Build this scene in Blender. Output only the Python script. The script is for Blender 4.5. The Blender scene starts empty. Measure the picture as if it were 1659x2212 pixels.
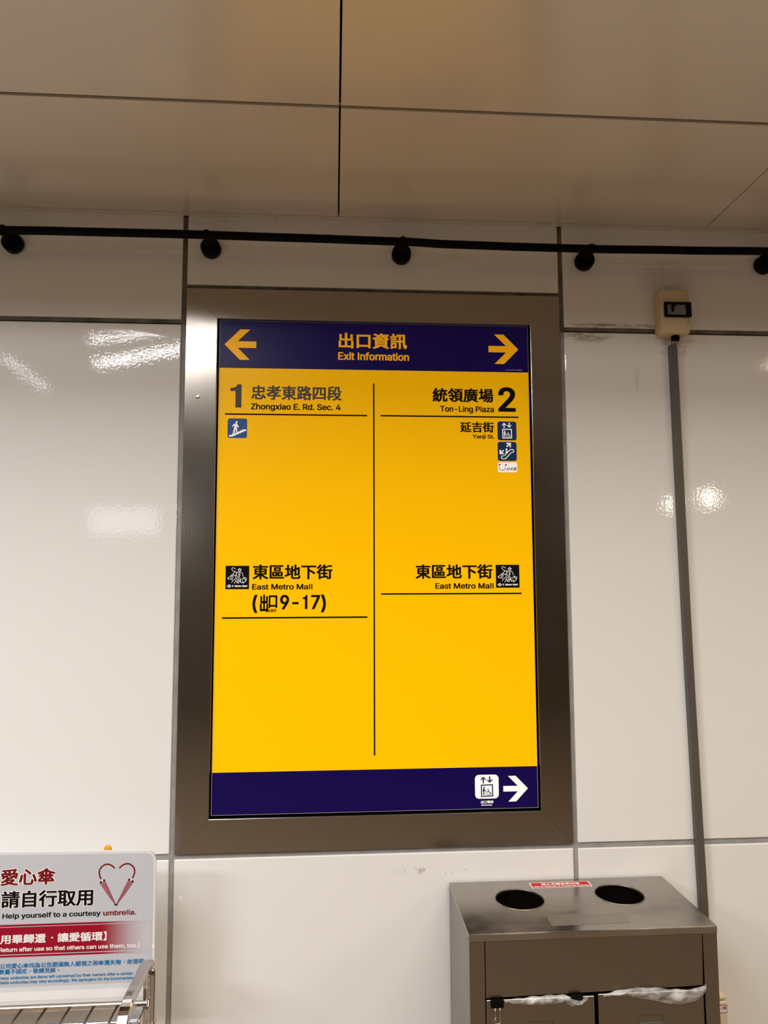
import bpy, bmesh, math, random
from mathutils import Matrix, Vector

random.seed(7)
S = bpy.context.scene
COL = S.collection

# ------------------------------------------------------------------ camera
cam = bpy.data.cameras.new('camera')
cam.sensor_fit = 'VERTICAL'
cam.sensor_height = 36.0
cam.lens = 25.854
cam.clip_start = 0.02
camo = bpy.data.objects.new('camera', cam)
COL.objects.link(camo)
R_ = Vector((0.99769228, -0.06780601, -0.00352936))
U_ = Vector((-0.0028565, -0.09385116, 0.99558214))
F_ = Vector((0.06783768, 0.99327454, 0.09382827))
camo.matrix_world = Matrix(((R_.x, U_.x, -F_.x, -0.10209), (R_.y, U_.y, -F_.y, -1.75694),
                            (R_.z, U_.z, -F_.z, 1.58), (0, 0, 0, 1)))
S.camera = camo

# ------------------------------------------------------------------ world, exposure, lamps of the hall
S.view_settings.view_transform = 'Standard'
S.view_settings.look = 'None'
S.view_settings.exposure = 0.13
S.view_settings.gamma = 1.0
S.view_settings.use_curve_mapping = False
W = bpy.data.worlds.new('world')
S.world = W
W.use_nodes = True
W.node_tree.nodes['Background'].inputs[0].default_value = (1.0, 0.9, 0.8, 1)
W.node_tree.nodes['Background'].inputs[1].default_value = 0.02


def lamp(name, loc, target, sx, sy, power, col, rot=0.0, shape='RECTANGLE'):
    l = bpy.data.lights.new(name, 'AREA')
    l.shape = shape
    l.size = sx
    l.size_y = sy
    l.energy = power
    l.color = col
    o = bpy.data.objects.new(name, l)
    COL.objects.link(o)
    d = Vector(target) - Vector(loc)
    q = d.to_track_quat('-Z', 'Y')
    o.matrix_world = Matrix.Translation(loc) @ q.to_matrix().to_4x4() @ Matrix.Rotation(rot, 4, 'Z')
    return o


def tube(name, a, b, width, power, col):
    a, b = Vector(a), Vector(b)
    m = (a + b) / 2
    d = b - a
    l = bpy.data.lights.new(name, 'AREA')
    l.shape = 'RECTANGLE'
    l.size = d.length
    l.size_y = width
    l.energy = power
    l.color = col
    o = bpy.data.objects.new(name, l)
    COL.objects.link(o)
    o.matrix_world = Matrix.Translation(m) @ Matrix.Rotation(math.atan2(d.y, d.x), 4, 'Z')
    return o

WARM = (1.0, 0.80, 0.58)
NEUT = (1.0, 0.92, 0.80)
COOL = (0.985, 0.99, 1.0)
# fluorescent tubes on the hall ceiling, left; their streaks show in the left wall panel
tube('hall_tube', (-1.71, -3.21, 3.05), (-0.65, -2.64, 3.05), 0.032, 20, COOL)
tube('hall_tube', (-1.60, -2.72, 3.05), (-0.58, -2.32, 3.05), 0.022, 7, COOL)
tube('hall_tube', (-2.26, -3.10, 3.05), (-2.30, -3.90, 3.05), 0.045, 1.5, COOL)
# ceiling lights, left brighter than right
tube('ceiling_light', (-4.6, -2.7, 3.08), (-2.9, -2.7, 3.08), 0.40, 120, COOL)
tube('ceiling_light', (-2.4, -1.65, 3.08), (-0.9, -1.65, 3.08), 0.90, 48, COOL)
tube('ceiling_light', (0.1, -1.6, 3.08), (1.6, -1.6, 3.08), 1.10, 46, NEUT)
tube('ceiling_light', (2.9, -2.7, 3.08), (4.6, -2.7, 3.08), 0.90, 56, WARM)
# two round lamps and a lit panel on the far wall
lamp('round_lamp', (3.86, -6.55, 2.46), (3.86, 0, 2.46), 0.18, 0.18, 2, NEUT, shape='DISK')
lamp('round_lamp', (4.29, -6.55, 2.54), (4.29, 0, 2.54), 0.20, 0.20, 3, NEUT, shape='DISK')
lamp('lit_panel', (-2.42, -6.55, 2.26), (-2.42, 0, 2.26), 0.75, 0.30, 2.5, COOL)


# ------------------------------------------------------------------ helpers
def tag(o, label=None, cat=None, group=None, kind=None):
    if label: o['label'] = label
    if cat: o['category'] = cat
    if group: o['group'] = group
    if kind: o['kind'] = kind
    return o


def thing(name, label, cat, loc=(0, 0, 0), group=None):
    o = bpy.data.objects.new(name, None)
    o.empty_display_size = 0.05
    COL.objects.link(o)
    o.location = loc
    return tag(o, label, cat, group)


class MB:
    """collects geometry (world coordinates) and links it as one mesh object"""
    def __init__(self):
        self.bm = bmesh.new()

    def faces_of(self, geom, mi):
        for f in geom:
            f.material_index = mi

    def box(self, x0, x1, y0, y1, z0, z1, bevel=0.0, seg=2, mi=0):
        r = bmesh.ops.create_cube(self.bm, size=1)
        vs = r['verts']
        for v in vs:
            v.co = Vector(((x0 + x1) / 2 + v.co.x * (x1 - x0), (y0 + y1) / 2 + v.co.y * (y1 - y0),
                           (z0 + z1) / 2 + v.co.z * (z1 - z0)))
        fs = set(f for v in vs for f in v.link_faces)
        self.faces_of(fs, mi)
        if bevel:
            es = list(set(e for v in vs for e in v.link_edges))
            b = bmesh.ops.bevel(self.bm, geom=es, offset=bevel, segments=seg, affect='EDGES', profile=0.5)
            self.faces_of(b['faces'], mi)
        return self

    def poly(self, pts, mi=0):
        vs = [self.bm.verts.new(p) for p in pts]
        f = self.bm.faces.new(vs)
        f.material_index = mi
        return f

    def prism(self, pts, vec, mi=0):
        vec = Vector(vec)
        a = [self.bm.verts.new(Vector(p)) for p in pts]
        b = [self.bm.verts.new(Vector(p) + vec) for p in pts]
        fs = [self.bm.faces.new(a), self.bm.faces.new(b[::-1])]
        n = len(a)
        for i in range(n):
            fs.append(self.bm.faces.new((a[i], b[i], b[(i + 1) % n], a[(i + 1) % n])))
        self.faces_of(fs, mi)
        bmesh.ops.recalc_face_normals(self.bm, faces=fs)
        return fs

    def cyl(self, p0, p1, r0, r1=None, n=32, mi=0, caps=True):
        p0, p1 = Vector(p0), Vector(p1)
        r1 = r0 if r1 is None else r1
        d = (p1 - p0).normalized()
        u = d.orthogonal().normalized()
        w = d.cross(u)
        A, B = [], []
        for i in range(n):
            t = 2 * math.pi * i / n
            k = u * math.cos(t) + w * math.sin(t)
            A.append(self.bm.verts.new(p0 + k * r0))
            B.append(self.bm.verts.new(p1 + k * r1))
        fs = []
        for i in range(n):
            fs.append(self.bm.faces.new((A[i], A[(i + 1) % n], B[(i + 1) % n], B[i])))
            fs[-1].smooth = True
        if caps:
            fs.append(self.bm.faces.new(A[::-1]))
            fs.append(self.bm.faces.new(B))
        self.faces_of(fs, mi)
        bmesh.ops.recalc_face_normals(self.bm, faces=fs)
        return self

    def lathe(self, prof, o, axis, n=40, mi=0):
        """prof: (radius, distance along axis)"""
        o, axis = Vector(o), Vector(axis).normalized()
        u = axis.orthogonal().normalized()
        w = axis.cross(u)
        rings = []
        for r, h in prof:
            if r < 1e-6:
                rings.append([self.bm.verts.new(o + axis * h)])
            else:
                rings.append([self.bm.verts.new(o + axis * h + (u * math.cos(2 * math.pi * i / n) + w * math.sin(2 * math.pi * i / n)) * r) for i in range(n)])
        fs = []
        for a, b in zip(rings, rings[1:]):
            for i in range(n):
                j = (i + 1) % n
                if len(a) == 1 and len(b) == 1: continue
                if len(a) == 1: q = (a[0], b[j], b[i])
                elif len(b) == 1: q = (a[i], a[j], b[0])
                else: q = (a[i], a[j], b[j], b[i])
                f = self.bm.faces.new(q)
                f.smooth = True
                fs.append(f)
        self.faces_of(fs, mi)
        bmesh.ops.recalc_face_normals(self.bm, faces=fs)
        return self

    def sweep(self, path, prof, right, mi=0, closed=False, smooth=False):
        """prof: list of (a,b): a along fixed 'right' vector, b along the in-plane normal"""
        right = Vector(right)
        path = [Vector(p) for p in path]
        n = len(path)
        rings = []
        for i, p in enumerate(path):
            if closed:
                t = (path[(i + 1) % n] - path[i - 1]).normalized()
            else:
                t = (path[min(i + 1, n - 1)] - path[max(i - 1, 0)]).normalized()
            nn = t.cross(right).normalized()
            rings.append([self.bm.verts.new(p + right * a + nn * b) for a, b in prof])
        m = len(prof)
        fs = []
        rng = range(n) if closed else range(n - 1)
        for i in rng:
            A, B = rings[i], rings[(i + 1) % n]
            for k in range(m):
                f = self.bm.faces.new((A[k], A[(k + 1) % m], B[(k + 1) % m], B[k]))
                f.smooth = smooth
                fs.append(f)
        if not closed:
            fs.append(self.bm.faces.new(rings[0][::-1]))
            fs.append(self.bm.faces.new(rings[-1]))
        self.faces_of(fs, mi)
        bmesh.ops.recalc_face_normals(self.bm, faces=fs)
        return self

    def add_mesh(self, me, mi=0):
        n0 = len(self.bm.faces)
        self.bm.from_mesh(me)
        bpy.data.meshes.remove(me)
        self.bm.faces.ensure_lookup_table()
        for f in self.bm.faces[n0:]:
            f.material_index = mi

    def build(self, name, mats, parent=None, label=None):
        me = bpy.data.meshes.new(name)
        self.bm.to_mesh(me)
        self.bm.free()
        for m in (mats if isinstance(mats, (list, tuple)) else [mats]):
            me.materials.append(m)
        o = bpy.data.objects.new(name, me)
        COL.objects.link(o)
        if parent is not None:
            bpy.context.view_layer.update()
            o.parent = parent
            pm = Matrix.Translation(parent.location) if parent.type == 'EMPTY' else parent.matrix_world
            o.matrix_parent_inverse = pm.inverted()
        if label: o['label'] = label
        return o


def struct(o):
    o['kind'] = 'structure'
    return o


# ---- flat print shapes: (u, v) on a plane given by map(u, v, layer)
def wall_map(y):
    return lambda u, v, k=0: Vector((u, y - 0.00025 * k, v))


class Print:
    def __init__(self, mp):
        self.m = mp
        self.mb = MB()

    def poly(self, pts, mi=0, k=1):
        a = sum(pts[i][0] * pts[(i + 1) % len(pts)][1] - pts[(i + 1) % len(pts)][0] * pts[i][1] for i in range(len(pts)))
        if a < 0: pts = pts[::-1]
        self.mb.poly([self.m(u, v, k) for u, v in pts], mi)

    def rect(self, u0, v0, u1, v1, mi=0, k=1):
        self.poly([(u0, v0), (u1, v0), (u1, v1), (u0, v1)], mi, k)

    def rrect(self, u0, v0, u1, v1, r, mi=0, k=1):
        P = []
        for cx, cy, t0 in ((u1 - r, v0 + r, -90), (u1 - r, v1 - r, 0), (u0 + r, v1 - r, 90), (u0 + r, v0 + r, 180)):
            for j in range(9):
                t = math.radians(t0 + j * 90 / 8)
                P.append((cx + r * math.cos(t), cy + r * math.sin(t)))
        self.poly(P, mi, k)

    def disc(self, u, v, r, mi=0, k=1, sx=1.0, rot=0.0):
        P = []
        for j in range(24):
            t = 2 * math.pi * j / 24
            a, b = r * sx * math.cos(t), r * math.sin(t)
            P.append((u + a * math.cos(rot) - b * math.sin(rot), v + a * math.sin(rot) + b * math.cos(rot)))
        self.poly(P, mi, k)

    def stroke(self, pts, w, mi=0, k=1, closed=False):
        n = len(pts)
        L, Rr = [], []
        for i in range(n):
            if closed:
                a, b = pts[i - 1], pts[(i + 1) % n]
            else:
                a, b = pts[max(i - 1, 0)], pts[min(i + 1, n - 1)]
            dx, dy = b[0] - a[0], b[1] - a[1]
            l = math.hypot(dx, dy) or 1e-9
            nx, ny = -dy / l * w / 2, dx / l * w / 2
            # mitre
            if closed or 0 < i < n - 1:
                e = pts[(i + 1) % n]
                ex, ey = e[0] - pts[i][0], e[1] - pts[i][1]
                el = math.hypot(ex, ey) or 1e-9
                c = max(0.45, abs((ex * dx + ey * dy) / (el * l)))
                nx, ny = nx / c, ny / c
            L.append((pts[i][0] + nx, pts[i][1] + ny))
            Rr.append((pts[i][0] - nx, pts[i][1] - ny))
        for i in range(n if closed else n - 1):
            j = (i + 1) % n
            self.poly([Rr[i], Rr[j], L[j], L[i]], mi, k)

    def build(self, name, mats, parent, label=None):
        return self.mb.build(name, mats, parent, label)


# ---- lettering: outlines of the letters used on the signs, by character number: advance in 1/1000 em,
# loops as x, y steps in 1/400 em (second list: the wider outline of the white edge)
GLYPHS = {
20986: (1000, [[315,-38,6,-2,40,0,7,2,2,2,0,177,-7,4,-37,0,-9,-1,-3,-3,-1,-110,-82,-1,-3,2,0,120,3,1,116,0,6,2,0,151,-6,2,-40,0,-9,-3,0,-105,-69,-1,-2,142,-7,3,-46,-1,-3,-2,0,-4,0,-137,-64,-1,-4,1,-1,105,-8,3,-38,0,-6,-2,-2,-5,1,-145,7,-3,114,0,1,-121,-3,-2,-80,0,-2,111,-7,4,-46,-1,-3,-3,0,-4,1,-152,8,-2,272,0,3,-2]]),
21475: (1000, [[40,-29,11,-1,35,0,7,1,2,33,210,0,2,-28,3,-4,44,-1,7,3,1,326,-10,2,-304,0,-8,-2,-1,-322],[95,51,0,204,210,0,1,-204]]),
36039: (1000, [[33,-38,6,-2,13,1,32,9,48,18,45,22,2,5,-1,8,2,1,49,0,2,-1,-5,-4,0,-4,1,-7,2,-2,63,-23,50,-22,17,1,30,19,0,8,-2,5,-75,29,28,1,5,3,0,154,22,2,18,25,-1,9,-2,2,-33,8,-22,9,16,2,18,21,24,38,0,8,-2,4,-26,7,-126,-1,4,13,-1,11,-31,5,-12,0,-4,-1,-17,-28,-21,-25,-2,13,-19,9,-68,23,-12,1,-7,-2,-14,-23,-1,-8,3,-4,42,-15,50,-21,-111,-33,-3,-3,0,-10,13,-28,17,-1,23,6,1,-167,6,-3,31,-1,-38,-12,-50,-13,0,-13],[115,61,-1,2,1,9,175,0,1,-3,-1,-8],[115,108,-1,5,1,6,176,-1,-1,-10],[115,155,-1,3,1,7,176,-1,-1,-9],[88,203,-2,1,40,13,0,-7,5,-6,-3,-2],[214,203,-1,1,19,11,20,15,37,-26,-6,-2],[149,227,-2,2,-1,15,7,-3,15,1,17,13,18,21,20,0,-7,-12,-21,-17,-17,-9],[294,254,-15,13,2,9,30,0,-14,-17,-1,-6]]),
35338: (1000, [[207,-38,5,-2,38,0,6,2,2,2,0,164,3,1,41,-1,3,-59,5,-38,6,-29,11,-23,16,-12,10,-2,17,1,10,4,10,15,7,30,2,27,-20,24,-19,0,-2,3,-4,78,1,171,-4,3,-4,1,-185,-1,-5,-1,-1,-4,0,-34,2,-4,-34,-2,-4,2,4,4,-1,10,-28,51,-5,3,-16,-1,-23,-13,-1,-6,0,-6,23,-42,-63,-2,-3,-5,0,-33,3,-3,6,0,154,0,4,2,2,3,0,31,-3,5,31,0,2,-3,-1,-98,-47,-1,-9,-3,-122,-1,-4,-4,0,-31,2,-3,6,-2,120,0,55,-2,0,-162],[25,-34,42,-1,3,3,1,15,2,1,80,0,7,2,0,130,-9,2,-116,0,-11,-2,-1,-144],[71,27,0,49,40,0,1,-49],[259,174,-1,102,43,0,0,-101],[29,183,126,0,5,4,0,34,-9,3,-124,-1,-4,-4,0,-30,1,-4]]),
24544: (1000, [[140,-31,28,-1,88,0,30,3,12,7,10,15,5,14,4,30,28,-45,16,-1,32,18,0,11,-12,21,-51,71,-19,1,-29,-15,1,-11,22,-31,-21,9,-17,-2,-4,14,-40,36,3,4,1,36,124,0,9,2,1,134,-2,6,-8,1,-122,0,-3,2,-1,44,-5,2,-37,0,-7,0,-3,-4,-1,-42,-2,-2,-120,0,-8,-2,0,-139,8,-2,122,0,0,-24,-21,-15,-44,-1,-2,-2,-2,-13,-3,3,-29,11,-17,-1,-25,-61,-24,-38,0,-11,32,-15,17,0,23,38,26,65,1,-6,0,-67,3,-23,4,-9,6,-6,9,-5],[166,13,-6,3,-1,4,0,76,30,-23,31,-30,19,0,26,20,0,-1,-4,-38,-3,-7,-4,-3],[94,197,0,55,78,0,0,-55],[227,197,0,55,79,0,0,-53,-1,-2]]),
23389: (1000, [[130,-38,8,-2,59,2,21,3,10,6,5,6,4,11,2,59,141,1,7,3,0,35,-3,5,-122,0,-5,2,45,24,35,24,0,11,-20,18,-9,1,-17,-1,-73,1,27,18,137,0,8,2,2,34,-1,5,-3,1,-82,1,-4,2,35,34,29,31,2,11,-3,4,-25,14,-15,1,-6,-3,-24,-26,-90,0,-2,3,0,36,-2,4,-44,1,-5,-1,-2,-4,0,-36,-2,-3,-97,0,-6,-1,-2,-2,0,-34,2,-5,103,-1,2,-2,0,-21,-2,-2,-133,0,-5,-2,-1,-5,0,-31,4,-5,137,-1,-33,-18,-26,-1,-2,-3,-2,-11,-82,-34,-3,-5,1,-8,20,-26,16,-2,0,-27,4,-4,141,-1,1,-44,-60,0,-6,-2,-1,-10],[70,93,76,35,74,0,5,-2,-39,-16,-2,-18,-107,-1],[205,232,-2,2,1,23,46,0,-30,-24]]),
26481: (1000, [[173,-39,5,-1,23,0,19,0,5,1,2,87,29,-25,37,-26,41,-22,21,-9,13,-1,6,2,21,26,2,8,-2,5,-39,17,-28,14,-30,19,-30,23,81,1,6,4,0,157,-8,3,-121,2,0,14,3,1,156,1,3,5,-1,38,-9,1,-151,1,-1,31,-1,5,-24,1,-28,-1,-1,-5,0,-29,-2,-3,-147,0,-7,-1,-2,-38,4,-5,152,-1,1,-1,1,-14,-116,-2,-6,-3,0,-157,6,-4,75,-1,-30,-23,-24,-15,-31,-18,-40,-17,-1,-11,22,-27,6,-2,13,1,31,14,29,16,37,26,27,23,2,-2],[103,121,0,22,68,0,0,-22],[227,121,0,22,74,0,-1,-22],[103,182,0,22,67,0,2,-3,-1,-18],[227,182,0,22,73,0,0,-22]]),
36335: (1000, [[190,-38,6,-2,40,1,4,3,1,11,1,0,74,0,2,-11,6,-2,38,0,7,2,1,122,12,5,19,25,0,10,-51,28,-36,27,21,30,15,27,18,44,0,11,-4,3,-21,9,-69,-1,-2,1,7,21,-1,9,-31,9,-15,1,-5,-4,-22,-52,-26,-42,-1,4,0,71,-3,5,-149,-1,-2,-6,0,-128,2,-3,4,-1,50,0,0,-146,-2,-2,-5,0,-1,124,-6,3,-40,-2,-2,-5,0,-130,-3,-2,-14,-3,-4,-4,6,-38,4,-3,15,0,158,39,1,17,-4,23,-16,2,-34,-8,-1,2,0,46,1,2,19,0,15,-19,21,0],[242,18,-2,3,1,57,76,0,0,-59],[253,122,25,21,26,-21],[183,138,-3,7,-3,1,-45,2,1,40,40,0,6,-5,15,0,9,7,18,22,2,0,20,-29,-1,-2,-25,-21],[278,222,-12,17,-11,21,45,-1],[76,231,-2,3,0,48,2,2,49,0,1,-2,0,-50]]),
22235: (1000, [[24,-25,9,-2,42,1,2,3,1,25,1,1,240,0,2,-1,0,-21,2,-4,45,-1,6,2,2,5,-1,324,-9,3,-333,0,-9,-2,-1,-327],[79,49,-1,1,0,11,1,2,19,0,23,14,20,18,14,19,11,25,8,27,4,32,4,65,32,0,0,-118,2,-21,2,-10,10,-13,15,-6,76,0,2,-2,0,-43],[79,112,-1,2,0,149,50,1,-2,-54,-4,-25,-6,-23,-8,-19,-12,-16],[269,137,-3,10,0,116,53,1,2,-3,-1,-122,-13,-2]]),
27573: (1000, [[162,-40,17,-2,30,9,33,15,32,19,44,-25,40,-15,17,1,21,27,0,9,-2,4,-42,14,-38,22,20,27,16,30,16,48,1,8,-2,5,-24,8,-129,0,16,17,17,29,8,30,2,46,2,1,30,-1,1,-80,3,-15,7,-10,10,-5,19,-2,50,0,13,3,3,2,-1,31,-2,5,-9,1,-42,-1,0,109,-2,4,-38,2,-94,-2,-2,-4,0,-59,-2,-17,-11,-27,-11,-15,-1,36,-3,4,-84,1,-3,1,0,26,2,2,60,18,39,15,0,13,-25,23,-18,1,-48,-20,-60,-18,-2,-3,-1,-229,-33,-7,-1,-10,6,-30,6,-3,21,1,1,-57,3,-4,48,0,2,4,1,66,92,16,4,3,1,4,-2,31,-5,4,-12,0,-78,-11,-1,37,87,2,13,-2,24,-49,24,-33,-38,-21,-52,-19,0,-11],[274,73,-17,22,-13,25,58,0,-13,-25],[89,166,0,36,86,1,-18,-18,1,-9,12,-10,-1,-1]]),
32113: (1000, [[143,-40,6,-2,12,0,27,15,22,18,12,15,10,19,8,25,8,55,1,40,-2,3,-6,3,88,9,15,-25,7,-2,12,1,27,15,0,11,-8,14,-49,72,53,3,2,4,0,27,-2,10,-88,2,-2,1,-25,50,-17,2,-28,-9,-4,-3,0,-9,15,-32,-80,-1,-5,-3,-1,-14,-15,8,-17,-1,-29,-50,-9,-1,-1,1,39,69,10,20,0,6,-2,7,-29,11,-15,1,-5,-2,-20,-45,-21,-38,-19,-28,-16,-13,0,-9,12,-31,15,-1,28,5,-33,-40,-19,-15,0,-8,10,-30,9,-4,-2,-4,-8,-48,-11,-45,-1,-8,2,-4,25,-9,18,1,9,27,10,50,7,-65,6,-3,13,0,27,7,0,34,4,-13,18,-2,-16,-8,-1,-9,1,-4,9,-9],[294,-30,59,-1,21,4,8,6,4,6,7,25,2,43,-28,14,-6,1,-10,-1,-5,-3,-1,-39,-3,-12,-2,-1,-19,1,0,130,-1,4,-5,2,-40,0,-6,-4,0,-130,1,-21,7,-15,6,-5],[167,25,-19,61,27,11,1,10,-9,34,30,4,-4,-55,-3,-21,-7,-21,-8,-14],[58,84,-23,4,8,3,80,14,1,-2,0,-6,-20,-6,-4,-3,-10,0,-26,-5],[92,145,12,16,2,1,6,-15],[153,181,-7,11,-18,2,33,52,53,1,-35,-49,-9,-7,-15,-6],[245,195,-1,1,1,2,34,49,22,-1,-16,-8,-1,-9,18,-28]]),
38936: (1000, [[162,-40,5,-1,12,0,15,5,30,15,31,20,20,18,-1,11,-10,6,2,2,29,0,2,-2,-11,-8,0,-13,34,-24,36,-29,19,-1,25,19,1,10,-2,4,-23,19,-34,23,2,2,31,0,5,4,-1,218,-6,4,-69,0,-3,1,7,20,82,1,2,5,0,29,-2,6,-219,1,-2,-3,-1,-8,0,-25,3,-5,79,-2,-5,-20,-55,-1,-5,-2,-1,-5,-56,56,5,12,-1,11,-22,14,-17,0,-2,-1,-19,-36,-22,-34,-24,-29,-26,-24,0,-12,16,-25,3,-2,17,1,26,23,15,-20,16,-30,-72,-2,-2,-6,0,-30,1,-4,8,-2,97,0,-28,-49,-27,19,-17,0,-21,-21,0,-12,23,-18,22,-20,19,-21,15,-21,7,-2,13,1,11,11],[154,-1,-6,12,-13,17,28,46,21,44,0,-78,4,-3,25,-1,3,-2,-26,-18],[236,76,0,22,89,1,3,-2,-1,-21],[236,138,0,22,91,0,1,-2,-1,-20],[184,149,-17,10,-37,-1,10,9,1,8,-12,25,-25,36,-19,2,19,27,33,-35,24,-30,16,-1,5,1,2,3],[236,200,0,21,89,0,3,-2,-1,-19]]),
24291: (1000, [[82,-40,19,-1,99,39,16,9,-1,10,-7,6,21,1,24,-1,-5,-10,1,-6,3,-4,103,-44,15,-1,5,2,16,23,0,11,-69,29,33,1,7,4,0,124,-7,4,-99,0,0,2,3,2,124,0,6,2,1,32,-3,5,-78,1,-1,2,0,9,3,1,55,0,8,3,0,32,-1,4,-7,1,-57,0,-1,14,3,2,76,1,2,3,1,25,0,9,-3,3,-143,2,-14,32,-14,3,-37,-9,-1,-10,5,-15,-2,-2,-133,0,-8,-2,-1,-144,-6,-73,-11,-51,-9,-25,-12,-23,-1,-9,3,-4,25,-15,16,-1,5,4,14,27,2,-11],[65,-7,-1,3,14,46,6,32,8,85,110,0,1,-1,-1,-2,-91,0,-7,-2,-2,-6,1,-120,6,-4,30,-1,-70,-27],[155,60,-1,10,1,2,48,0,0,-11,-1,-1],[256,61,0,11,53,0,0,-11,-2,-1],[155,108,-1,4,1,7,48,-1,0,-8,-1,-2],[256,108,0,11,53,-1,0,-8,-2,-2],[92,200,0,13,55,-1,3,-1,-1,-11],[204,200,-2,9,2,3,50,0,2,-1,0,-11],[92,252,0,15,57,1,1,-2,-1,-14],[204,252,-2,9,2,7,50,0,2,-2,0,-13]]),
22580: (1000, [[221,-40,5,-2,15,1,29,28,6,-23,5,-3,57,1,10,3,11,6,10,16,6,26,6,37,5,66,-1,8,-5,2,-158,0,6,11,164,1,3,1,1,4,0,34,-8,3,-263,0,-5,-5,0,-32,2,-4,5,-2,41,0,-16,-20,-4,15,-4,2,-15,0,-20,-8,-1,84,2,2,34,0,7,3,0,40,-5,3,-37,1,-2,80,-5,2,-42,0,-3,-2,-1,-4,0,-76,-41,-1,-4,-1,-2,-4,1,-38,5,-2,38,-1,3,-2,0,-109,-53,-23,-1,-11,12,-31,6,-3,14,1,61,30,3,-5,21,-19,19,-1,29,22,23,23,11,0,-18,-23,-20,-21,-18,-15,-25,-17,1,-12,20,-19,18,-2,31,23,27,27,25,32,17,27,11,0,-10,-21,-19,-31,-19,-22,-24,-21,1,-12],[295,2,-12,2,25,43,15,36,2,1,6,0,-5,-44,-6,-30,-8,-9],[161,187,8,-1,137,0,53,0,7,1,2,7,-2,136,-5,2,-15,0,-177,0,-8,-2,-1,-136],[211,225,0,15,103,0,2,-2,-2,-13],[211,279,0,14,2,0,103,0,0,-13,-4,-2]]),
24310: (1000, [[25,-41,11,-2,10,2,24,19,27,30,22,-14,20,-8,46,-11,25,-3,53,-2,114,0,8,2,14,31,0,8,-3,4,-148,1,-42,3,-40,10,-18,8,-24,14,-2,2,14,38,10,36,7,40,3,27,-3,5,-20,5,-34,0,-3,1,28,48,21,42,10,-29,3,-2,15,-1,75,9,-1,-187,-33,0,-1,145,-7,2,-36,0,-6,-1,-2,-3,1,-185,10,-3,216,2,2,3,1,17,0,17,-3,5,-86,1,-1,2,0,80,1,2,78,0,4,1,3,3,0,34,-3,5,-82,1,-1,3,0,65,1,2,59,13,19,6,4,4,-1,11,-22,23,-4,2,-15,0,-38,-11,-48,-11,-110,-16,-2,6,-23,13,-13,0,-10,-4,-82,0,-8,-2,-1,-36,2,-4,66,-3,-21,-39,-19,-28,-11,-12,-11,-7,-1,-10,13,-26,6,-2,12,0,13,10,41,-1,-9,-38,-5,-17,-2,-1,-16,41,-3,2,-17,0,-25,-10,-2,-3,1,-10,12,-32,12,-25,12,-19,-22,-29,-32,-26,0,-12,13,-10]]),
21513: (1000, [[61,-42,6,-2,44,1,3,3,2,16,170,0,2,-1,0,-15,4,-4,49,1,3,5,-1,162,-9,3,-271,-1,-3,-2,0,-4],[116,20,0,63,172,-1,0,-61,-2,-1],[42,156,320,0,3,2,1,4,0,34,-2,3,-135,2,-2,1,0,40,156,2,3,4,0,36,-3,3,-4,1,-152,0,-1,53,-3,3,-6,0,-38,0,-7,-2,-2,-54,-153,-1,-4,-3,0,-21,0,-15,4,-4,155,-2,0,-40,-2,-1,-124,0,-6,-2,-2,-3,0,-34,1,-4]]),
34903: (1000, [[49,-39,8,-2,40,1,2,3,2,27,17,-1,132,17,2,-1,-2,-4,1,-8,9,-30,3,-3,59,1,17,4,10,7,7,10,2,15,0,170,2,3,29,0,6,2,1,38,-2,2,-7,2,-168,1,-1,34,3,2,48,1,2,4,1,21,2,0,113,1,3,5,-1,36,-8,2,-110,0,-5,-4,-1,-23,-44,0,-3,2,-1,46,-7,2,-40,0,-5,-4,-1,-46,-44,0,-7,-2,-2,-31,-12,3,-14,-2,-18,-34,-21,-29,-24,-27,-27,-28,1,-10,19,-27,17,-1,14,12,2,-1,0,-152],[265,7,17,3,4,3,0,36,-4,3,-13,1,-50,-6,-1,38,3,2,53,1,2,4,0,34,-2,3,-5,1,-50,0,0,41,84,-1,2,-3,0,-160,-4,-1],[101,33,-1,2,0,145,3,7,2,-13,2,-3,58,-2,-1,-38,-55,-2,-2,-4,-1,-17,1,-16,2,-4,55,-2,1,-45],[122,215,-1,1,13,25,1,9,29,1,0,-36],[18,226,11,-1,10,1,35,31,22,26,19,25,8,13,-1,11,-32,12,-12,0,-5,-2,-14,-21,-17,-21,-41,-40,0,-11]]),
21312: (1000, [[26,-19,9,-2,303,0,42,0,7,2,1,38,-2,2,-4,2,-301,0,-3,2,1,257,286,0,4,2,2,4,-2,36,-6,2,-25,0,-303,0,-8,-2,-2,-6],[92,38,116,-1,8,1,2,6,0,105,-2,6,-63,2,-62,-2,-2,-6,0,-105,1,-4],[224,38,120,-1,9,2,1,110,-2,6,-27,2,-94,0,-8,-2,-2,-6,0,-105,1,-4],[140,75,-2,3,2,40,28,0,0,-43],[273,75,-2,3,1,40,30,0,1,-43],[135,168,169,0,2,6,-1,97,-9,2,-160,-1,-3,-5,0,-93],[186,205,0,30,64,0,3,-2,-1,-28]]),
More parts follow.
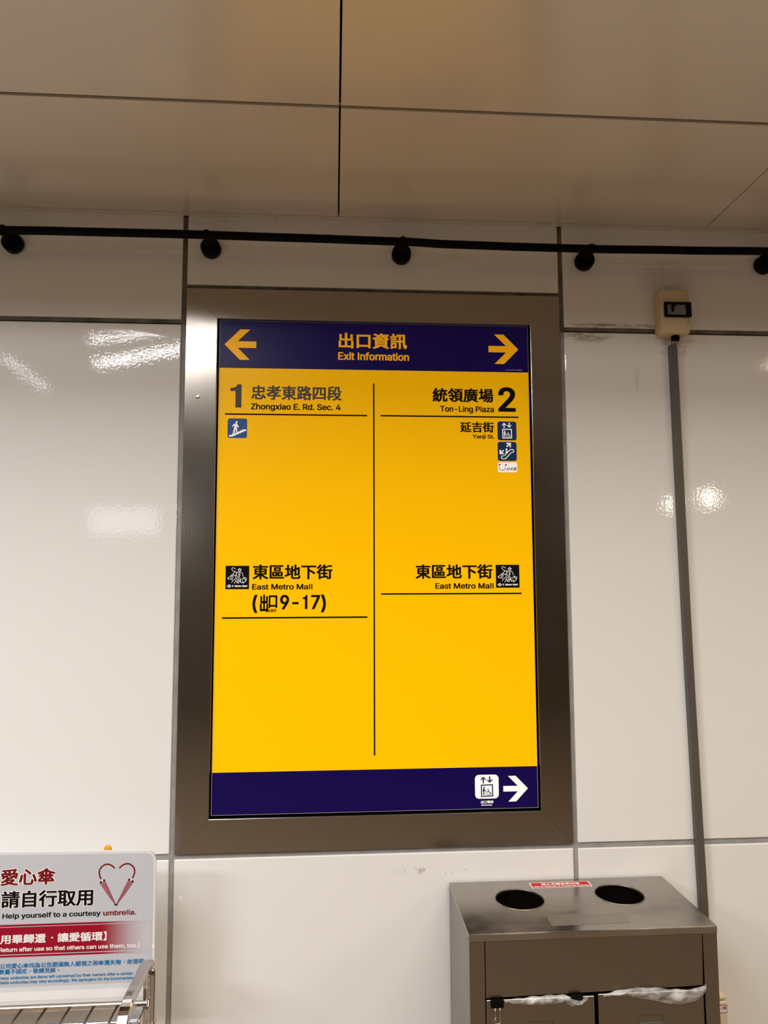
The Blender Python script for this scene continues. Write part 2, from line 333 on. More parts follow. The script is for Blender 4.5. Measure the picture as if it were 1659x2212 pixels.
22320: (1000, [[200,-29,28,-2,122,1,15,3,8,5,10,10,10,23,4,44,-3,3,-13,3,-14,8,-18,1,5,0,14,10,4,9,4,12,2,36,2,128,-3,3,-21,8,-15,1,-15,-12,-31,-12,-1,88,-7,3,-40,0,-5,-5,0,-107,-29,-14,-2,87,-17,2,-27,0,-6,-2,-1,-4,-1,-105,-39,-17,-3,-2,-1,-4,1,-7,13,-29,16,-1,12,5,2,-2,-2,-38,-5,19,-3,2,-15,1,-25,-11,-2,2,1,88,45,2,2,5,-1,35,-5,4,-41,1,-1,88,-7,3,-42,-1,-2,-2,-1,-4,0,-84,-45,-1,-5,-2,-1,-6,0,-31,1,-5,50,-2,0,-111,-54,-23,0,-13,12,-30,5,-2,13,0,126,57,2,-2,0,-63,3,-17,4,-8,7,-9,10,-6],[219,15,-5,4,-1,9,-1,134,1,2,27,12,2,-3,1,-122,6,-2,40,0,5,4,1,13,32,0,19,3,2,-1,-4,-30,-4,-17,-3,-4,-8,-4,-95,0],[295,109,-1,89,31,14,1,-3,0,-47,-3,-50,-5,-4]]),
19979: (1000, [[166,-38,5,-2,42,0,5,1,2,3,1,196,49,-29,57,-39,13,0,6,1,23,31,-2,10,-27,19,-58,34,-60,32,-2,2,0,46,166,1,4,5,0,36,-2,4,-8,2,-360,0,-9,-2,-1,-40,3,-4,151,-2,0,-299]]),
38651: (1000, [[207,-35,32,-2,113,1,13,2,10,5,8,6,5,9,7,27,1,25,-29,13,-17,0,-1,2,-1,97,-8,2,-114,0,0,2,0,4,2,1,110,0,5,4,1,21,36,2,2,6,0,84,-2,3,-7,1,-147,0,0,7,2,0,126,1,4,5,0,27,-1,5,-5,2,-307,0,-3,-4,0,-26,0,-6,3,-3,126,-1,1,-2,0,-5,-3,0,-143,0,-7,-4,-1,-84,2,-6,38,-2,1,-21,5,-4,108,-1,-1,-6,-109,0,-8,-2,0,-152,6,-3,42,1,3,2,1,17,2,1,61,0,2,-1,3,-27,4,-9,8,-7],[232,5,-7,4,-1,6,2,1,117,-1,-5,-8,-7,-3],[108,55,-2,0,0,9,2,2,59,0,4,-2,-2,-9],[226,55,-2,0,0,9,2,2,65,0,4,-2,0,-9,-2,0],[108,102,-2,2,0,4,0,4,2,1,63,-1,0,-8,-2,-2],[226,102,-2,2,0,4,0,4,2,1,69,-1,0,-8,-2,-2],[226,194,0,7,103,0,1,-3,0,-2,-3,-1],[70,195,0,6,101,-1,1,-2,-1,-3,-2,0],[70,235,0,6,101,0,1,-3,-1,-3],[226,236,0,4,2,1,101,0,1,-3,-1,-3]]),
26799: (1000, [[67,-39,42,-1,6,1,1,3,1,163,6,-12,3,-1,17,0,6,6,-2,-22,1,-4,3,-1,63,-1,-22,-25,-26,-23,-45,-28,1,-12,21,-24,17,-1,16,10,30,21,29,29,2,-4,0,-69,2,-5,3,-1,40,0,6,1,2,63,6,-25,5,-3,52,0,13,5,9,7,6,12,4,21,5,49,1,42,-6,3,-93,0,-2,1,0,26,82,0,6,4,1,109,-3,3,-4,1,-32,0,21,42,1,9,-2,4,-32,10,-17,-1,-31,-64,-30,0,-13,30,-19,31,-6,3,-14,0,-24,-10,-3,-5,1,-9,22,-40,-45,0,-3,-2,-3,-10,-23,0,-3,2,-1,74,-11,1,-32,0,-6,-1,-2,-75,-51,-1,-4,-1,-2,-3,0,-34,2,-5,46,-2,3,-2,-23,-69,-16,-36,-19,-31,-1,-5,1,-6,16,-29,6,-3,12,0,5,3,6,10,19,37,0,-125],[290,39,0,53,48,0,-4,-36,-4,-15,-4,-2,-25,1],[204,135,-2,1,4,26,31,-1,0,-25,-2,-1],[155,163,-37,55,-1,4,38,1,4,2,1,10,2,2,71,0,4,-2,0,-29,-2,-2,-73,0,-3,-5],[290,205,0,31,36,0,0,-31]]),
24859: (1000, [[27,-39,5,-2,13,0,63,10,42,10,50,16,47,-16,44,-10,65,-10,17,2,19,27,1,11,-3,3,-68,8,-62,14,27,20,21,21,12,16,0,12,-23,15,-111,0,8,8,61,1,17,5,6,5,5,6,6,24,40,-43,17,0,24,17,0,13,-14,17,19,1,5,3,1,82,-6,4,-55,0,0,2,23,34,-1,11,-10,4,24,5,3,3,0,11,-22,23,-15,1,-59,-9,-71,-7,-154,-8,-5,-2,0,-11,7,-25,5,-2,24,0,18,-28,0,-2,-59,0,-7,-2,-1,-82,6,-2,29,-1,3,-1,-10,-11,-17,-12,-1,-11,23,-20,19,0,11,7,15,15,18,27,5,-23,3,-6,7,-6,-17,-16,-29,-20,-32,-18,-36,-16,-2,-4,0,-8,22,-21,5,-2,15,1,55,28,31,-23,-52,-13,-78,-11,-3,-4,0,-8],[198,47,-35,21,73,0,-25,-17,-11,-5],[171,156,0,33,44,-27,16,1,10,8,-2,-10,-3,-5],[261,181,-10,1,-2,12,-21,15,2,1,97,-1,0,-19,-22,17,-16,1,-24,-16],[74,187,-2,1,0,8,0,13,2,1,76,-1,0,-4,-2,-1,-27,-1,-5,-8,-19,8,-15,-1,-2,-1],[160,251,-14,0,-5,13,-11,19,28,1,17,-31,-2,-2],[232,251,-16,38,68,6,-29,-44]], [[20,-54,33,0,46,6,44,9,57,16,57,-16,65,-12,28,-3,25,0,11,1,6,5,19,30,1,21,-4,8,-8,4,-59,7,-41,8,22,21,17,21,1,28,20,2,27,19,3,8,0,19,6,5,3,6,0,96,-3,5,-6,3,-37,3,8,13,1,14,13,5,3,4,1,8,-2,20,-23,24,-11,4,-29,0,-95,-13,-73,-6,-116,-5,-9,-2,-5,-3,-3,-8,0,-17,8,-30,9,-5,24,-3,-41,-2,-7,-2,-4,-4,-2,-11,1,-84,4,-8,9,-5,-3,-6,0,-15,1,-8,2,-5,24,-19,23,-4,-23,-12,-36,-16,-6,-7,1,-26,17,-17,-14,-2,-6,-4,-3,-8,0,-19,19,-32]]),
24515: (1000, [[145,-31,26,-2,88,0,19,1,15,5,9,6,8,10,7,15,7,40,1,34,-2,3,-30,14,-15,0,-4,-1,-6,-60,-5,-15,-8,-6,-76,-1,-14,3,-3,4,-1,9,0,202,-7,3,-42,0,-4,-2,-2,-5,1,-217,6,-21,6,-9,10,-6],[38,23,11,-1,9,1,8,21,10,38,13,64,6,40,-1,8,-3,3,-32,6,-12,0,-4,-3,-15,-81,-22,-75,2,-8],[349,34,16,0,31,13,2,2,0,8,-9,36,-12,38,-33,79,-5,3,-14,0,-32,-13,0,-10,25,-61,18,-55,9,-36],[234,204,11,-2,10,2,22,24,0,12,-47,42,-62,47,-12,1,-9,-1,-22,-21,0,-11,67,-53]], [[150,-46,116,-1,23,2,17,5,13,9,10,12,6,15,7,24,37,2,34,14,4,11,0,19,-15,54,-22,59,-19,42,-11,5,-25,1,-13,-1,-15,-6,-1,27,-11,13,-28,24,-42,34,-33,23,-11,3,-27,0,-11,-3,-25,-23,-2,-6,0,-17,2,-8,51,-40,-62,-2,-6,-3,-3,-4,-1,-23,-2,-2,-17,3,-25,0,-11,-1,-6,-4,-17,-84,-22,-76,0,-17,4,-8,39,-17,29,0,13,2,5,4,8,22,1,-1,2,-34,3,-14,6,-13,7,-8,10,-6,13,-4],[184,25,-2,1,-2,6,2,196,40,-37,35,-2,9,1,6,4,2,-13,29,-71,-35,-1,-12,-6,-2,-6,-4,-55,-3,-10,-4,-6]]),
20632: (1000, [[172,-40,5,-2,25,0,21,2,2,70,139,0,9,1,1,5,0,33,-3,4,-13,1,7,8,-1,11,-59,42,7,14,12,-10,17,0,19,20,1,11,-22,17,-37,23,3,6,51,-15,17,0,24,30,1,5,-1,8,-3,2,-70,18,-40,15,-25,13,-25,15,2,11,-2,5,-24,18,-6,1,-14,-1,-34,-31,-44,-27,-49,-21,-52,-15,-4,-5,1,-8,15,-35,17,-1,38,12,1,-2,-22,-20,-27,-18,1,-12,17,-18,5,-1,14,0,19,12,2,-2,-10,-14,-16,-17,-34,-23,-1,-12,11,-9,-13,-2,-3,-3,1,-37,9,-2,138,-1],[82,73,28,25,33,-24],[259,73,21,22,31,-21],[225,109,0,30,17,1,13,9,1,-2,-9,-14],[166,115,-28,20,7,16,9,-7,16,-1,0,-27,-2,-2],[225,188,-1,39,1,25,32,-18,-12,-24],[166,193,-24,17,-1,3,8,16,0,9,-2,4,21,13,2,-2,0,-59,-2,-2]], [[165,-55,60,0,9,1,6,3,3,9,1,58,133,1,13,4,3,8,0,49,-9,8,0,11,-3,6,-28,23,7,4,19,21,1,26,-2,4,-8,6,13,1,8,3,24,32,2,11,-1,19,-8,5,-47,11,-26,8,-60,26,-20,13,-1,12,-3,6,-26,19,-8,2,-30,1,-11,-2,-37,-33,-42,-26,-49,-21,-52,-15,-6,-4,-2,-7,1,-21,13,-33,4,-6,9,-3,0,-2,-5,-8,1,-24,21,-21,8,-6,-27,-17,-5,-6,0,-17,-4,-6,-1,-7,0,-40,2,-8,6,-4,10,-2,129,-1,1,-1,1,-59,4,-8]]),
35531: (1000, [[183,-38,6,-2,29,0,14,2,2,72,1,1,80,0,4,-1,-1,-32,-39,0,-6,-2,0,-10,11,-28,29,-1,30,1,12,4,10,7,4,8,2,17,-1,175,-9,2,-168,0,-10,-2,-1,-204],[22,-34,7,-1,38,1,2,3,2,15,82,0,6,2,2,6,0,118,-2,6,-8,2,-114,0,-15,-2,-2,-6,0,-137],[71,26,-1,2,0,46,3,2,36,0,2,-2,0,-46,-2,-2],[235,73,-1,7,1,6,84,-2,-2,-11],[235,124,-1,2,1,10,84,-1,-2,-11],[25,131,130,0,3,4,0,31,-3,4,-4,1,-126,-1,-4,-4,-1,-29,1,-4],[24,183,369,0,3,5,0,27,-3,6,-94,2,1,8,72,1,8,2,1,31,-3,4,-75,1,-4,2,0,4,4,2,80,0,3,4,0,32,-1,2,-7,2,-78,0,-1,21,-2,4,-45,1,-5,-3,-1,-23,-80,-1,-4,-3,0,-4,0,-28,4,-4,-5,-2,-35,0,-4,2,3,6,-3,13,-28,46,-4,3,-16,-1,-23,-12,-3,-7,1,-6,24,-42,-65,-2,-3,-2,-1,-4,0,-30,3,-4,159,-1,6,3,-1,34,-3,4,4,2,72,0,2,-1,0,-3,0,-2,-2,-2,-70,-1,-2,-4,0,-27,1,-4,5,-2,68,-1,0,-8,-2,-1,-219,1,-4,-2,-1,-4,1,-29]], [[176,-52,55,-1,15,2,6,7,2,26,10,-28,5,-4,8,-2,51,0,27,2,19,6,11,10,4,13,1,15,0,172,1,3,13,1,6,2,4,5,1,6,-1,42,-4,7,-10,4,0,29,5,13,1,36,-1,8,-6,6,-12,3,-68,0,-2,19,-7,6,-14,2,-52,0,-9,-2,-5,-4,-3,-7,0,-12,-2,-2,-64,0,-12,-3,-6,-6,-1,-14,-2,-3,-16,30,-15,21,-13,3,-29,0,-9,-2,-21,-12,-7,-6,0,-25,13,-23,-44,-2,-8,-2,-4,-5,-2,-8,1,-42,3,-7,12,-4,0,-2,2,-42,-2,-42,2,-11,-2,-10,0,-145,2,-11,5,-4,8,-2,57,0,12,4,5,14,71,1,3,-17,5,-4],[254,7,-1,8,1,7,45,-1,-1,-5,-35,-2,-7,-3]]),
33258: (1000, [[54,-39,9,-2,42,1,2,3,1,17,3,2,183,0,4,-2,0,-15,3,-3,44,-1,7,2,0,324,-7,3,-128,0,-2,2,14,35,-1,11,-5,2,-40,5,-9,0,-3,-3,-15,-52,-95,0,-7,-3,-1,-320],[109,27,-1,1,0,15,0,23,1,3,189,-1,-1,-41],[109,114,-1,3,0,19,0,19,1,1,189,-1,-1,-41],[109,201,-1,2,0,21,0,19,1,1,189,-1,-1,-42]], [[48,-54,55,0,15,1,7,6,3,15,148,0,2,-1,1,-8,3,-6,8,-4,63,-1,11,2,5,3,3,12,0,318,0,11,-4,5,-6,3,-11,1,-107,0,-3,1,6,17,1,11,-1,12,-3,6,-8,3,-36,5,-23,1,-15,-1,-9,-5,-14,-50,-87,0,-8,-1,-7,-4,-3,-13,0,-324,3,-10],[128,40,-1,3,1,13,148,0,2,-2,0,-13,-2,-1],[128,127,-1,9,1,7,150,-1,0,-14],[128,215,-1,9,1,7,150,0,0,-3,0,-12,-2,-1]]),
34892: (1000, [[66,-40,7,-2,38,0,4,1,3,3,0,211,24,31,2,-2,1,-33,4,-4,128,-1,2,-2,0,-153,-2,-2,-4,-1,-61,1,-4,-1,-2,-4,0,-8,12,-32,7,-1,33,0,32,1,21,3,10,6,8,8,3,11,2,14,0,160,53,0,6,3,0,41,-8,2,-236,0,-2,1,16,25,-1,11,-32,12,-18,-2,-23,-34,-27,-31,-31,-31,-33,-28,1,-11,23,-26,19,1,24,19],[23,217,18,1,47,37,33,34,26,29,-1,13,-31,13,-18,-1,-19,-23,-23,-23,-52,-42,0,-13],[164,276,214,-1,3,1,2,4,0,36,-3,3,-6,1,-206,0,-6,-4,0,-36]], [[59,-54,64,-1,9,3,5,6,1,196,2,1,120,-1,0,-129,-4,-1,-53,0,-8,-1,-5,-4,-3,-8,0,-19,14,-36,7,-4,10,-1,82,2,28,5,15,10,7,13,2,15,1,158,46,1,11,5,3,13,0,40,-2,8,-5,4,-13,2,-211,0,-1,3,1,8,-1,19,-3,5,-6,3,206,0,15,2,7,5,2,8,0,44,-2,7,-3,3,-17,4,-212,0,-7,9,-33,14,-40,0,-8,-3,-20,-24,-31,-31,-43,-33,-3,-9,1,-21,19,-28,11,-4,31,-2,-31,-30,-32,-26,-3,-7,0,-17,2,-8,25,-29,8,-3,29,0,3,-2,0,-122,3,-8],[140,272,-6,2,8,8,1,-10]]),
21462: (1000, [[133,-39,48,0,3,5,0,12,2,2,16,-20,17,0,36,28,36,39,33,-38,34,-26,18,1,22,25,1,8,-2,4,-22,16,-21,19,-19,22,-12,19,27,61,17,54,12,60,4,32,-1,10,-24,6,-143,0,-2,0,0,21,-2,3,-4,1,-190,1,-9,-2,0,-40,5,-2,21,-1,0,-216,-30,-7,-1,-10,7,-30,5,-3,13,0,101,17,1,-1,0,-65],[186,1,-2,3,0,37,31,7,3,2,1,4,-2,34,-4,2,-11,0,-16,-2,-2,2,0,189,0,2,6,1,1,-26,5,-2,15,0,1,-2,8,-46,12,-49,15,-44,14,-34,-15,-21,-20,-24,-22,-20],[89,72,-2,3,0,38,1,2,41,0,1,-2,0,-34],[293,141,-15,44,-15,67,3,2,58,0,0,-8,-9,-42],[89,158,-2,3,0,38,43,0,0,-40],[89,242,-2,2,1,37,41,0,1,-37]], [[194,-53,29,-1,13,3,25,19,30,27,16,-17,20,-17,14,-9,9,-3,27,0,13,2,25,27,3,13,-2,19,-36,27,-18,19,-16,21,23,55,17,55,12,57,4,33,1,17,-2,9,-7,4,-27,7,-133,-1,-4,20,-7,4,-8,2,-204,0,-17,-3,-4,-4,-2,-6,1,-49,7,-7,19,-3,0,-190,-23,-5,-7,-7,-1,-24,9,-33,5,-4,6,-2,32,0,74,12,1,-2,0,-53,5,-8,13,-4],[226,102,-23,3,0,73,1,7,9,-34,16,-48],[108,172,-2,2,0,11,4,1,1,-1,0,-11,-1,-2],[293,208,-7,31,15,1,2,-1,-5,-21,-3,-10]]),
29992: (1000, [[25,-41,9,-1,12,1,21,28,16,36,16,59,76,0,1,-116,5,-3,32,0,12,1,4,4,0,114,83,0,1,-3,-1,-71,-70,-1,-2,-3,0,-9,10,-29,7,-4,65,1,23,5,14,8,5,11,3,21,0,301,-2,6,-306,1,-9,-2,-1,-171,-3,-45,-10,-44,-8,-21,-11,-21,-16,-23,1,-10],[103,128,0,49,67,1,5,-1,0,-49],[229,128,0,49,80,1,4,-2,0,-48],[103,224,0,46,67,1,5,-2,0,-45,-2,-1],[229,224,0,46,80,1,4,-2,0,-44,-1,-2]], [[18,-55,28,-1,13,2,5,3,10,13,11,16,15,32,8,23,8,36,38,0,2,-2,0,-103,2,-9,6,-4,15,-1,59,1,15,-2,69,0,36,6,8,3,10,8,7,12,3,26,0,309,-1,9,-3,4,-7,3,-13,1,-305,0,-15,-1,-8,-4,-4,-12,0,-166,-3,-42,-9,-42,-8,-21,-12,-21,-14,-19,-2,-9,0,-17,2,-6,26,-23],[276,21,-26,0,-2,2,2,46,43,0,1,-2,-1,-46],[122,142,0,22,34,0,0,-21,-2,-2],[250,141,-2,2,0,21,46,0,0,-21,-1,-2],[122,237,0,19,34,0,-1,-19],[250,237,-2,0,0,17,2,3,44,-1,-1,-19]]),
30050: (1000, [[173,-39,14,-2,31,0,6,2,3,46,145,0,8,2,1,34,-1,4,-4,1,-149,1,-1,2,1,11,135,0,6,2,1,2,1,32,-2,4,-6,2,-40,0,-3,2,1,16,65,0,4,1,2,4,1,32,-3,5,-69,1,-1,2,1,14,33,0,5,5,0,133,-3,6,-303,1,-6,-1,-4,-2,0,-137,2,-4,4,-1,32,0,1,-1,0,-13,-1,-2,-68,-1,-3,-5,0,-32,3,-4,4,-1,64,0,1,-1,0,-15,-1,-2,-38,0,-7,-2,-1,-4,0,-32,1,-2,7,-2,128,0,2,-11,-2,-2,-141,-1,-3,-1,-2,-4,1,-33,2,-2,6,-1,137,0,2,-2],[134,104,0,18,34,0,4,-1,0,-15,-2,-2],[227,104,-1,2,1,16,38,0,2,-1,0,-15,-2,-2],[134,165,0,16,34,0,4,-1,-2,-15],[227,165,-1,10,1,6,38,0,2,-1,-1,-15],[96,220,-1,8,1,7,74,0,2,-3,-2,-12],[227,220,-1,8,1,7,76,-1,0,-14],[96,273,-1,3,1,11,74,0,2,-2,0,-11,-2,-1],[227,273,-1,3,1,11,76,0,1,-2,-1,-12]]),
27512: (1000, [[254,-39,7,-2,40,1,2,1,2,4,0,35,44,1,13,4,7,7,4,16,1,85,15,1,4,5,0,67,-8,4,-206,0,-2,1,0,16,-4,4,-99,1,0,4,2,1,92,0,5,1,2,4,0,84,-7,4,-42,0,10,17,1,9,-2,4,-34,6,-15,-1,-19,-34,-38,-2,-4,-2,-1,-3,0,-183,5,-4,47,0,0,-80,-2,0,-1,69,-8,3,-31,0,-7,-2,-1,-79,-22,-3,-3,-3,4,-38,5,-3,13,0,162,30,2,-10,5,-3,42,0,3,5,0,82,13,1,3,-1],[305,40,0,45,17,1,1,-45,-3,-2],[126,45,0,17,54,2,2,4,0,21,0,11,-3,4,-51,0,-2,2,0,10,40,1,4,-3,17,-1,0,-61,-2,-7,-2,5,-8,2],[217,127,0,22,36,-1,0,-21],[305,127,0,22,38,-1,0,-21],[74,157,0,15,53,0,-1,-16],[185,193,188,0,2,6,-1,122,-10,2,-172,0,-9,-1,-2,-5,0,-28,4,-5,137,0,2,-3,-2,-3,-131,-1,-2,-4,0,-28,3,-5,128,-1,4,-2,0,-4,-4,-2,-137,0,-3,-5,0,-27,1,-4],[74,258,0,11,2,1,48,0,2,-2,0,-10,-2,-2,-48,0]]),
36996: (1000, [[22,-38,9,-2,12,2,24,31,14,15,24,-19,16,-9,19,-7,30,-6,35,-2,62,0,103,3,21,3,10,35,0,9,-6,3,-27,-1,11,19,-1,10,-40,27,1,3,31,19,4,6,0,8,-16,13,-1,69,-4,5,-215,0,-3,-3,-1,-4,0,-78,2,-2,4,-2,36,0,-44,-18,-19,-5,-2,2,1,112,272,0,7,4,0,29,-2,5,-9,1,-273,0,-7,-4,0,-23,-2,-1,-84,0,-6,-2,-2,-5,0,-30,2,-6,6,-2,44,0,0,-2,0,-110,-19,-12,-15,-12,-21,-22,-3,-6,1,-9],[216,10,67,19,2,24,54,-38],[161,16,-21,8,-17,11,-11,9,0,11,7,-9,15,-1,42,14,0,-9,-3,-6,-12,-8,0,-11,4,-8],[227,57,-1,27,9,5,3,-5,30,-19],[296,100,-11,7,22,0],[187,144,0,16,115,0,2,-2,-2,-14],[79,240,19,0,21,13,2,-1,1,-10,6,-3,237,0,4,3,1,4,-1,82,-1,3,-7,1,-236,0,-4,-4,0,-48,-2,-2,-55,62,-18,1,-26,-15,-1,-10],[172,276,0,19,15,1,0,-20],[237,276,-2,2,0,17,2,1,15,0,0,-20],[302,276,-1,2,0,17,1,1,15,0,2,-1,0,-17,-2,-2]]),
65294: (1000, [[87,-1,17,0,12,6,8,7,6,13,0,16,-6,13,-8,7,-12,6,-17,0,-11,-5,-10,-10,-4,-11,0,-16,4,-11,8,-9]]),
35731: (1000, [[186,-38,6,-2,12,1,22,7,67,16,3,3,-1,13,2,1,30,-23,37,-17,17,1,18,23,1,8,-2,6,-25,9,-23,13,38,24,0,12,-7,6,11,1,3,3,0,32,-5,3,-57,1,2,4,38,0,4,1,2,3,0,28,-2,4,-42,1,-2,3,51,2,3,4,-1,30,-7,3,-44,0,-2,3,40,2,5,2,1,76,-2,4,11,2,3,3,1,31,-3,4,-94,1,-2,2,-17,30,-17,2,-29,-11,-1,-9,6,-12,-1,-1,-94,-2,-2,-4,0,-31,-24,-2,-2,2,-2,12,-7,19,-15,30,-4,2,-14,0,-23,-7,-4,-4,0,-8,19,-44,-51,-2,-7,-3,-1,-33,3,-4,146,0,2,-43,6,-3,34,-1,-2,-3,-44,-2,-3,-3,0,-19,0,-9,3,-4,46,-2,-2,-3,-37,-1,-3,-4,0,-17,1,-11,3,-4,36,0,2,-4,-51,0,-1,10,-5,3,-111,0,-7,-3,0,-147,7,-2,35,1,3,3,2,15,73,0,4,4,0,20,17,-1,23,8,2,-2,-3,-8,-10,-11,-1,-8],[236,15,-1,23,22,16,19,-31],[66,24,-2,49,31,1,1,-49],[143,46,0,17,45,0],[316,53,-7,10,25,0],[247,102,-1,3,3,2,29,0,4,-2,-2,-3],[22,130,117,0,4,5,0,31,-4,3,-4,1,-112,-1,-3,-5,0,-29],[247,144,-1,3,3,1,33,-1,-2,-3],[26,183,113,0,4,4,0,32,-2,2,-6,2,-112,0,-3,-4,0,-30,1,-4],[247,186,0,4,19,2,16,-3,0,-2,-4,-1],[202,226,-2,3,0,9,2,2,15,0,2,-2,0,-11,-2,-1],[312,226,0,13,17,1,1,-2,0,-11,-1,-1]]),
24490: (1000, [[129,-42,10,-2,11,2,9,26,11,52,6,74,2,-143,3,-7,45,0,3,5,0,12,4,2,84,0,2,-14,3,-3,42,-1,6,2,1,216,-3,4,-4,1,-68,0,-3,2,3,24,89,0,6,3,1,34,-3,5,-90,1,2,34,65,13,4,4,-1,10,-24,24,-17,1,-40,-9,-48,-7,-112,-13,-2,-4,0,-53,-23,7,-17,-1,-19,-31,-20,-28,-22,-25,-24,-23,0,-11,18,-29,18,-1,15,13,1,-162,8,-2,40,0,3,2,1,11],[105,-13,-1,201,22,34,-1,-93,-3,-51,-6,-48],[231,20,-2,1,0,13,2,2,86,0,2,-2,-2,-14],[231,74,-2,4,0,9,2,2,86,0,2,-2,-2,-12],[231,127,-2,2,1,12,87,1,2,-3,-2,-12],[179,181,0,29,64,-1,-3,-25,-55,0],[23,224,8,-2,13,1,31,31,30,36,20,30,1,9,-2,4,-30,11,-14,0,-5,-2,-29,-43,-39,-40,-1,-10],[179,253,0,20,65,7,2,-2,-2,-25]]),
29872: (1000, [[168,-37,5,-2,13,1,23,8,74,20,2,3,0,19,19,-17,35,-23,24,-9,12,0,5,2,19,25,-1,11,-31,13,-27,16,44,26,2,4,-1,10,-19,19,-1,87,-2,2,-7,1,-201,-1,-3,-7,0,-88,6,-4,30,0,-51,-23,-4,21,-2,2,-17,1,-17,-5,-1,2,1,80,32,1,2,3,0,21,2,2,253,0,5,4,-1,34,-2,2,-6,1,-251,0,-6,-3,0,-21,-28,-1,-1,73,38,2,2,4,-1,36,-8,2,-120,-1,-3,-6,0,-31,2,-4,40,-2,0,-72,-35,-1,-3,-3,0,-15,1,-23,6,-2,30,0,1,-2,0,-95,-46,-15,-1,-8,7,-30,5,-4,15,1,86,27,15,-18,4,-2,15,0,23,8,-3,-12,-10,-9,-1,-5,1,-7],[219,17,-1,1,0,25,32,21,22,-36],[308,65,-9,14,31,0],[205,118,-2,3,0,13,0,4,2,1,105,0,3,-1,-1,-20],[143,230,9,-2,223,2,3,5,-1,92,-8,3,-225,-1,-2,-6],[192,267,0,24,13,1,0,-24],[251,268,0,23,14,0,1,-23],[312,267,0,24,15,0,0,-23]]),
12305: (1000, [[11,-37,125,0,1,375,-2,3,-122,1,-2,-2,0,-6,16,-15,22,-29,18,-32,9,-23,8,-28,4,-27,2,-27,-2,-30,-5,-27,-7,-27,-9,-24,-25,-42,-31,-33]]),
20844: (1000, [[329,-36,11,-2,10,2,30,17,0,11,-42,65,-57,73,-17,0,-29,-13,-2,-3,1,-11,38,-50,-1,-2,-135,-8,-4,1,46,64,53,88,0,8,-4,4,-32,14,-19,-1,-41,-74,-39,-58,-32,-41,-10,-9,-13,-7,0,-11,12,-31,3,-3,13,-1,52,8,181,12],[37,143,6,-2,15,2,19,18,30,35,21,29,23,38,22,47,1,8,-2,5,-36,10,-13,0,-4,-2,-21,-45,-26,-42,-29,-36,-34,-31,1,-12],[350,143,11,-2,10,2,25,25,2,5,-1,8,-34,31,-31,37,-30,42,-26,44,-18,1,-31,-14,-2,-4,1,-8,41,-68,40,-53]]),
21496: (1000, [[251,-36,7,-2,42,1,38,4,18,8,8,12,3,26,0,303,-4,2,-6,1,-331,-1,-3,-4,0,-36,1,-3,5,-2,280,0,4,-1,-1,-259,-71,-2,-1,-11],[54,4,48,0,3,4,0,24,2,1,147,0,8,3,0,139,-8,3,-200,-1,-2,-6,0,-158],[107,76,-2,2,0,53,2,3,103,-1,0,-56],[27,206,8,-2,251,1,5,3,0,34,-2,4,-6,2,-252,-1,-3,-1,-2,-4]]),
22343: (1000, [[239,-38,55,-2,36,2,11,4,8,5,7,7,6,11,9,38,6,63,5,99,1,88,-7,3,-126,1,17,43,0,9,-32,11,-14,0,-5,-3,-26,-57,-33,-50,0,10,-4,3,-44,1,-1,84,-1,6,-6,2,-43,-1,-2,-5,0,-84,-4,-2,-42,0,-5,-4,0,-36,3,-4,48,-2,-1,-123,-51,-23,-2,-10,11,-32,5,-3,17,1,135,70,1,10,-9,28,-17,1,-36,-16,-1,97,22,0,2,-8,21,-25,19,0,11,10,77,-70,-109,-55,-1,-10,15,-32,18,0,139,77,2,1,0,-2,-7,-61,-4,-13,-6,-8,-11,-2,-63,2,-6,-2,-1,-11,7,-15,3,-14],[292,127,5,9,0,7,-3,4,-71,61,-13,2,-1,2,15,23,107,0,-4,-103,-1,-2,-4,3,-15,0]]),
28858: (1000, [[258,-39,55,-2,29,4,11,7,8,10,8,19,4,15,9,63,4,50,-6,4,-34,0,11,59,0,11,-6,3,-32,0,-4,1,13,59,-1,9,-2,2,-6,1,-90,0,16,47,0,11,-4,3,-29,7,-15,1,-5,-3,-16,-47,-8,-18,-3,-1,-4,1,-1,10,-13,22,-29,33,-18,1,-27,-11,-3,-5,0,-8,33,-42,-80,-2,-2,-5,0,-35,8,-3,116,-2,-20,-33,-35,-45,-40,-38,-49,-35,0,-11,19,-27,17,0,30,18,0,-1,-16,-36,-22,-29,0,-12,25,-18,15,-1,6,3,15,19,19,38,13,40,-1,11,-25,8,0,2,6,5,154,0,3,-1,-15,-6,-1,-11,18,-29,12,-26,4,-3,15,0,25,11,0,-3,-4,-11,-6,-6,-52,2,-10,38,-16,38,-17,1,-25,-6,-3,-3,0,-7,15,-44,7,-29,4,-3,12,0,23,6],[136,-22,17,-2,27,4,5,4,-1,25,-4,32,-7,32,-3,3,-17,0,-23,-3,-5,-3,-1,-8,9,-42],[319,26,-1,9,-5,12,-25,40,2,1,39,-1],[144,131,21,28,3,1,128,0,2,-1,-6,-28],[195,204,-1,1,13,25,3,2,58,-2,-8,-26]]),
21578: (1000, [[63,-42,8,-2,42,1,3,3,1,19,23,0,145,0,2,-2,0,-15,3,-4,50,0,2,6,0,156,-1,6,-9,2,-268,-1,-2,-7,0,-156],[117,24,0,59,166,1,4,-2,0,-57,-2,-1],[17,152,365,-1,4,1,3,4,0,36,-3,3,-4,1,-143,0,-3,2,0,44,121,2,2,2,0,13,0,23,-2,4,-120,2,-1,53,-3,3,-7,0,-38,0,-6,-2,-2,-55,-51,0,-1,1,13,32,0,11,-3,2,-32,8,-12,0,-6,-2,-14,-36,-19,-36,-16,-24,-21,-25,1,-12,14,-8,-2,-2,-15,-1,-3,-3,0,-36],[75,196,-1,2,30,44,77,0,-1,-46]]),
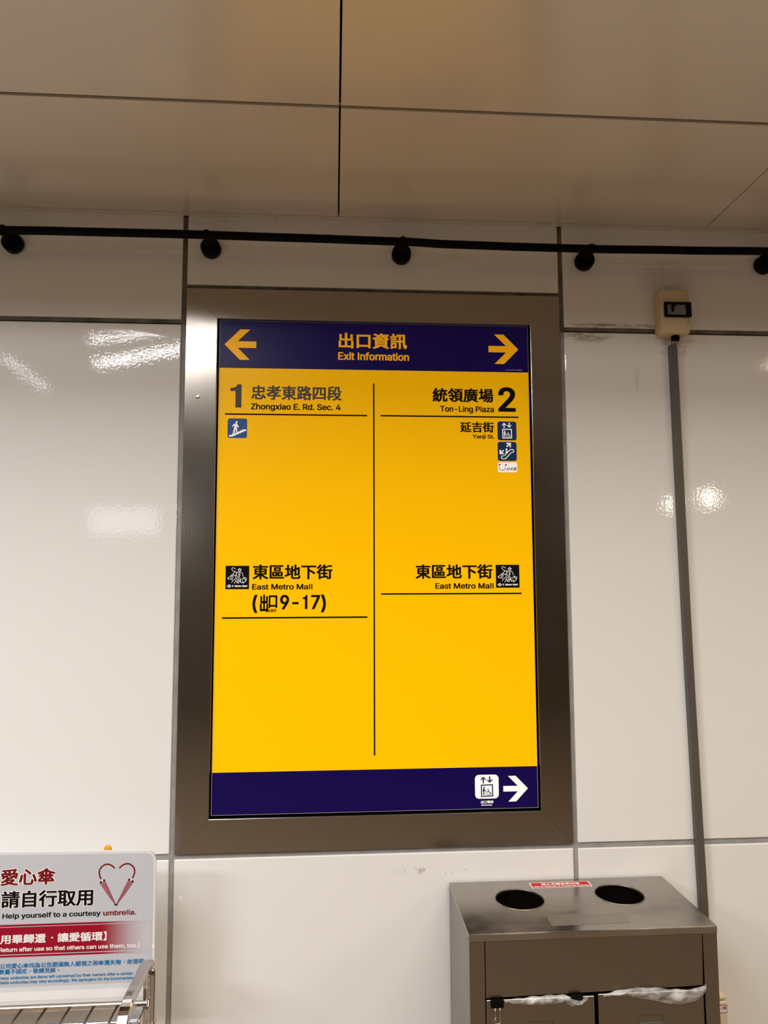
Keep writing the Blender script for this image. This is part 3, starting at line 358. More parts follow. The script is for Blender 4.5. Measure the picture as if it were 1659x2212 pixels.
26399: (1000, [[33,-40,16,0,12,12,23,28,21,31,7,15,-1,9,-2,2,15,0,3,0,-10,-7,0,-10,24,-33,18,-30,16,-2,8,3,28,-19,12,-1,7,2,10,19,13,31,9,36,7,49,3,1,58,-1,0,-87,-3,-1,-45,0,-6,-1,-2,-10,11,-32,8,-3,53,2,18,5,11,7,6,10,2,19,0,314,-2,5,-8,1,-147,0,-6,-4,-1,-29,-21,0,-3,2,-1,44,-6,3,-40,-1,-5,-4,0,-42,-46,-2,-3,2,-1,44,-9,3,-33,0,-7,-2,-1,-5,0,-40,-30,-2,-4,-3,0,-4,0,-34,6,-2,28,-2,0,-145,-34,0,-5,-2,-1,-4,0,-32,2,-4,6,-2,46,0,-21,-33,-32,-35,1,-10],[198,18,-30,39,42,0],[95,101,0,23,47,0,0,-23],[196,101,-1,145,24,1,1,-96,-3,-49],[272,141,0,46,2,2,55,0,1,-16,-1,-33],[95,166,0,22,48,-1,0,-19,-2,-2],[95,229,0,18,44,1,4,-2,-2,-17],[274,233,-2,3,0,44,58,0,0,-46]]),
28415: (1000, [[112,-38,5,-1,25,-1,17,2,1,51,14,2,18,26,8,-24,19,-2,0,-44,3,-6,40,-1,6,2,2,49,14,2,18,28,2,-2,7,-24,6,-2,13,0,1,-2,0,-13,-2,-2,-33,0,-7,-2,-1,-10,9,-26,7,-2,48,2,15,3,10,8,4,8,1,15,0,192,-2,2,-7,1,-103,0,0,11,58,2,2,5,1,54,61,1,3,6,0,31,-2,4,-62,2,-1,34,-5,4,-46,-2,-2,-4,0,-31,-2,-1,-61,1,0,31,-2,4,-3,1,-40,1,-6,-2,-1,-4,0,-31,-3,-1,-53,0,-27,17,-26,14,-14,1,-7,-2,-15,-23,0,-9,3,-4,33,-20,30,-23,17,0,6,5,55,0,2,-58,6,-2,50,-1,-1,-11,-99,0,-7,-1,-2,-5,0,-67,-14,13,-13,1,-6,-2,-32,-65,-34,-63,0,-12,23,-21,9,-2,11,2,56,112],[161,78,0,42,9,-21],[270,80,0,43,10,-20],[218,102,-22,46,3,1,20,-1],[329,102,-22,46,1,0,23,0,0,-43],[66,152,15,-1,6,3,14,25,1,11,-23,17,-42,23,-9,2,-12,-2,-15,-24,0,-12,36,-21],[216,246,-2,3,0,12,2,2,61,-1,0,-16]]),
28961: (1000, [[36,-39,18,-1,11,10,21,29,22,44,1,8,-2,4,-31,9,241,0,-25,-9,-3,-4,1,-8,30,-42,23,-40,6,-2,13,0,32,12,1,11,-6,12,-19,30,-30,40,41,0,7,2,0,40,-5,2,-46,0,-3,2,0,49,38,1,6,3,-1,39,-7,2,-36,1,0,48,40,3,3,3,0,7,0,27,-3,4,-242,2,-1,1,12,23,0,10,-34,11,-17,-1,-17,-31,-21,-28,-23,-25,-24,-20,-2,-5,1,-9,25,-20,-9,-4,1,-39,6,-2,37,-1,-1,-50,-48,-1,-5,-1,-1,-3,-1,-34,2,-5,50,-1,-5,-2,-11,-23,-15,-26,-24,-29,1,-12],[136,-35,17,-2,30,5,4,3,-3,44,-6,36,-4,5,-14,0,-29,-3,-4,-2,-1,-8],[233,-35,5,-2,12,0,32,7,3,3,-1,15,-9,30,-16,37,-5,4,-12,0,-30,-6,-4,-4,0,-8,14,-38],[118,109,-2,50,18,1,3,-1,0,-49,-3,-2],[189,108,-2,2,0,49,21,0,1,-49,-3,-2],[261,109,-2,1,0,49,23,0,0,-49,-2,-2],[52,204,13,12,1,-11],[118,204,-2,49,18,1,3,-1,0,-48],[189,204,-2,1,0,48,21,1,1,-49],[261,204,-2,3,0,46,23,1,0,-49]]),
20154: (1000, [[31,-37,11,-2,11,2,33,21,34,29,20,22,22,30,18,31,20,49,2,1,21,-50,19,-32,21,-29,32,-32,24,-19,39,-21,13,0,4,2,9,13,13,12,0,13,-47,28,-39,35,-29,40,-21,40,-16,42,-16,68,-3,21,2,57,-2,8,-47,1,-8,-3,-3,-72,-6,-42,-12,-51,-19,-48,-30,-48,-40,-43,-55,-37,0,-12,13,-11]]),
35469: (1000, [[23,-35,44,1,3,4,1,14,82,0,6,2,2,6,7,-2,15,1,7,12,9,27,4,-41,4,-11,9,-9,21,-5,84,0,11,3,8,7,5,6,8,20,6,-2,15,1,23,13,2,10,-19,48,-27,49,-4,3,-13,0,-23,-11,-4,-4,1,-9,21,-40,-18,0,-5,-2,-2,-36,-3,-10,-5,-2,-46,1,0,82,19,-37,4,-2,17,1,21,16,2,8,-4,12,-11,19,-29,42,-4,3,-15,0,-24,-15,-1,-10,4,-7,-2,-1,-24,-1,-3,-2,-3,-5,-14,5,-16,-2,-8,-36,0,34,-4,4,-134,0,-3,-6,0,-139,1,-4],[71,26,-1,49,41,0,0,-48],[180,130,19,0,24,13,21,17,16,18,7,11,1,-11,5,-13,2,-12,4,-4,59,-1,13,3,10,6,8,11,4,8,5,27,6,106,0,14,-1,4,-9,1,-202,0,-4,-5,1,-33,3,-3,16,-2,-14,-33,-2,21,-2,2,-52,2,5,4,1,11,-17,27,-19,26,-4,2,-15,-1,-24,-14,-1,-13,28,-42,-66,-2,-2,-6,2,-32,8,-2,143,0,5,-2,-9,-9,-128,-1,-5,-5,0,-25,1,-6,4,-4,128,0,5,4,1,22,17,-12,19,0,19,25,13,30,7,23,-1,8,-5,2,19,0,-6,-27,-6,-17,-9,-19,-10,-15,-15,-16,-16,-13,-25,-15,0,-10],[22,132,9,-2,124,1,4,5,-1,32,-7,3,-126,-1,-5,-5,0,-29],[269,189,-1,2,14,27,8,23,10,44,31,0,-5,-67,-5,-25,-6,-3,-38,1]]),
20043: (1000, [[31,-32,12,-2,10,2,25,33,15,13,40,-27,23,-8,28,-5,33,-3,57,1,89,2,23,3,11,35,0,9,-5,3,-101,-6,-78,0,-37,5,-20,7,-8,6,48,34,34,27,59,56,40,45,29,40,1,8,-1,4,-27,17,-82,-2,-1,13,-14,23,-29,42,-2,2,-7,1,-12,0,-28,-15,-2,-3,1,-10,26,-39,8,-12,-1,-2,-152,0,-6,-1,-2,-5,0,-34,1,-4,3,-2,240,0,0,-2,-51,-55,-52,-47,-30,-22,-46,-31,-17,-2,-19,-9,-18,-13,-20,-18,-10,-12,-1,-10]]),
38632: (1000, [[29,-38,7,-2,36,0,8,3,2,104,61,-44,19,0,8,9,2,-61,3,-6,42,-1,7,2,1,99,2,1,63,-42,17,1,13,12,0,-28,-1,-3,-58,1,-6,-3,-1,-10,12,-30,8,-2,59,2,19,3,12,7,7,11,2,13,0,236,-3,2,-6,1,-137,0,-2,1,0,34,162,1,4,5,0,36,-2,4,-8,1,-360,0,-11,-2,-1,-39,4,-5,159,-1,-2,-35,-134,0,-8,-3],[320,63,-72,44,-14,0,-7,-3,-2,1,0,43,19,-10,49,-32,16,0,11,10],[170,65,-63,41,-17,0,-8,-7,-1,49,1,1,11,-7,52,-36,17,0,8,7],[320,147,-65,38,-17,0,-13,-10,0,17,95,0],[168,149,-59,35,-16,0,-11,-10,-1,18,90,0,1,-42,-2,-2]]),
36986: (1000, [[20,-39,11,-1,10,1,21,30,17,18,42,-28,24,-9,29,-5,38,-2,63,0,107,4,11,3,3,17,6,17,-1,10,-6,2,-23,-1,-2,1,6,9,-1,10,-43,19,20,2,4,5,0,134,-5,6,-215,-1,-2,-7,0,-132,4,-5,23,-2,-40,-17,-10,9,1,156,277,1,2,5,0,25,-1,4,-3,2,-116,3,80,0,6,2,0,74,-6,2,-80,0,-2,2,0,16,-2,3,-47,1,-4,-4,0,-16,-2,-2,-76,0,-6,-2,-2,-49,-30,34,-35,35,-17,0,-25,-16,-2,-5,1,-8,36,-38,26,-32,17,-2,-1,-29,-2,-1,-84,0,-7,-3,-1,-36,1,-4,7,-2,44,0,0,-110,-29,-21,-31,-34,1,-10],[189,12,-11,2,59,35,2,7,2,2,11,-2,-1,-10,3,-5,65,-27,-67,-4],[187,92,-1,2,3,2,111,0,3,-2,0,-2,-3,0],[187,129,0,3,116,0,0,-2,-3,-1],[187,166,-1,2,3,0,114,0,-1,-2],[109,242,21,18,1,-12,5,-4,78,0],[182,279,0,7,3,1,31,-1,0,-7,-2,0],[271,279,-2,2,2,6,34,-1,0,-7]]),
22833: (1000, [[25,-39,6,-2,13,1,36,14,31,16,26,16,23,19,17,18,15,21,10,17,15,-25,17,-21,20,-21,24,-18,23,-14,29,-13,32,-9,17,1,21,29,0,11,-57,20,-23,12,-21,15,-20,18,-16,19,-18,32,142,1,4,5,0,36,-2,4,-6,1,-159,1,2,61,127,2,4,5,-1,40,-7,1,-123,1,-1,65,-2,3,-6,1,-40,0,-6,-2,-1,-67,-46,-1,13,45,0,10,-3,3,-33,7,-17,-2,-14,-41,-16,-38,-18,-34,-24,-31,1,-11,31,-17,-30,-1,-4,-2,0,-41,2,-2,7,-1,136,-1,-12,-23,-12,-17,-18,-18,-19,-15,-25,-16,-63,-28,-1,-12],[63,165,19,27,21,35,67,-1,0,-40,-4,-22]]),
29289: (1000, [[78,-39,7,-1,36,0,6,1,2,3,0,144,47,14,-21,-26,-16,-15,-1,-8,2,-4,25,-19,13,0,6,1,16,16,17,21,27,44,22,48,17,51,2,1,5,-1,-16,-59,-13,-36,-15,-33,-17,-32,-19,-27,-22,-24,-23,-21,-2,-10,27,-21,15,-2,6,3,24,22,27,34,14,23,18,33,16,38,23,74,2,-2,0,-6,-8,-101,-5,-34,-8,-30,-5,-8,-5,-3,-48,2,-4,-3,0,-9,6,-15,3,-16,3,-3,32,-2,29,2,15,3,12,8,11,17,5,15,9,48,11,129,4,82,-1,8,-7,2,-143,0,12,49,0,10,-4,3,-27,5,-15,0,-5,-4,-12,-44,-19,-47,-1,9,-3,3,-38,2,0,75,-2,5,-8,1,-40,-1,-2,-5,0,-23,-5,2,-27,4,-16,-2,-12,-75,-7,-32,-10,-27,0,-11,26,-16,17,0,2,1,6,15,12,42,14,0,0,-73,-72,-21,-2,-3,-1,-8,8,-30,3,-4,17,0,47,14],[180,127,-4,30,23,31,22,43,7,1,2,-1,-3,-11,-20,-46],[129,157,0,59,23,1,-22,-32,1,-9,18,-12],[72,262,5,39,0,-38]]),
65292: (1000, [[60,-45,4,-1,15,6,26,18,12,13,13,23,4,17,1,17,-2,21,-7,14,-11,11,-17,3,-13,-2,-10,-5,-8,-11,-2,-19,5,-15,13,-9,17,-3,-4,-15,-11,-15,-12,-10,-22,-13]]),
25925: (1000, [[164,-39,6,-2,13,1,34,17,27,18,34,29,41,-40,39,-24,18,1,23,27,-1,12,-28,15,-21,16,-20,21,-15,19,15,29,15,38,12,42,9,44,26,1,5,3,0,38,-3,4,-4,0,-124,0,14,57,0,9,-3,3,-34,5,-11,0,-5,-2,-13,-53,-9,-26,-6,3,-64,0,-2,2,-1,74,-7,2,-42,0,-3,-2,-1,-4,0,-71,-66,-1,-4,0,-3,-4,0,-36,3,-4,68,0,2,-2,0,-55,-49,0,-4,-1,-3,-3,1,-181,6,-3,42,1,3,4,0,21,2,2,71,0,4,-2,-5,-4,0,-11],[189,22,0,112,13,2,15,18,16,-48,15,-33,-27,-29],[76,50,-2,2,0,67,62,0,0,-67,-2,-2],[282,129,-19,54,-10,39,1,3,56,-1,-14,-59],[134,165,-2,0,0,55,2,2,53,-1,-8,-18,-25,-38]]),
29694: (1000, [[123,-41,5,-2,13,1,27,10,24,12,19,15,14,16,11,18,8,21,8,39,2,1,13,0,2,-3,0,-92,4,-17,5,-6,11,-7,12,-2,59,-1,21,4,10,10,5,10,4,26,2,23,-2,5,-28,12,-17,0,-3,-5,-1,-31,-4,-11,-23,0,-2,2,0,83,48,0,6,4,0,225,-2,6,-8,2,-194,0,-8,-3,-148,0,-8,-3,1,-40,5,-2,49,0,0,-2,0,-65,-47,-2,-3,-3,-1,-4,0,-31,2,-5,49,-2,0,-82,-61,-17,-1,-10,8,-32,5,-1,15,0,143,42,4,6,-2,19,23,0,-5,-24,-6,-14,-10,-14,-10,-12,-17,-11,-44,-19,0,-12],[117,98,-1,67,48,2,0,-58,-13,-1],[216,133,0,22,3,1,104,-1,-1,-23],[216,197,0,23,106,0,1,-2,-1,-21],[164,209,-48,3,1,67,47,0],[216,262,0,21,3,2,101,0,3,-2,-1,-22]]),
25976: (1000, [[23,-41,17,0,40,10,27,10,28,13,38,-19,14,0,15,12,19,-26,6,-1,13,0,34,28,29,37,26,-32,21,-19,10,-7,18,1,20,23,-1,10,-21,17,-18,19,-15,23,-11,21,10,28,10,38,13,78,22,1,6,3,0,38,-8,3,-86,0,9,60,-1,8,-4,2,-29,3,-11,0,-4,-3,-15,-79,-1,12,-3,4,-21,1,-3,1,0,34,-2,4,-6,2,-61,0,0,24,-4,3,-42,-1,-2,-5,0,-21,-57,0,-6,-2,-2,-4,0,-35,-23,-1,-3,-2,-1,-4,1,-31,5,-2,21,-1,0,-38,3,-4,-12,-2,-2,-4,1,-74,6,-3,53,-1,-2,-4,-3,-1,-53,0,-6,-3,0,-34,6,-2,28,0,-17,-21,0,-11,44,-17,-23,-8,-49,-12,-1,-11],[213,1,-5,6,-30,16,18,22,11,18,11,23,-1,10,-21,9,-58,0,3,4,2,1,80,1,2,2,1,21,1,2,7,-3,14,0,9,12,20,-66,-12,-21,-17,-23,-19,-21],[124,46,-17,6,-1,2,8,11,36,0,-19,-19,-3,-2],[74,147,0,8,25,0,0,-8],[147,147,0,8,3,0,23,0,2,-1,0,-7],[303,159,-11,57,-1,7,2,1,21,-1],[215,193,-2,0,3,4,0,38,22,0,-15,-42],[84,231,0,5,2,1,13,-1,0,-5,-2,-1],[147,231,0,5,3,1,12,0,3,-2,0,-4,-3,-1],[84,275,0,2,2,2,13,-2,0,-2,-2,-1],[147,275,0,3,3,1,15,-2,0,-2,-3,-1]]),
37327: (1000, [[8,-29,8,-1,344,0,27,0,6,1,1,34,-5,4,-160,1,-3,1,1,5,126,0,7,2,1,2,0,29,-3,4,-129,1,-3,2,0,2,3,1,116,0,7,3,0,107,0,5,-3,2,4,2,32,0,6,2,1,31,-2,5,-5,1,-50,1,5,2,1,4,-1,105,-8,3,-162,0,-103,0,-7,-3,-1,-105,1,-4,4,-2,-50,-1,-3,-1,-2,-5,1,-32,6,-1,34,0,5,-2,-3,-2,0,-5,0,-107,9,-3,109,0,3,-3,-3,-2,-126,-1,-3,-4,0,-29,3,-3,4,-1,124,0,1,-5,-3,-1,-160,-1,-2,-2,-1,-4],[105,95,-1,5,3,1,66,-1,0,-4,-3,-2],[227,95,0,6,72,-1,0,-4,-3,-2],[105,135,-1,5,3,1,66,-1,-1,-5],[227,135,0,6,72,-1,0,-4,-3,-1],[113,253,-1,3,3,2,169,0,3,-2,0,-2,-3,-2],[113,292,-1,4,3,1,172,-1,-1,-4,-2,0]]),
19981: (1000, [[173,-38,6,-2,40,0,7,2,2,2,0,207,2,2,69,-53,51,-46,19,0,26,25,0,11,-12,12,-39,33,-51,37,-38,26,-17,0,-8,-6,-2,3,1,15,26,39,127,1,2,4,0,15,0,23,-2,3,-356,1,-10,-2,0,-40,3,-5,166,-1,-26,-36,-43,-47,-51,-42,-58,-35,-1,-5,1,-7,21,-27,19,-1,22,12,39,26,36,29,27,26]]),
22266: (1000, [[25,-39,6,-2,42,0,4,4,1,15,33,0,211,0,1,-15,3,-4,44,0,6,2,2,6,-2,356,-10,3,-333,0,-8,-2,-1,-357],[80,22,-2,2,0,156,0,14,2,2,6,-3,87,-1,1,-27,-2,-1,-59,0,-7,-3,-1,-114,2,-3,6,-2,183,1,3,6,0,112,-7,3,-65,0,-1,28,96,0,0,-169],[157,82,-1,3,0,38,91,0,-1,-41],[80,231,-2,3,0,47,102,0,-4,-1,-2,-4,0,-40,-2,-1,-86,0],[322,234,-95,1,-1,41,-1,4,-5,1,102,0]]),
23450: (1000, [[28,-40,5,-1,13,0,10,8,21,23,24,40,19,-21,21,-16,23,-11,23,-7,27,-5,30,-3,139,0,13,33,0,9,-3,3,-132,1,-32,3,-2,3,0,61,2,2,112,0,4,1,1,6,0,31,-1,4,-2,2,-115,1,0,48,96,0,4,1,2,3,0,15,2,1,44,1,3,6,-1,95,-8,2,-135,0,-25,47,-11,1,-8,-1,-32,-9,0,-10,12,-26,-1,-2,-141,0,-7,-2,-1,-95,2,-5,6,-2,42,1,2,-17,4,-4,93,0,2,-2,0,-135,-2,-1,-8,6,-19,18,-8,13,-11,23,7,42,0,15,-4,2,-31,3,-17,-1,-10,-55,-15,-44,-21,-36,-30,-31,1,-12],[75,220,-1,33,3,1,247,-1,0,-32]]),
25964: (1000, [[190,-39,17,-2,17,8,36,25,29,29,15,-18,20,-19,35,-23,18,0,24,27,0,8,-2,5,-24,14,-21,16,-18,20,-13,19,13,28,13,40,11,42,7,44,23,1,4,3,0,38,-2,2,-6,1,-105,1,13,57,-1,8,-4,3,-32,5,-16,-1,-11,-50,-2,10,-2,2,-44,1,-1,35,-4,4,-40,0,-6,-2,-1,-36,-3,-1,-18,1,0,34,-3,4,-44,0,-3,-4,-2,-35,-44,0,-4,-2,-1,-3,1,-36,6,-2,42,0,1,-2,-1,-6,-9,-3,-9,-27,-11,-25,-14,-24,-17,-23,1,-9,26,-20,8,-2,0,-99,2,-4,4,-1,36,0,5,5,2,17,61,0,7,2,1,6,-1,120,-7,2,-66,0,-1,2,8,13,78,0,-6,-105,-5,-43,-6,-23,-7,-8,-48,1,-3,-3,0,-9,5,-14,3,-15,3,-2,59,-1,15,3,13,6],[203,18,-2,2,5,33,5,85,13,1,4,6,30,-75,-24,-27],[81,80,-1,47,3,1,19,0,0,-47],[289,134,-14,41,-9,45,2,4,42,0,0,-6,-7,-38,-8,-32],[100,227,-2,1,3,6,5,1,3,4,1,23,20,0,0,-30,3,-3,7,-1,40,2,1,4,1,28,40,0,-13,-35]]),
35211: (1000, [[22,-39,17,-2,33,10,28,11,21,13,16,14,14,19,10,19,10,38,2,2,40,0,1,-88,5,-17,5,-6,8,-5,23,-6,89,0,23,3,13,8,8,14,5,15,4,44,-3,4,-14,5,-14,8,-16,1,-4,-3,-4,-42,-3,-8,-4,-4,-61,0,-4,1,-2,5,0,69,2,2,63,0,4,2,2,2,0,234,-2,6,-10,1,-255,0,-8,-1,-2,-6,0,-234,2,-2,4,-2,42,0,3,-2,-6,-19,-8,-15,-10,-12,-13,-10,-21,-11,-50,-16,-1,-12,10,-12],[116,129,0,25,169,-1,0,-24,-2,0],[116,196,0,24,169,0,0,-23,-2,-1],[116,263,0,24,165,0,4,-2,0,-21,-2,-2]]),
35538: (1000, [[205,-35,5,-2,27,0,34,2,15,5,9,9,4,17,1,112,68,0,4,1,3,3,0,118,-2,6,-7,2,-186,0,-6,-1,-3,-3,0,-122,1,-2,6,-2,68,0,1,-99,-1,-3,-41,1,38,76,0,8,-2,4,-29,9,-17,-2,-19,-41,-17,-28,0,79,-2,4,-128,2,-9,-3,1,-148,6,-2,38,0,4,4,0,15,2,0,84,0,4,4,0,9,17,-10,13,0,6,4],[349,-12,19,0,23,11,4,4,0,8,-19,41,-26,47,-5,3,-13,0,-27,-10,-2,-12],[69,28,0,46,2,2,38,-1,0,-49,-38,0],[24,131,129,0,4,4,0,32,-2,2,-6,2,-124,-1,-4,-1,-1,-4,0,-30],[223,152,-2,2,0,38,2,2,96,0,5,-2,0,-40],[23,184,130,-1,4,5,0,31,-2,3,-6,2,-124,-1,-4,-1,-1,-5,0,-29],[6,236,8,-1,150,0,6,3,0,15,4,2,215,0,4,4,-1,36,-1,2,-6,2,-82,0,-20,45,-4,2,-12,0,-30,-8,-4,-3,0,-10,11,-26,-83,-1,-3,-3,-1,-18,-33,-1,-3,2,3,5,-3,12,-25,44,-6,6,-15,1,-25,-13,-2,-4,0,-9,21,-36,2,-7,-59,-1,-6,-2,-2,-31]]),
12290: (1000, [[68,-27,24,1,21,9,17,16,7,12,3,11,2,14,-1,15,-9,21,-8,10,-11,9,-21,8,-14,2,-15,-2,-21,-9,-11,-8,-7,-10,-9,-21,-1,-15,1,-14,9,-21,18,-18,10,-6],[69,1,-15,7,-8,9,-5,13,0,13,7,15,11,10,12,5,13,0,15,-6,9,-10,6,-14,0,-13,-5,-13,-9,-10,-16,-7]]),
31105: (1000, [[124,-39,8,-2,57,2,19,3,13,8,5,8,2,11,1,71,2,2,38,0,4,-2,-19,-13,0,-12,47,-37,36,-34,19,0,26,18,0,11,-33,31,-48,36,4,2,80,1,2,6,-1,33,-9,2,-360,-1,-3,-3,0,-25,0,-9,3,-3,67,-1,4,-2,-15,-17,-18,-17,-45,-31,0,-11,28,-21,17,1,16,11,30,23,29,32,9,11,-1,11,-22,8,54,2,4,-2,0,-59,-6,-1,-48,0,-7,-3,0,-11],[62,123,9,-1,272,0,3,5,-1,34,-4,3,-30,1,0,42,28,-27,17,-13,17,0,21,22,1,6,-1,7,-36,28,-28,30,2,2,43,0,6,2,0,37,-6,3,-64,0,0,36,-4,4,-6,1,-36,0,-6,-3,-1,-38,-121,0,0,36,-2,4,-47,0,-3,-4,-1,-36,-59,0,-6,-2,0,-38,6,-2,38,0,3,-2,-26,-31,-16,-15,-20,-14,-1,-3,1,-10,20,-22,16,-1,19,13,25,27,1,-39,-20,-1,-4,-3,-1,-34],[137,165,0,47,2,3,21,-18,8,-3,21,-26,7,-2,14,2,20,14,27,26,1,-1,1,-42,-2,-1],[200,222,-3,9,-41,30,33,2,47,-1,1,-2,-14,-16]]),
27490: (1000, [[9,-19,10,-1,362,0,9,1,2,5,0,33,-1,5,-3,1,-141,1,-4,2,0,135,128,1,3,5,-1,39,-8,2,-122,1,0,128,-7,4,-46,-1,-2,-7,0,-307,-4,-2,-66,1,0,224,-2,3,-4,2,-44,0,-4,-3,-1,-4,0,-221,-2,-2,-46,0,-6,-2,-1,-36]]),
19999: (1000, [[331,-40,17,-1,19,7,14,7,2,10,-14,27,-24,34,-25,32,-27,31,-17,0,-31,-14,0,-11,31,-38,-2,-1,-141,-7,-4,2,63,78,185,0,8,2,2,38,-3,5,-159,1,1,35,124,0,6,3,0,9,0,27,-4,5,-126,1,-1,32,144,1,3,5,-1,38,-11,2,-320,0,-9,-2,-1,-4,0,-32,2,-6,137,-1,1,-3,0,-28,-1,-2,-118,0,-7,-4,0,-36,3,-4,122,-1,1,-3,0,-30,-1,-2,-145,0,-8,-4,0,-36,3,-5,103,-1,-48,-60,-21,-21,-14,-7,-1,-11,11,-34,17,-1,17,4,33,3,192,11]]),
26820: (1000, [[173,-38,6,-2,34,0,12,2,3,64,27,-18,40,-20,42,-15,23,-6,17,1,20,26,1,8,-2,5,-61,16,-36,14,-22,12,5,1,105,1,2,2,1,4,0,29,-2,5,-162,2,0,4,4,2,94,0,4,4,1,48,54,1,6,2,1,31,-2,6,-59,2,0,10,14,-1,5,2,19,17,2,11,-2,3,-15,11,-40,26,76,1,3,5,0,30,-2,4,-8,1,-149,0,-19,31,-4,2,-9,0,-38,-8,-1,-9,8,-15,-2,-1,-146,0,-8,-2,-1,-33,3,-5,82,-1,-36,-20,-26,-10,-1,-10,10,-23,7,-3,21,1,0,-14,-59,-2,-3,-6,1,-31,6,-2,55,-1,0,-48,4,-4,93,0,3,-2,0,-4,-159,-3,-2,-4,0,-29,0,-4,3,-2,102,-1,5,-1,-22,-12,-36,-15,-56,-16,-4,-4,1,-10,19,-26,17,-1,23,7,43,17,37,19,28,18],[124,139,0,11,3,2,44,0,2,-2,0,-11],[226,139,0,12,46,1,4,-2,-2,-11],[124,193,0,19,45,3,4,-2,0,-19,-2,-2],[226,192,0,25,77,4,4,-2,-4,-2,-21,0,-5,-2,-1,-21,-2,-2],[156,254,-1,1,26,17,51,0,2,-9,10,-6]]),
23478: (1000, [[133,-38,43,-2,25,2,17,7,18,14,8,13,9,29,1,19,0,41,21,-37,14,-19,30,-29,19,-13,20,-10,16,0,4,2,19,23,1,7,-1,7,-36,20,-30,27,-23,32,-13,27,0,2,43,31,15,14,-1,10,-27,21,2,2,1,7,1,1,45,-1,4,1,3,3,0,88,-3,7,-145,0,-3,2,-19,35,-12,2,-40,-11,-2,-10,9,-16,-3,-2,-132,0,-9,-3,0,-88,1,-6,8,-2,40,1,1,-8,5,-2,55,0,4,-2,-54,-23,-60,-18,-2,-3,0,-9,17,-25,4,-2,13,0,19,5,44,16,44,20,6,-7,-25,-15,-38,-18,-42,-17,-40,-12,-3,-4,1,-8,16,-25,5,-2,13,0,21,7,59,24,54,29,3,-3,0,-4,-28,-20,-47,-27,-52,-22,-48,-14,-3,-4,1,-11,15,-25,4,-2,14,0,47,16,29,13,40,20,36,22,1,-8,-4,-17,-6,-10,-8,-7,-10,-3,-38,1,-10,-2,-1,-10],[235,143,-30,43,19,14,76,0,4,-2,-27,-23],[325,242,-248,1,-2,1,0,19,250,1]]),
24237: (1000, [[31,-39,19,0,9,19,19,-20,19,0,23,15,23,22,32,-17,17,-5,36,-7,46,-2,105,0,7,2,12,31,-1,8,-3,3,-131,0,-31,3,-30,8,-12,6,-18,12,16,33,1,-2,1,-31,4,-5,185,0,8,2,1,34,-2,5,-72,1,0,45,1,2,56,0,4,1,3,3,0,34,-3,4,-59,1,-2,1,0,38,2,2,46,11,11,6,0,10,-16,24,-5,2,-13,0,-61,-16,-71,-10,-4,7,-20,12,-14,0,-11,-3,-69,0,-2,1,0,11,4,2,295,0,5,4,1,34,-2,4,-7,2,-130,0,-20,38,-12,2,-33,-7,-5,-3,0,-11,9,-16,0,-3,-150,0,-7,-2,-1,-4,-1,-160,-4,-55,-9,-51,-17,-50,2,-8],[68,-1,-2,2,10,40,8,51,11,-29,13,-27,-19,-21],[190,71,-2,1,16,54,7,-3,50,0,1,-47,-66,0,-5,-2],[139,89,-2,2,-8,23,-11,2,4,5,28,0],[84,107,3,25,8,-18,4,-2],[87,152,0,55,47,0,-30,-42,-11,-10],[198,160,-12,4,-17,-1,-4,2,31,48,2,0,5,-17,4,-2,12,0,42,4,0,-32,-50,0,-4,-1,-5,-6]]),
22403: (1000, [[127,-21,7,-2,141,0,112,0,8,2,1,35,-2,7,-73,2,29,133,9,48,-1,10,-36,7,-13,0,-5,-2,-16,-102,-21,-94,-139,-2,-3,-4],[14,14,7,-1,12,1,126,49,5,4,0,9,-6,27,-3,4,-17,0,-25,-9,-3,1,1,102,40,2,2,3,1,19,1,1,228,1,3,4,-1,38,-7,3,-82,0,-7,31,-14,40,-4,3,-15,1,-29,-8,-4,-5,0,-8,16,-54,-90,-1,-5,-4,0,-19,-1,-1,-32,0,-2,90,-6,3,-43,-1,-3,-7,0,-84,-43,-1,-5,-5,1,-38,6,-2,38,0,3,-2,0,-122,-53,-20,-2,-10],[201,25,20,-1,29,9,2,5,-6,50,-14,80,-10,46,-6,4,-12,0,-28,-6,-3,-2,-1,-4]]),
22334: (1000, [[118,-39,6,-2,14,2,30,36,22,42,9,23,11,38,2,0,16,-27,19,-28,-35,-28,-36,-20,-1,-13,22,-24,17,-1,12,6,32,21,26,21,38,-27,37,-19,17,1,22,26,1,9,-2,4,-40,19,-37,27,16,25,18,34,15,40,12,45,-1,10,-21,9,-43,-1,25,97,-2,11,-26,1,-170,0,-7,-1,-2,-4,1,-36,6,-3,38,-1,-6,-82,-6,-43,-10,-42,-2,-2,-4,3,-15,-1,-25,-9,-1,104,46,2,1,4,0,36,-6,4,-41,0,0,87,-1,4,-11,2,-33,0,-5,-2,-2,-4,0,-87,-46,-1,-4,-3,0,-4,0,-32,1,-4,49,-2,0,-122,-1,-2,-51,-18,-3,-3,0,-9,10,-31,3,-3,13,0,105,40,2,-1,-3,-7,-18,-28,-24,-29,1,-9],[284,89,-11,13,-19,32,-16,33,-12,34,6,72,1,1,45,-1,-27,-95,1,-9,6,-3,61,-1,-17,-44]]),
40: (385, [[92,-63,49,0,5,2,1,3,0,7,-22,52,-15,42,-8,38,-3,33,3,45,10,49,15,49,20,47,-1,10,-5,2,-47,0,-7,-3,-16,-30,-13,-35,-11,-41,-8,-41,-2,-31,0,-31,7,-56,8,-31,13,-33,22,-44]]),
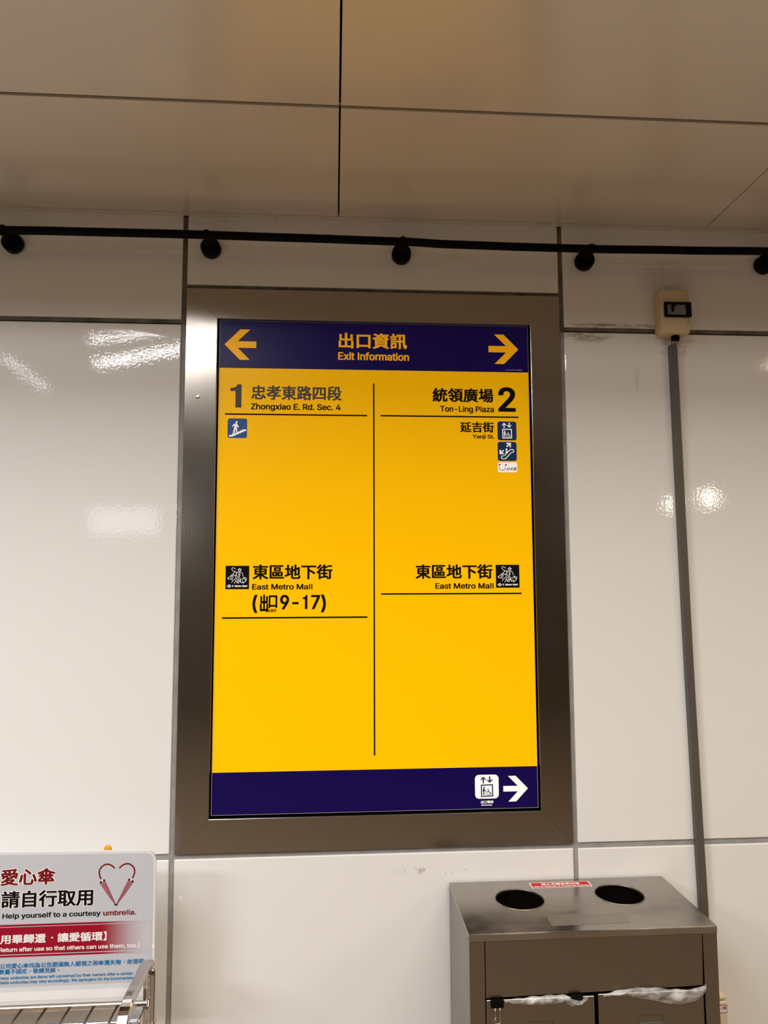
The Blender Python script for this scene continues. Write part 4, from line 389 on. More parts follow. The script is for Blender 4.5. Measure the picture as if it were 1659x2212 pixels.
41: (385, [[12,-63,48,0,7,3,16,30,15,36,10,33,7,37,3,28,-1,36,-3,33,-7,35,-10,37,-12,34,-18,35,-5,2,-47,0,-5,-1,-3,-3,0,-8,20,-47,15,-49,9,-45,4,-40,-3,-40,-9,-42,-14,-42,-22,-50,0,-9]]),
44: (263, [[13,-76,40,0,7,2,31,111,0,7,-3,4,-54,1,-9,-3,-18,-110,1,-10]]),
45: (642, [[56,100,144,0,5,4,0,40,-3,3,-7,1,-141,-1,-3,-5,0,-38,1,-2]]),
46: (263, [[44,-10,19,0,11,2,9,6,7,9,3,11,-1,16,-6,12,-10,8,-14,3,-26,-1,-12,-7,-7,-9,-3,-17,3,-17,12,-12]]),
48: (642, [[118,-12,25,1,26,4,21,11,16,13,14,18,11,24,8,28,4,33,1,38,-4,37,-8,33,-11,26,-14,19,-19,15,-21,10,-24,4,-30,0,-24,-4,-21,-10,-17,-15,-14,-19,-12,-23,-7,-29,-4,-30,-1,-40,3,-35,8,-33,11,-26,16,-21,17,-15,21,-9],[124,37,-12,5,-9,8,-8,9,-9,16,-9,38,-2,40,5,42,11,31,8,10,9,10,11,6,10,2,12,-3,12,-9,10,-11,6,-12,10,-35,3,-45,-4,-40,-6,-19,-7,-16,-9,-12,-10,-9,-12,-5]]),
49: (556, [[97,-5,60,0,0,301,-43,0,-9,-27,-23,-16,-37,-6,0,-39,52,0]]),
50: (642, [[28,-8,197,0,9,3,1,40,-3,4,-121,3,86,91,18,26,11,24,4,30,-1,15,-4,17,-7,14,-9,13,-24,18,-16,7,-24,5,-30,0,-24,-3,-16,-6,-19,-11,-14,-14,-9,-15,-5,-12,-4,-18,-1,-19,4,-5,55,1,3,2,4,23,7,13,12,11,19,5,16,-4,14,-10,8,-12,3,-17,-5,-21,-16,-24,-124,-134,-1,-35,1,-3]]),
51: (642, [[111,-12,42,2,16,4,17,6,14,8,14,12,10,13,8,17,4,18,1,26,-5,21,-9,18,-11,14,-19,14,-19,8,-23,5,74,85,0,35,-4,4,-186,1,-7,-1,-3,-4,0,-37,3,-6,112,-1,-64,-73,-1,-38,5,-5,37,-1,17,-2,14,-6,10,-7,9,-12,6,-19,-1,-16,-7,-14,-10,-10,-9,-5,-14,-4,-12,-1,-19,5,-14,10,-7,10,-5,18,-3,2,-53,1,-6,-1,-3,-4,2,-19,5,-17,9,-14,11,-13,17,-11,16,-8,19,-5]]),
52: (642, [[152,-8,48,0,7,2,1,5,0,52,36,2,5,5,-1,40,-6,3,-30,0,-4,2,0,80,-1,5,-3,1,-49,0,-7,-1,-2,-86,-59,-1,-5,2,108,183,0,10,-7,3,-49,0,-7,-3,-119,-203,0,-35,4,-5,134,-1,0,-55,2,-3]]),
54: (642, [[117,-12,40,2,18,5,15,8,14,11,11,12,10,16,6,17,4,23,-2,31,-7,24,-12,18,-15,15,-19,10,-18,5,-33,3,66,97,1,9,-4,4,-54,1,-7,-2,-83,-123,-15,-28,-8,-26,-3,-26,2,-26,6,-21,10,-19,15,-16,17,-12,21,-8],[122,37,-16,8,-11,12,-8,16,-3,19,5,21,9,14,14,11,17,5,16,-5,15,-13,10,-19,2,-19,-5,-21,-11,-16,-18,-12,-9,-2]]),
55: (642, [[47,-8,53,0,6,3,129,256,1,42,-2,4,-10,2,-193,0,-7,-1,-2,-2,-1,-40,3,-5,137,-1,3,-1,-122,-243,0,-11]]),
57: (642, [[66,-8,53,0,7,3,77,113,15,26,10,23,5,21,2,21,-2,21,-5,22,-10,18,-14,17,-16,12,-17,8,-21,4,-26,2,-24,-2,-21,-7,-16,-9,-18,-15,-11,-17,-7,-16,-5,-26,0,-26,6,-26,11,-20,17,-17,21,-12,19,-5,32,-2,-67,-97,-1,-11],[129,147,-17,5,-14,12,-10,16,-4,22,4,18,10,18,14,11,17,6,17,-6,15,-14,9,-17,2,-19,-3,-19,-10,-16,-14,-11]]),
65: (680, [[1,-8,51,0,7,2,29,78,2,1,94,-1,28,-78,7,-2,47,0,10,3,0,11,-106,289,-2,3,-59,1,-8,-3,-106,-292,1,-9],[106,122,0,2,29,86,31,-88]]),
66: (647, [[25,-8,121,0,35,3,19,5,19,10,12,10,9,12,7,14,3,17,1,23,-2,17,-5,14,-9,14,-12,12,-15,9,17,14,10,16,5,20,-1,26,-4,18,-7,14,-12,15,-14,10,-23,9,-29,4,-120,1,-7,-1,-3,-2,0,-297,1,-4],[84,41,0,82,55,1,11,-2,18,-7,13,-15,6,-14,1,-14,-5,-12,-12,-11,-11,-5,-14,-3],[84,171,0,78,62,0,14,-6,11,-11,6,-14,0,-12,-6,-14,-11,-12,-12,-6,-12,-3]]),
67: (724, [[140,-12,30,1,23,3,24,8,19,12,17,14,14,19,10,21,6,24,-1,7,-4,2,-56,0,-3,-2,-9,-24,-14,-16,-18,-12,-25,-7,-21,4,-19,10,-16,14,-13,21,-8,21,-3,22,-1,28,4,23,7,21,10,17,13,14,14,10,17,7,14,2,14,-2,16,-6,12,-7,11,-11,9,-14,7,-19,4,-2,51,0,5,1,2,3,-2,19,-7,20,-10,18,-14,16,-16,13,-19,10,-21,7,-19,4,-37,0,-29,-4,-26,-10,-22,-15,-20,-20,-15,-25,-10,-26,-5,-30,-1,-40,4,-33,9,-31,13,-24,18,-20,27,-20,27,-11]]),
68: (712, [[25,-8,114,0,35,5,21,6,24,13,19,16,13,17,15,28,8,33,2,35,-2,35,-7,31,-12,26,-16,21,-20,18,-32,15,-32,6,-125,2,-7,-1,-3,-2,0,-297,1,-4],[84,41,0,208,3,1,40,0,28,-5,16,-8,15,-11,10,-13,9,-18,6,-22,2,-25,-1,-24,-5,-24,-8,-16,-9,-14,-11,-11,-15,-9,-14,-5,-19,-4]]),
69: (593, [[25,-8,191,0,10,3,1,40,-4,5,-139,2,0,80,125,1,6,3,1,10,0,30,-5,5,-127,1,0,77,3,1,136,1,2,5,0,37,-2,4,-9,2,-184,0,-7,-1,-3,-2,0,-297,1,-4]]),
71: (738, [[141,-12,26,0,28,5,24,8,21,12,16,15,14,19,9,21,6,26,1,54,-3,5,-128,1,-5,-1,-3,-5,1,-40,7,-2,66,-2,-6,-24,-15,-21,-12,-9,-16,-8,-19,-4,-12,2,-15,5,-16,9,-12,12,-12,16,-8,19,-5,24,-1,26,3,26,6,21,9,16,11,15,18,13,13,7,14,3,21,-2,17,-8,14,-11,11,-14,12,-25,54,-1,7,2,1,2,-2,17,-7,21,-11,19,-13,15,-16,13,-17,10,-19,7,-24,4,-37,1,-24,-3,-26,-8,-22,-13,-20,-19,-18,-26,-12,-31,-5,-30,-1,-40,4,-33,9,-31,16,-27,20,-22,24,-17,25,-9]]),
72: (733, [[25,-8,50,0,8,3,1,129,3,0,123,0,0,-129,5,-3,13,0,38,0,7,3,0,301,-7,3,-45,0,-7,-1,-4,-2,0,-123,-3,0,-123,0,-1,123,-6,3,-42,0,-11,-1,-4,-2,0,-297,1,-4]]),
73: (278, [[26,-5,60,0,0,301,-60,0]]),
76: (556, [[25,-8,184,0,7,1,3,4,0,38,-3,5,-132,2,0,249,-1,5,-3,2,-54,0,-5,-2,-1,-3,0,-294,1,-4]]),
77: (892, [[25,-8,50,0,6,3,1,157,2,7,66,-164,7,-3,40,0,10,3,66,167,1,-167,10,-3,45,0,7,2,0,302,-7,3,-61,0,-10,-3,-79,-207,-80,207,-10,3,-61,0,-7,-3,-1,-297,1,-4]]),
78: (743, [[25,-8,52,0,5,2,2,3,0,192,123,-194,4,-3,12,0,47,0,7,3,0,296,-2,6,-52,2,-9,-3,-1,-188,-2,-4,-122,193,-7,2,-52,0,-7,-1,-3,-2,0,-297,1,-4]]),
80: (630, [[25,-8,50,0,8,3,1,103,64,0,33,6,19,7,12,8,12,12,9,12,9,21,3,19,1,23,-3,22,-6,18,-9,15,-12,13,-14,10,-22,9,-32,5,-118,1,-7,-1,-3,-2,0,-297,1,-4],[84,147,0,102,55,1,16,-5,12,-8,11,-17,4,-21,-3,-21,-10,-16,-13,-10,-15,-4]]),
82: (636, [[25,-8,50,0,8,3,1,108,5,2,40,-1,61,-111,59,-1,7,3,0,11,-59,109,21,14,14,16,10,21,4,26,-1,31,-7,23,-12,20,-22,18,-23,10,-31,4,-120,1,-7,-1,-3,-2,0,-297,1,-4],[84,154,0,95,59,0,15,-5,13,-9,8,-15,4,-21,-4,-19,-10,-14,-12,-7,-16,-4]]),
83: (633, [[113,-13,27,0,26,3,21,6,19,9,14,11,13,16,8,16,4,17,1,21,-4,21,-8,16,-14,16,-15,11,-18,8,-63,19,-21,8,-15,9,-8,12,-1,14,4,10,5,7,17,12,21,5,21,-4,16,-9,10,-11,6,-19,3,-3,52,0,7,3,0,14,-3,16,-7,14,-10,15,-13,11,-16,10,-14,5,-21,5,-31,2,-26,-2,-21,-5,-19,-8,-19,-13,-11,-13,-9,-16,-5,-19,-1,-23,4,-19,9,-17,13,-13,14,-10,22,-10,81,-25,15,-10,8,-12,2,-9,-2,-9,-11,-17,-18,-11,-24,-6,-23,5,-17,9,-10,12,-6,20,-2,3,-55,1,-7,-2,0,-14,5,-23,9,-17,12,-14,14,-11,22,-10,18,-5]]),
84: (636, [[101,-8,52,0,5,2,1,3,0,252,3,1,86,1,3,5,0,35,-1,5,-3,2,-233,1,-7,-1,-3,-2,0,-40,2,-5,86,-1,3,-1,0,-250,1,-4]]),
87: (975, [[80,-8,57,0,6,3,50,183,3,2,50,-185,6,-3,29,0,28,0,6,3,80,291,-1,11,-8,2,-47,0,-8,-3,-50,-195,-51,192,-4,5,-56,1,-9,-3,-50,-189,-2,-4,-50,193,-9,3,-47,0,-7,-3,-1,-10,79,-289,2,-3]]),
88: (672, [[1,-8,55,0,7,1,70,102,3,0,70,-102,57,-1,9,3,0,11,-99,144,93,134,2,9,-3,4,-63,1,-66,-96,-66,95,-59,2,-8,-3,1,-12,92,-134,-99,-144,-1,-9,1,-3]]),
89: (669, [[108,-8,50,0,7,3,1,120,105,169,2,9,-4,5,-57,1,-7,-2,-70,-115,-73,116,-59,1,-8,-3,1,-11,106,-170,0,-118,2,-4]]),
90: (621, [[15,-8,216,0,9,3,1,40,-3,5,-149,2,149,216,1,33,-1,6,-10,2,-209,0,-7,-1,-3,-2,-1,-40,4,-5,143,-1,4,-1,-149,-217,-1,-35,1,-2]]),
93: (385, [[12,-63,90,0,7,2,2,3,0,367,-1,5,-4,2,-91,0,-5,-1,-3,-3,1,-39,4,-2,38,-2,0,-285,-2,-1,-36,0,-4,-2,-1,-39,1,-3]]),
97: (551, [[79,-13,35,2,15,3,14,6,2,-4,7,-2,47,0,5,2,1,3,0,148,-3,26,-6,16,-11,16,-14,11,-19,8,-26,5,-26,1,-21,-3,-19,-5,-18,-9,-15,-11,-9,-12,-9,-17,0,-7,2,-4,40,-11,17,1,7,11,11,12,10,5,11,3,10,-1,12,-5,11,-14,3,-14,-2,-4,-3,-3,-66,-10,-28,-7,-13,-6,-11,-8,-9,-11,-5,-11,-3,-17,0,-21,4,-17,9,-15,10,-11,13,-9,19,-7],[96,34,-14,4,-12,9,-5,13,4,12,10,8,12,5,52,8,-2,-23,-8,-17,-17,-14]]),
98: (601, [[119,-12,32,0,26,7,23,16,16,19,12,26,7,33,0,37,-6,31,-9,21,-13,19,-16,15,-17,9,-23,6,-31,1,-23,-4,-19,-8,-1,80,-9,3,-49,-1,-3,-2,-1,-5,1,-296,8,-3,47,0,5,3,2,6,16,-9],[118,36,-18,10,-13,17,-7,21,-3,28,5,28,10,21,16,14,17,5,19,-7,16,-16,10,-24,3,-28,-6,-30,-12,-23,-8,-8,-10,-6,-12,-3]]),
99: (560, [[106,-12,41,2,18,5,15,7,14,11,12,12,8,14,6,17,0,7,-5,3,-34,9,-17,-1,-4,-2,-6,-14,-9,-12,-14,-8,-14,-3,-12,3,-11,6,-10,10,-8,14,-8,30,2,31,10,26,8,11,9,7,20,7,16,-4,16,-12,10,-19,5,-3,19,0,32,9,4,4,0,7,-6,16,-7,12,-11,12,-22,15,-28,9,-24,2,-28,-2,-21,-5,-19,-9,-20,-17,-11,-17,-9,-19,-6,-23,-2,-28,2,-29,8,-28,11,-21,17,-19,17,-12,21,-8]]),
100: (601, [[100,-12,38,1,12,4,14,7,1,-5,6,-3,47,0,6,3,1,296,-1,5,-3,2,-50,1,-7,-3,-1,-78,-2,-2,-16,8,-24,4,-30,-1,-21,-5,-17,-9,-16,-13,-12,-15,-10,-19,-8,-30,-2,-38,3,-28,10,-28,14,-22,21,-18,24,-11],[107,37,-16,9,-13,17,-9,26,-1,28,5,23,9,19,14,14,11,6,10,1,11,-3,10,-5,15,-17,8,-24,2,-31,-6,-30,-12,-20,-10,-8,-10,-5,-8,-2]]),
101: (572, [[108,-12,42,1,30,11,14,9,12,11,10,15,5,14,0,7,-3,3,-35,9,-17,0,-5,-2,-6,-13,-10,-10,-12,-6,-14,-2,-14,3,-12,6,-12,11,-6,10,-5,14,0,10,145,0,8,1,2,3,-1,31,-3,24,-5,18,-10,20,-13,16,-18,12,-18,8,-22,5,-28,1,-21,-3,-21,-7,-19,-11,-17,-17,-11,-19,-8,-21,-4,-24,-1,-30,4,-26,9,-26,11,-19,15,-15,16,-11,21,-8],[70,136,6,16,12,16,15,9,14,3,14,-3,12,-8,10,-14,7,-19,-3,-2,-83,0]]),
102: (357, [[37,-8,47,0,9,3,1,183,42,1,5,1,2,5,-1,38,-8,2,-40,0,0,19,4,12,8,5,4,1,24,-2,8,3,9,33,0,7,-5,3,-22,4,-28,1,-19,-3,-16,-7,-16,-12,-10,-17,-3,-19,-1,-28,-36,-1,-6,-4,0,-35,2,-5,40,-2,0,-179,1,-4]]),
103: (602, [[104,-94,41,1,19,4,16,6,12,7,13,10,9,12,6,12,4,14,1,21,0,226,-2,5,-52,1,-6,-4,-1,-6,-17,8,-19,4,-30,0,-21,-3,-22,-9,-18,-15,-13,-16,-11,-21,-7,-36,1,-44,9,-33,17,-26,13,-12,12,-7,12,-5,18,-4,45,0,14,3,14,7,2,-1,0,-16,-6,-16,-12,-12,-14,-6,-14,-2,-19,4,-14,8,-14,17,-5,3,-19,-1,-31,-19,0,-9,5,-10,12,-13,12,-10,26,-11],[112,42,-18,8,-15,16,-9,21,-2,26,5,28,10,19,15,14,19,6,18,-6,16,-16,6,-12,5,-14,2,-26,-4,-26,-11,-21,-8,-7,-10,-6,-10,-3]]),
104: (581, [[21,-8,47,0,9,3,1,134,1,14,5,14,8,10,12,8,14,5,14,-4,9,-7,7,-9,5,-12,2,-15,0,-138,7,-3,48,0,4,1,3,4,0,148,-3,21,-6,19,-8,14,-9,10,-13,9,-18,7,-21,3,-28,-1,-17,-4,-16,-7,0,77,-5,5,-52,0,-4,-2,-2,-3,0,-294,1,-4]]),
105: (233, [[21,-8,50,0,5,2,1,3,1,221,-2,5,-2,1,-52,1,-5,-2,-1,-3,-1,-221,1,-4],[31,246,29,0,9,3,9,7,6,12,1,14,-3,9,-8,10,-14,6,-22,0,-14,-4,-9,-7,-5,-12,0,-19,7,-11]]),
106: (233, [[-15,-89,38,1,24,7,17,15,11,21,3,26,0,236,-1,4,-4,3,-50,1,-7,-4,-1,-242,-2,-9,-6,-8,-7,-3,-17,-1,-3,-3,0,-40,1,-2],[28,247,12,-2,19,1,9,2,9,7,6,11,2,12,-3,12,-6,9,-14,7,-20,1,-14,-2,-12,-7,-7,-13,0,-17,7,-13]]),
107: (539, [[21,-8,47,0,9,3,1,80,7,7,70,-88,7,-2,55,0,7,2,1,3,-1,9,-92,118,85,87,0,12,-7,2,-59,-1,-73,-74,0,143,-5,5,-52,0,-4,-2,-2,-3,0,-294,1,-4]]),
108: (268, [[26,-5,56,0,0,301,-56,0]]),
109: (866, [[21,-8,47,0,9,3,1,150,4,12,8,12,10,7,13,5,9,-3,10,-7,7,-9,3,-10,0,-153,2,-5,7,-2,42,0,10,3,2,153,2,9,8,12,11,8,12,4,12,-4,9,-6,5,-7,4,-12,1,-157,11,-3,42,0,8,2,1,161,-4,23,-9,20,-12,13,-9,7,-18,7,-18,3,-23,0,-21,-3,-18,-7,-18,-12,-9,9,-10,6,-23,7,-33,0,-14,-4,-14,-7,-3,6,-4,2,-47,0,-7,-2,-2,-5,0,-219,1,-4]]),
110: (580, [[21,-8,47,0,9,3,1,134,1,14,5,14,8,10,12,8,14,5,14,-4,9,-7,7,-9,5,-12,2,-15,0,-138,7,-3,31,0,18,0,5,3,1,143,-2,21,-4,19,-5,12,-8,12,-12,11,-21,10,-24,4,-37,-1,-26,-10,-3,7,-4,1,-47,1,-7,-2,-2,-5,0,-219,1,-4]]),
111: (588, [[106,-12,25,0,23,3,16,6,17,10,15,13,12,17,9,21,5,21,2,29,-1,25,-6,24,-9,21,-12,17,-16,14,-18,10,-21,6,-26,3,-26,-1,-23,-6,-19,-9,-20,-17,-11,-17,-9,-19,-6,-23,-2,-28,2,-29,8,-28,11,-21,17,-19,17,-12,21,-8],[107,37,-16,9,-13,17,-8,23,-2,29,5,25,11,21,16,14,19,5,9,-2,12,-6,16,-17,9,-26,3,-29,-6,-28,-5,-10,-10,-13,-9,-7,-12,-6,-9,-1]]),
112: (601, [[21,-89,47,-1,9,3,1,87,16,-8,19,-4,31,0,19,3,16,6,19,12,14,15,9,14,8,19,5,25,1,36,-3,26,-7,23,-11,21,-14,16,-17,13,-23,8,-26,3,-33,-3,-11,-3,-12,-7,-3,7,-4,3,-47,0,-6,-1,-2,-3,-1,-303,1,-5],[122,35,-18,8,-15,16,-8,21,-4,28,3,27,10,23,16,16,19,6,12,-3,9,-5,14,-15,9,-20,4,-29,-4,-28,-10,-23,-8,-10,-10,-7,-11,-4]]),
114: (365, [[21,-8,47,0,9,3,1,138,2,15,9,16,15,10,14,4,23,-2,9,2,2,42,-1,5,-3,1,-44,1,-12,-2,-14,-7,-3,5,-7,2,-44,0,-7,-2,-2,-224,1,-4]]),
115: (516, [[91,-12,41,1,16,4,16,6,15,10,9,9,7,12,5,14,2,19,-3,19,-6,14,-11,12,-13,8,-14,7,-65,17,-10,7,-5,8,1,9,6,8,10,6,14,4,9,-2,9,-5,10,-11,6,-12,3,-1,17,0,36,8,2,10,-3,8,-14,25,-19,14,-23,9,-22,2,-23,0,-19,-2,-17,-5,-14,-7,-14,-10,-11,-15,-5,-15,-2,-18,3,-19,6,-14,10,-12,11,-8,17,-7,63,-17,10,-6,5,-7,1,-9,-6,-10,-15,-9,-14,-3,-11,2,-12,6,-8,9,-6,15,-5,3,-19,-1,-33,-7,-3,-3,0,-9,6,-17,8,-14,9,-9,11,-8,16,-7]]),
116: (320, [[84,-10,36,1,11,3,3,3,0,9,-8,31,-6,2,-26,-1,-7,6,-2,12,0,122,42,2,2,5,0,35,-2,3,-5,2,-37,0,0,47,-3,4,-54,1,-5,-2,0,-3,-1,-47,-27,-1,-6,-4,0,-37,6,-4,27,-1,1,-134,6,-24,8,-11,12,-10,17,-7]]),
117: (581, [[92,-11,38,2,25,10,2,-7,5,-2,45,0,8,2,2,224,-3,5,-49,2,-10,-3,0,-134,-2,-14,-5,-14,-10,-12,-11,-7,-14,-4,-12,3,-11,8,-7,10,-4,11,-1,14,-1,139,-6,3,-40,0,-10,0,-5,-3,0,-150,5,-33,10,-19,16,-17,21,-10]]),
118: (551, [[84,-8,49,0,8,3,83,216,1,9,-3,4,-51,1,-10,-2,-49,-136,-3,-2,-50,138,-6,2,-47,0,-10,-2,0,-13,83,-215]]),
119: (805, [[70,-8,47,0,8,3,37,122,35,-122,5,-3,9,0,40,0,6,3,66,216,-1,12,-5,2,-16,0,-33,0,-7,-2,-33,-118,-3,-3,-33,121,-9,2,-45,0,-7,-2,-35,-124,-35,124,-7,2,-40,0,-14,-2,-1,-12,64,-209,2,-7]]),
120: (536, [[3,-8,59,1,45,66,44,-66,57,-1,8,3,0,11,-72,104,69,101,-1,12,-9,2,-54,-1,-40,-61,-2,0,-39,60,-6,2,-19,0,-33,0,-7,-2,0,-12,67,-99,-72,-106,0,-11]]),
121: (551, [[39,-91,28,1,21,5,19,12,13,18,9,18,95,247,1,10,-3,4,-54,1,-7,-3,-49,-135,-3,-2,-49,137,-7,3,-42,0,-10,0,-5,-3,0,-12,81,-211,-10,-26,-9,-12,-7,-4,-22,2,-8,-3,-8,-31,0,-9,7,-4]]),
122: (538, [[15,-8,181,0,9,3,1,40,-3,4,-106,1,-3,2,107,141,2,5,-2,35,-9,2,-146,0,-26,0,-6,-2,-1,-40,2,-5,107,-2,-111,-144,-2,-35,1,-3]]),
}


def steps(lists):
    out = []
    for L in lists:
        x = y = 0
        q = []
        for i in range(0, len(L), 2):
            x += L[i]; y += L[i + 1]
            q.append((x / 400, y / 400))
        out.append(q)
    return out


G, GH = {' ': (0.268, [])}, {}
for code, rec in GLYPHS.items():
    G[chr(code)] = (rec[0] / 1000, steps(rec[1]))
    if len(rec) > 2: GH[chr(code)] = steps(rec[2])
# punctuation stands in the middle of its square on these signs
for ch, dx, dy in (('．', 0.30, 0.32), ('，', 0.30, 0.30), ('。', 0.28, 0.26)):
    G[ch] = (G[ch][0], [[(a + dx, c + dy) for a, c in lp] for lp in G[ch][1]])


def lay(string, u0, u1, v0, v1, latin, halo=False, slant=0.0, track=0.0):
    """glyph loops of a line fitted to the box u0..u1, v0..v1 (baseline..cap height for latin)"""
    x = 0.0
    body, hal = [], []
    for ch in string:
        adv, loops = G[ch]
        body.append([[(a + x + slant * b, b) for a, b in lp] for lp in loops])
        hl = GH.get(ch, loops) if halo else []
        hal.append([[(a + x + slant * b, b) for a, b in lp] for lp in hl])
        x += adv + track
    xs = [a for gl in body for lp in gl for a, b in lp]
    ys = [b for gl in body for lp in gl for a, b in lp]
    x0, x1 = min(xs), max(xs)
    if latin: y0, y1 = -0.012, 0.740
    else: y0, y1 = min(ys), max(ys)
    if latin and string in '()': y0, y1 = min(ys), max(ys)
    su, sv = (u1 - u0) / (x1 - x0), (v1 - v0) / (y1 - y0)
    f = lambda L: [[[(u0 + (a - x0) * su, v0 + (b - y0) * sv) for a, b in lp] for lp in gl] for gl in L if gl]
    return f(body), f(hal)


def fill(loops, mp, k):
    c = bpy.data.curves.new('tmp', 'CURVE')
    c.dimensions = '2D'
    c.fill_mode = 'BOTH'
    for lp in loops:
        s = c.splines.new('POLY')
        s.points.add(len(lp) - 1)
        for pt, (a, b) in zip(s.points, lp): pt.co = (a * 100, b * 100, 0, 1)
        s.use_cyclic_u = True
    o = bpy.data.objects.new('tmp', c)
    COL.objects.link(o)
    bpy.context.view_layer.update()
    me = bpy.data.meshes.new_from_object(o.evaluated_get(bpy.context.evaluated_depsgraph_get()))
    for v in me.vertices: v.co = mp(v.co.x / 100, v.co.y / 100, k)
    bpy.data.objects.remove(o)
    bpy.data.curves.remove(c)
    return me


def text(mb, mp, string, u0, u1, v0, v1, latin, mi=0, k=2, halo_mi=None, slant=0.0, track=0.0):
    body, hal = lay(string, u0, u1, v0, v1, latin, halo_mi is not None, slant, track)
    if halo_mi is not None:
        for i, gl in enumerate(hal): mb.add_mesh(fill(gl, mp, k + 0.3 * (i % 2)), halo_mi)
        k += 1
    for i, gl in enumerate(body): mb.add_mesh(fill(gl, mp, k + 0.3 * (i % 2)), mi)


# ------------------------------------------------------------------ materials
def nt(name):
    m = bpy.data.materials.new(name)
    m.use_nodes = True
    return m, m.node_tree, m.node_tree.nodes['Principled BSDF']


def plain(name, col, rough=0.5, metal=0.0, coat=0.0, coat_rough=0.1, spec=0.5, alpha=1.0):
    m, t, b = nt(name)
    b.inputs['Base Color'].default_value = (*col, 1)
    b.inputs['Roughness'].default_value = rough
    b.inputs['Metallic'].default_value = metal
    b.inputs['Coat Weight'].default_value = coat
    b.inputs['Coat Roughness'].default_value = coat_rough
    b.inputs['Specular IOR Level'].default_value = spec
    b.inputs['Alpha'].default_value = alpha
    return m


def N(t, kind, **kw):
    n = t.nodes.new(kind)
    for k, v in kw.items(): setattr(n, k, v)
    return n


def noise(t, coord, scale, detail=3, rough=0.5, sc=None):
    n = N(t, 'ShaderNodeTexNoise')
    n.inputs['Scale'].default_value = scale
    n.inputs['Detail'].default_value = detail
    n.inputs['Roughness'].default_value = rough
    if sc:
        mp = N(t, 'ShaderNodeMapping')
        mp.inputs['Scale'].default_value = sc
        t.links.new(coord, mp.inputs['Vector'])
        coord = mp.outputs['Vector']
    t.links.new(coord, n.inputs['Vector'])
    return n.outputs['Fac']


def ramp(t, fac, p0, c0, p1, c1):
    r = N(t, 'ShaderNodeValToRGB')
    r.color_ramp.elements[0].position = p0
    r.color_ramp.elements[0].color = (*c0, 1)
    r.color_ramp.elements[1].position = p1
    r.color_ramp.elements[1].color = (*c1, 1)
    t.links.new(fac, r.inputs['Fac'])
    return r.outputs['Color']


def mixc(t, fac, a, b, mode='MIX'):
    m = N(t, 'ShaderNodeMix', data_type='RGBA', blend_type=mode)
    for sock, v in ((m.inputs[0], fac), (m.inputs[6], a), (m.inputs[7], b)):
        if isinstance(v, bpy.types.NodeSocket): t.links.new(v, sock)
        elif isinstance(v, (int, float)): sock.default_value = v
        else: sock.default_value = (*v, 1)
    return m.outputs[2]


def bump(t, b, h, strength, dist, sock='Normal'):
    n = N(t, 'ShaderNodeBump')
    n.inputs['Strength'].default_value = strength
    n.inputs['Distance'].default_value = dist
    t.links.new(h, n.inputs['Height'])
    t.links.new(n.outputs['Normal'], b.inputs[sock])
    return n


def blob(t, pos, c, rx, rz):
    """soft elliptical stain mask on the wall, centred at c=(x,z)"""
    s = N(t, 'ShaderNodeSeparateXYZ')
    t.links.new(pos, s.inputs[0])

    def term(o, c0, r):
        a = N(t, 'ShaderNodeMath', operation='SUBTRACT')
        t.links.new(o, a.inputs[0]); a.inputs[1].default_value = c0
        d = N(t, 'ShaderNodeMath', operation='DIVIDE')
        t.links.new(a.outputs[0], d.inputs[0]); d.inputs[1].default_value = r
        p = N(t, 'ShaderNodeMath', operation='POWER')
        t.links.new(d.outputs[0], p.inputs[0]); p.inputs[1].default_value = 2
        return p.outputs[0]
    ad = N(t, 'ShaderNodeMath', operation='ADD')
    t.links.new(term(s.outputs[0], c[0], rx), ad.inputs[0])
    t.links.new(term(s.outputs[2], c[1], rz), ad.inputs[1])
    mr = N(t, 'ShaderNodeMapRange')
    t.links.new(ad.outputs[0], mr.inputs[0])
    mr.inputs[1].default_value = 0; mr.inputs[2].default_value = 1
    mr.inputs[3].default_value = 1; mr.inputs[4].default_value = 0
    return mr.outputs[0]


def mul(t, a, b):
    m = N(t, 'ShaderNodeMath', operation='MULTIPLY')
    for s, v in ((m.inputs[0], a), (m.inputs[1], b)):
        if isinstance(v, bpy.types.NodeSocket): t.links.new(v, s)
        else: s.default_value = v
    return m.outputs[0]


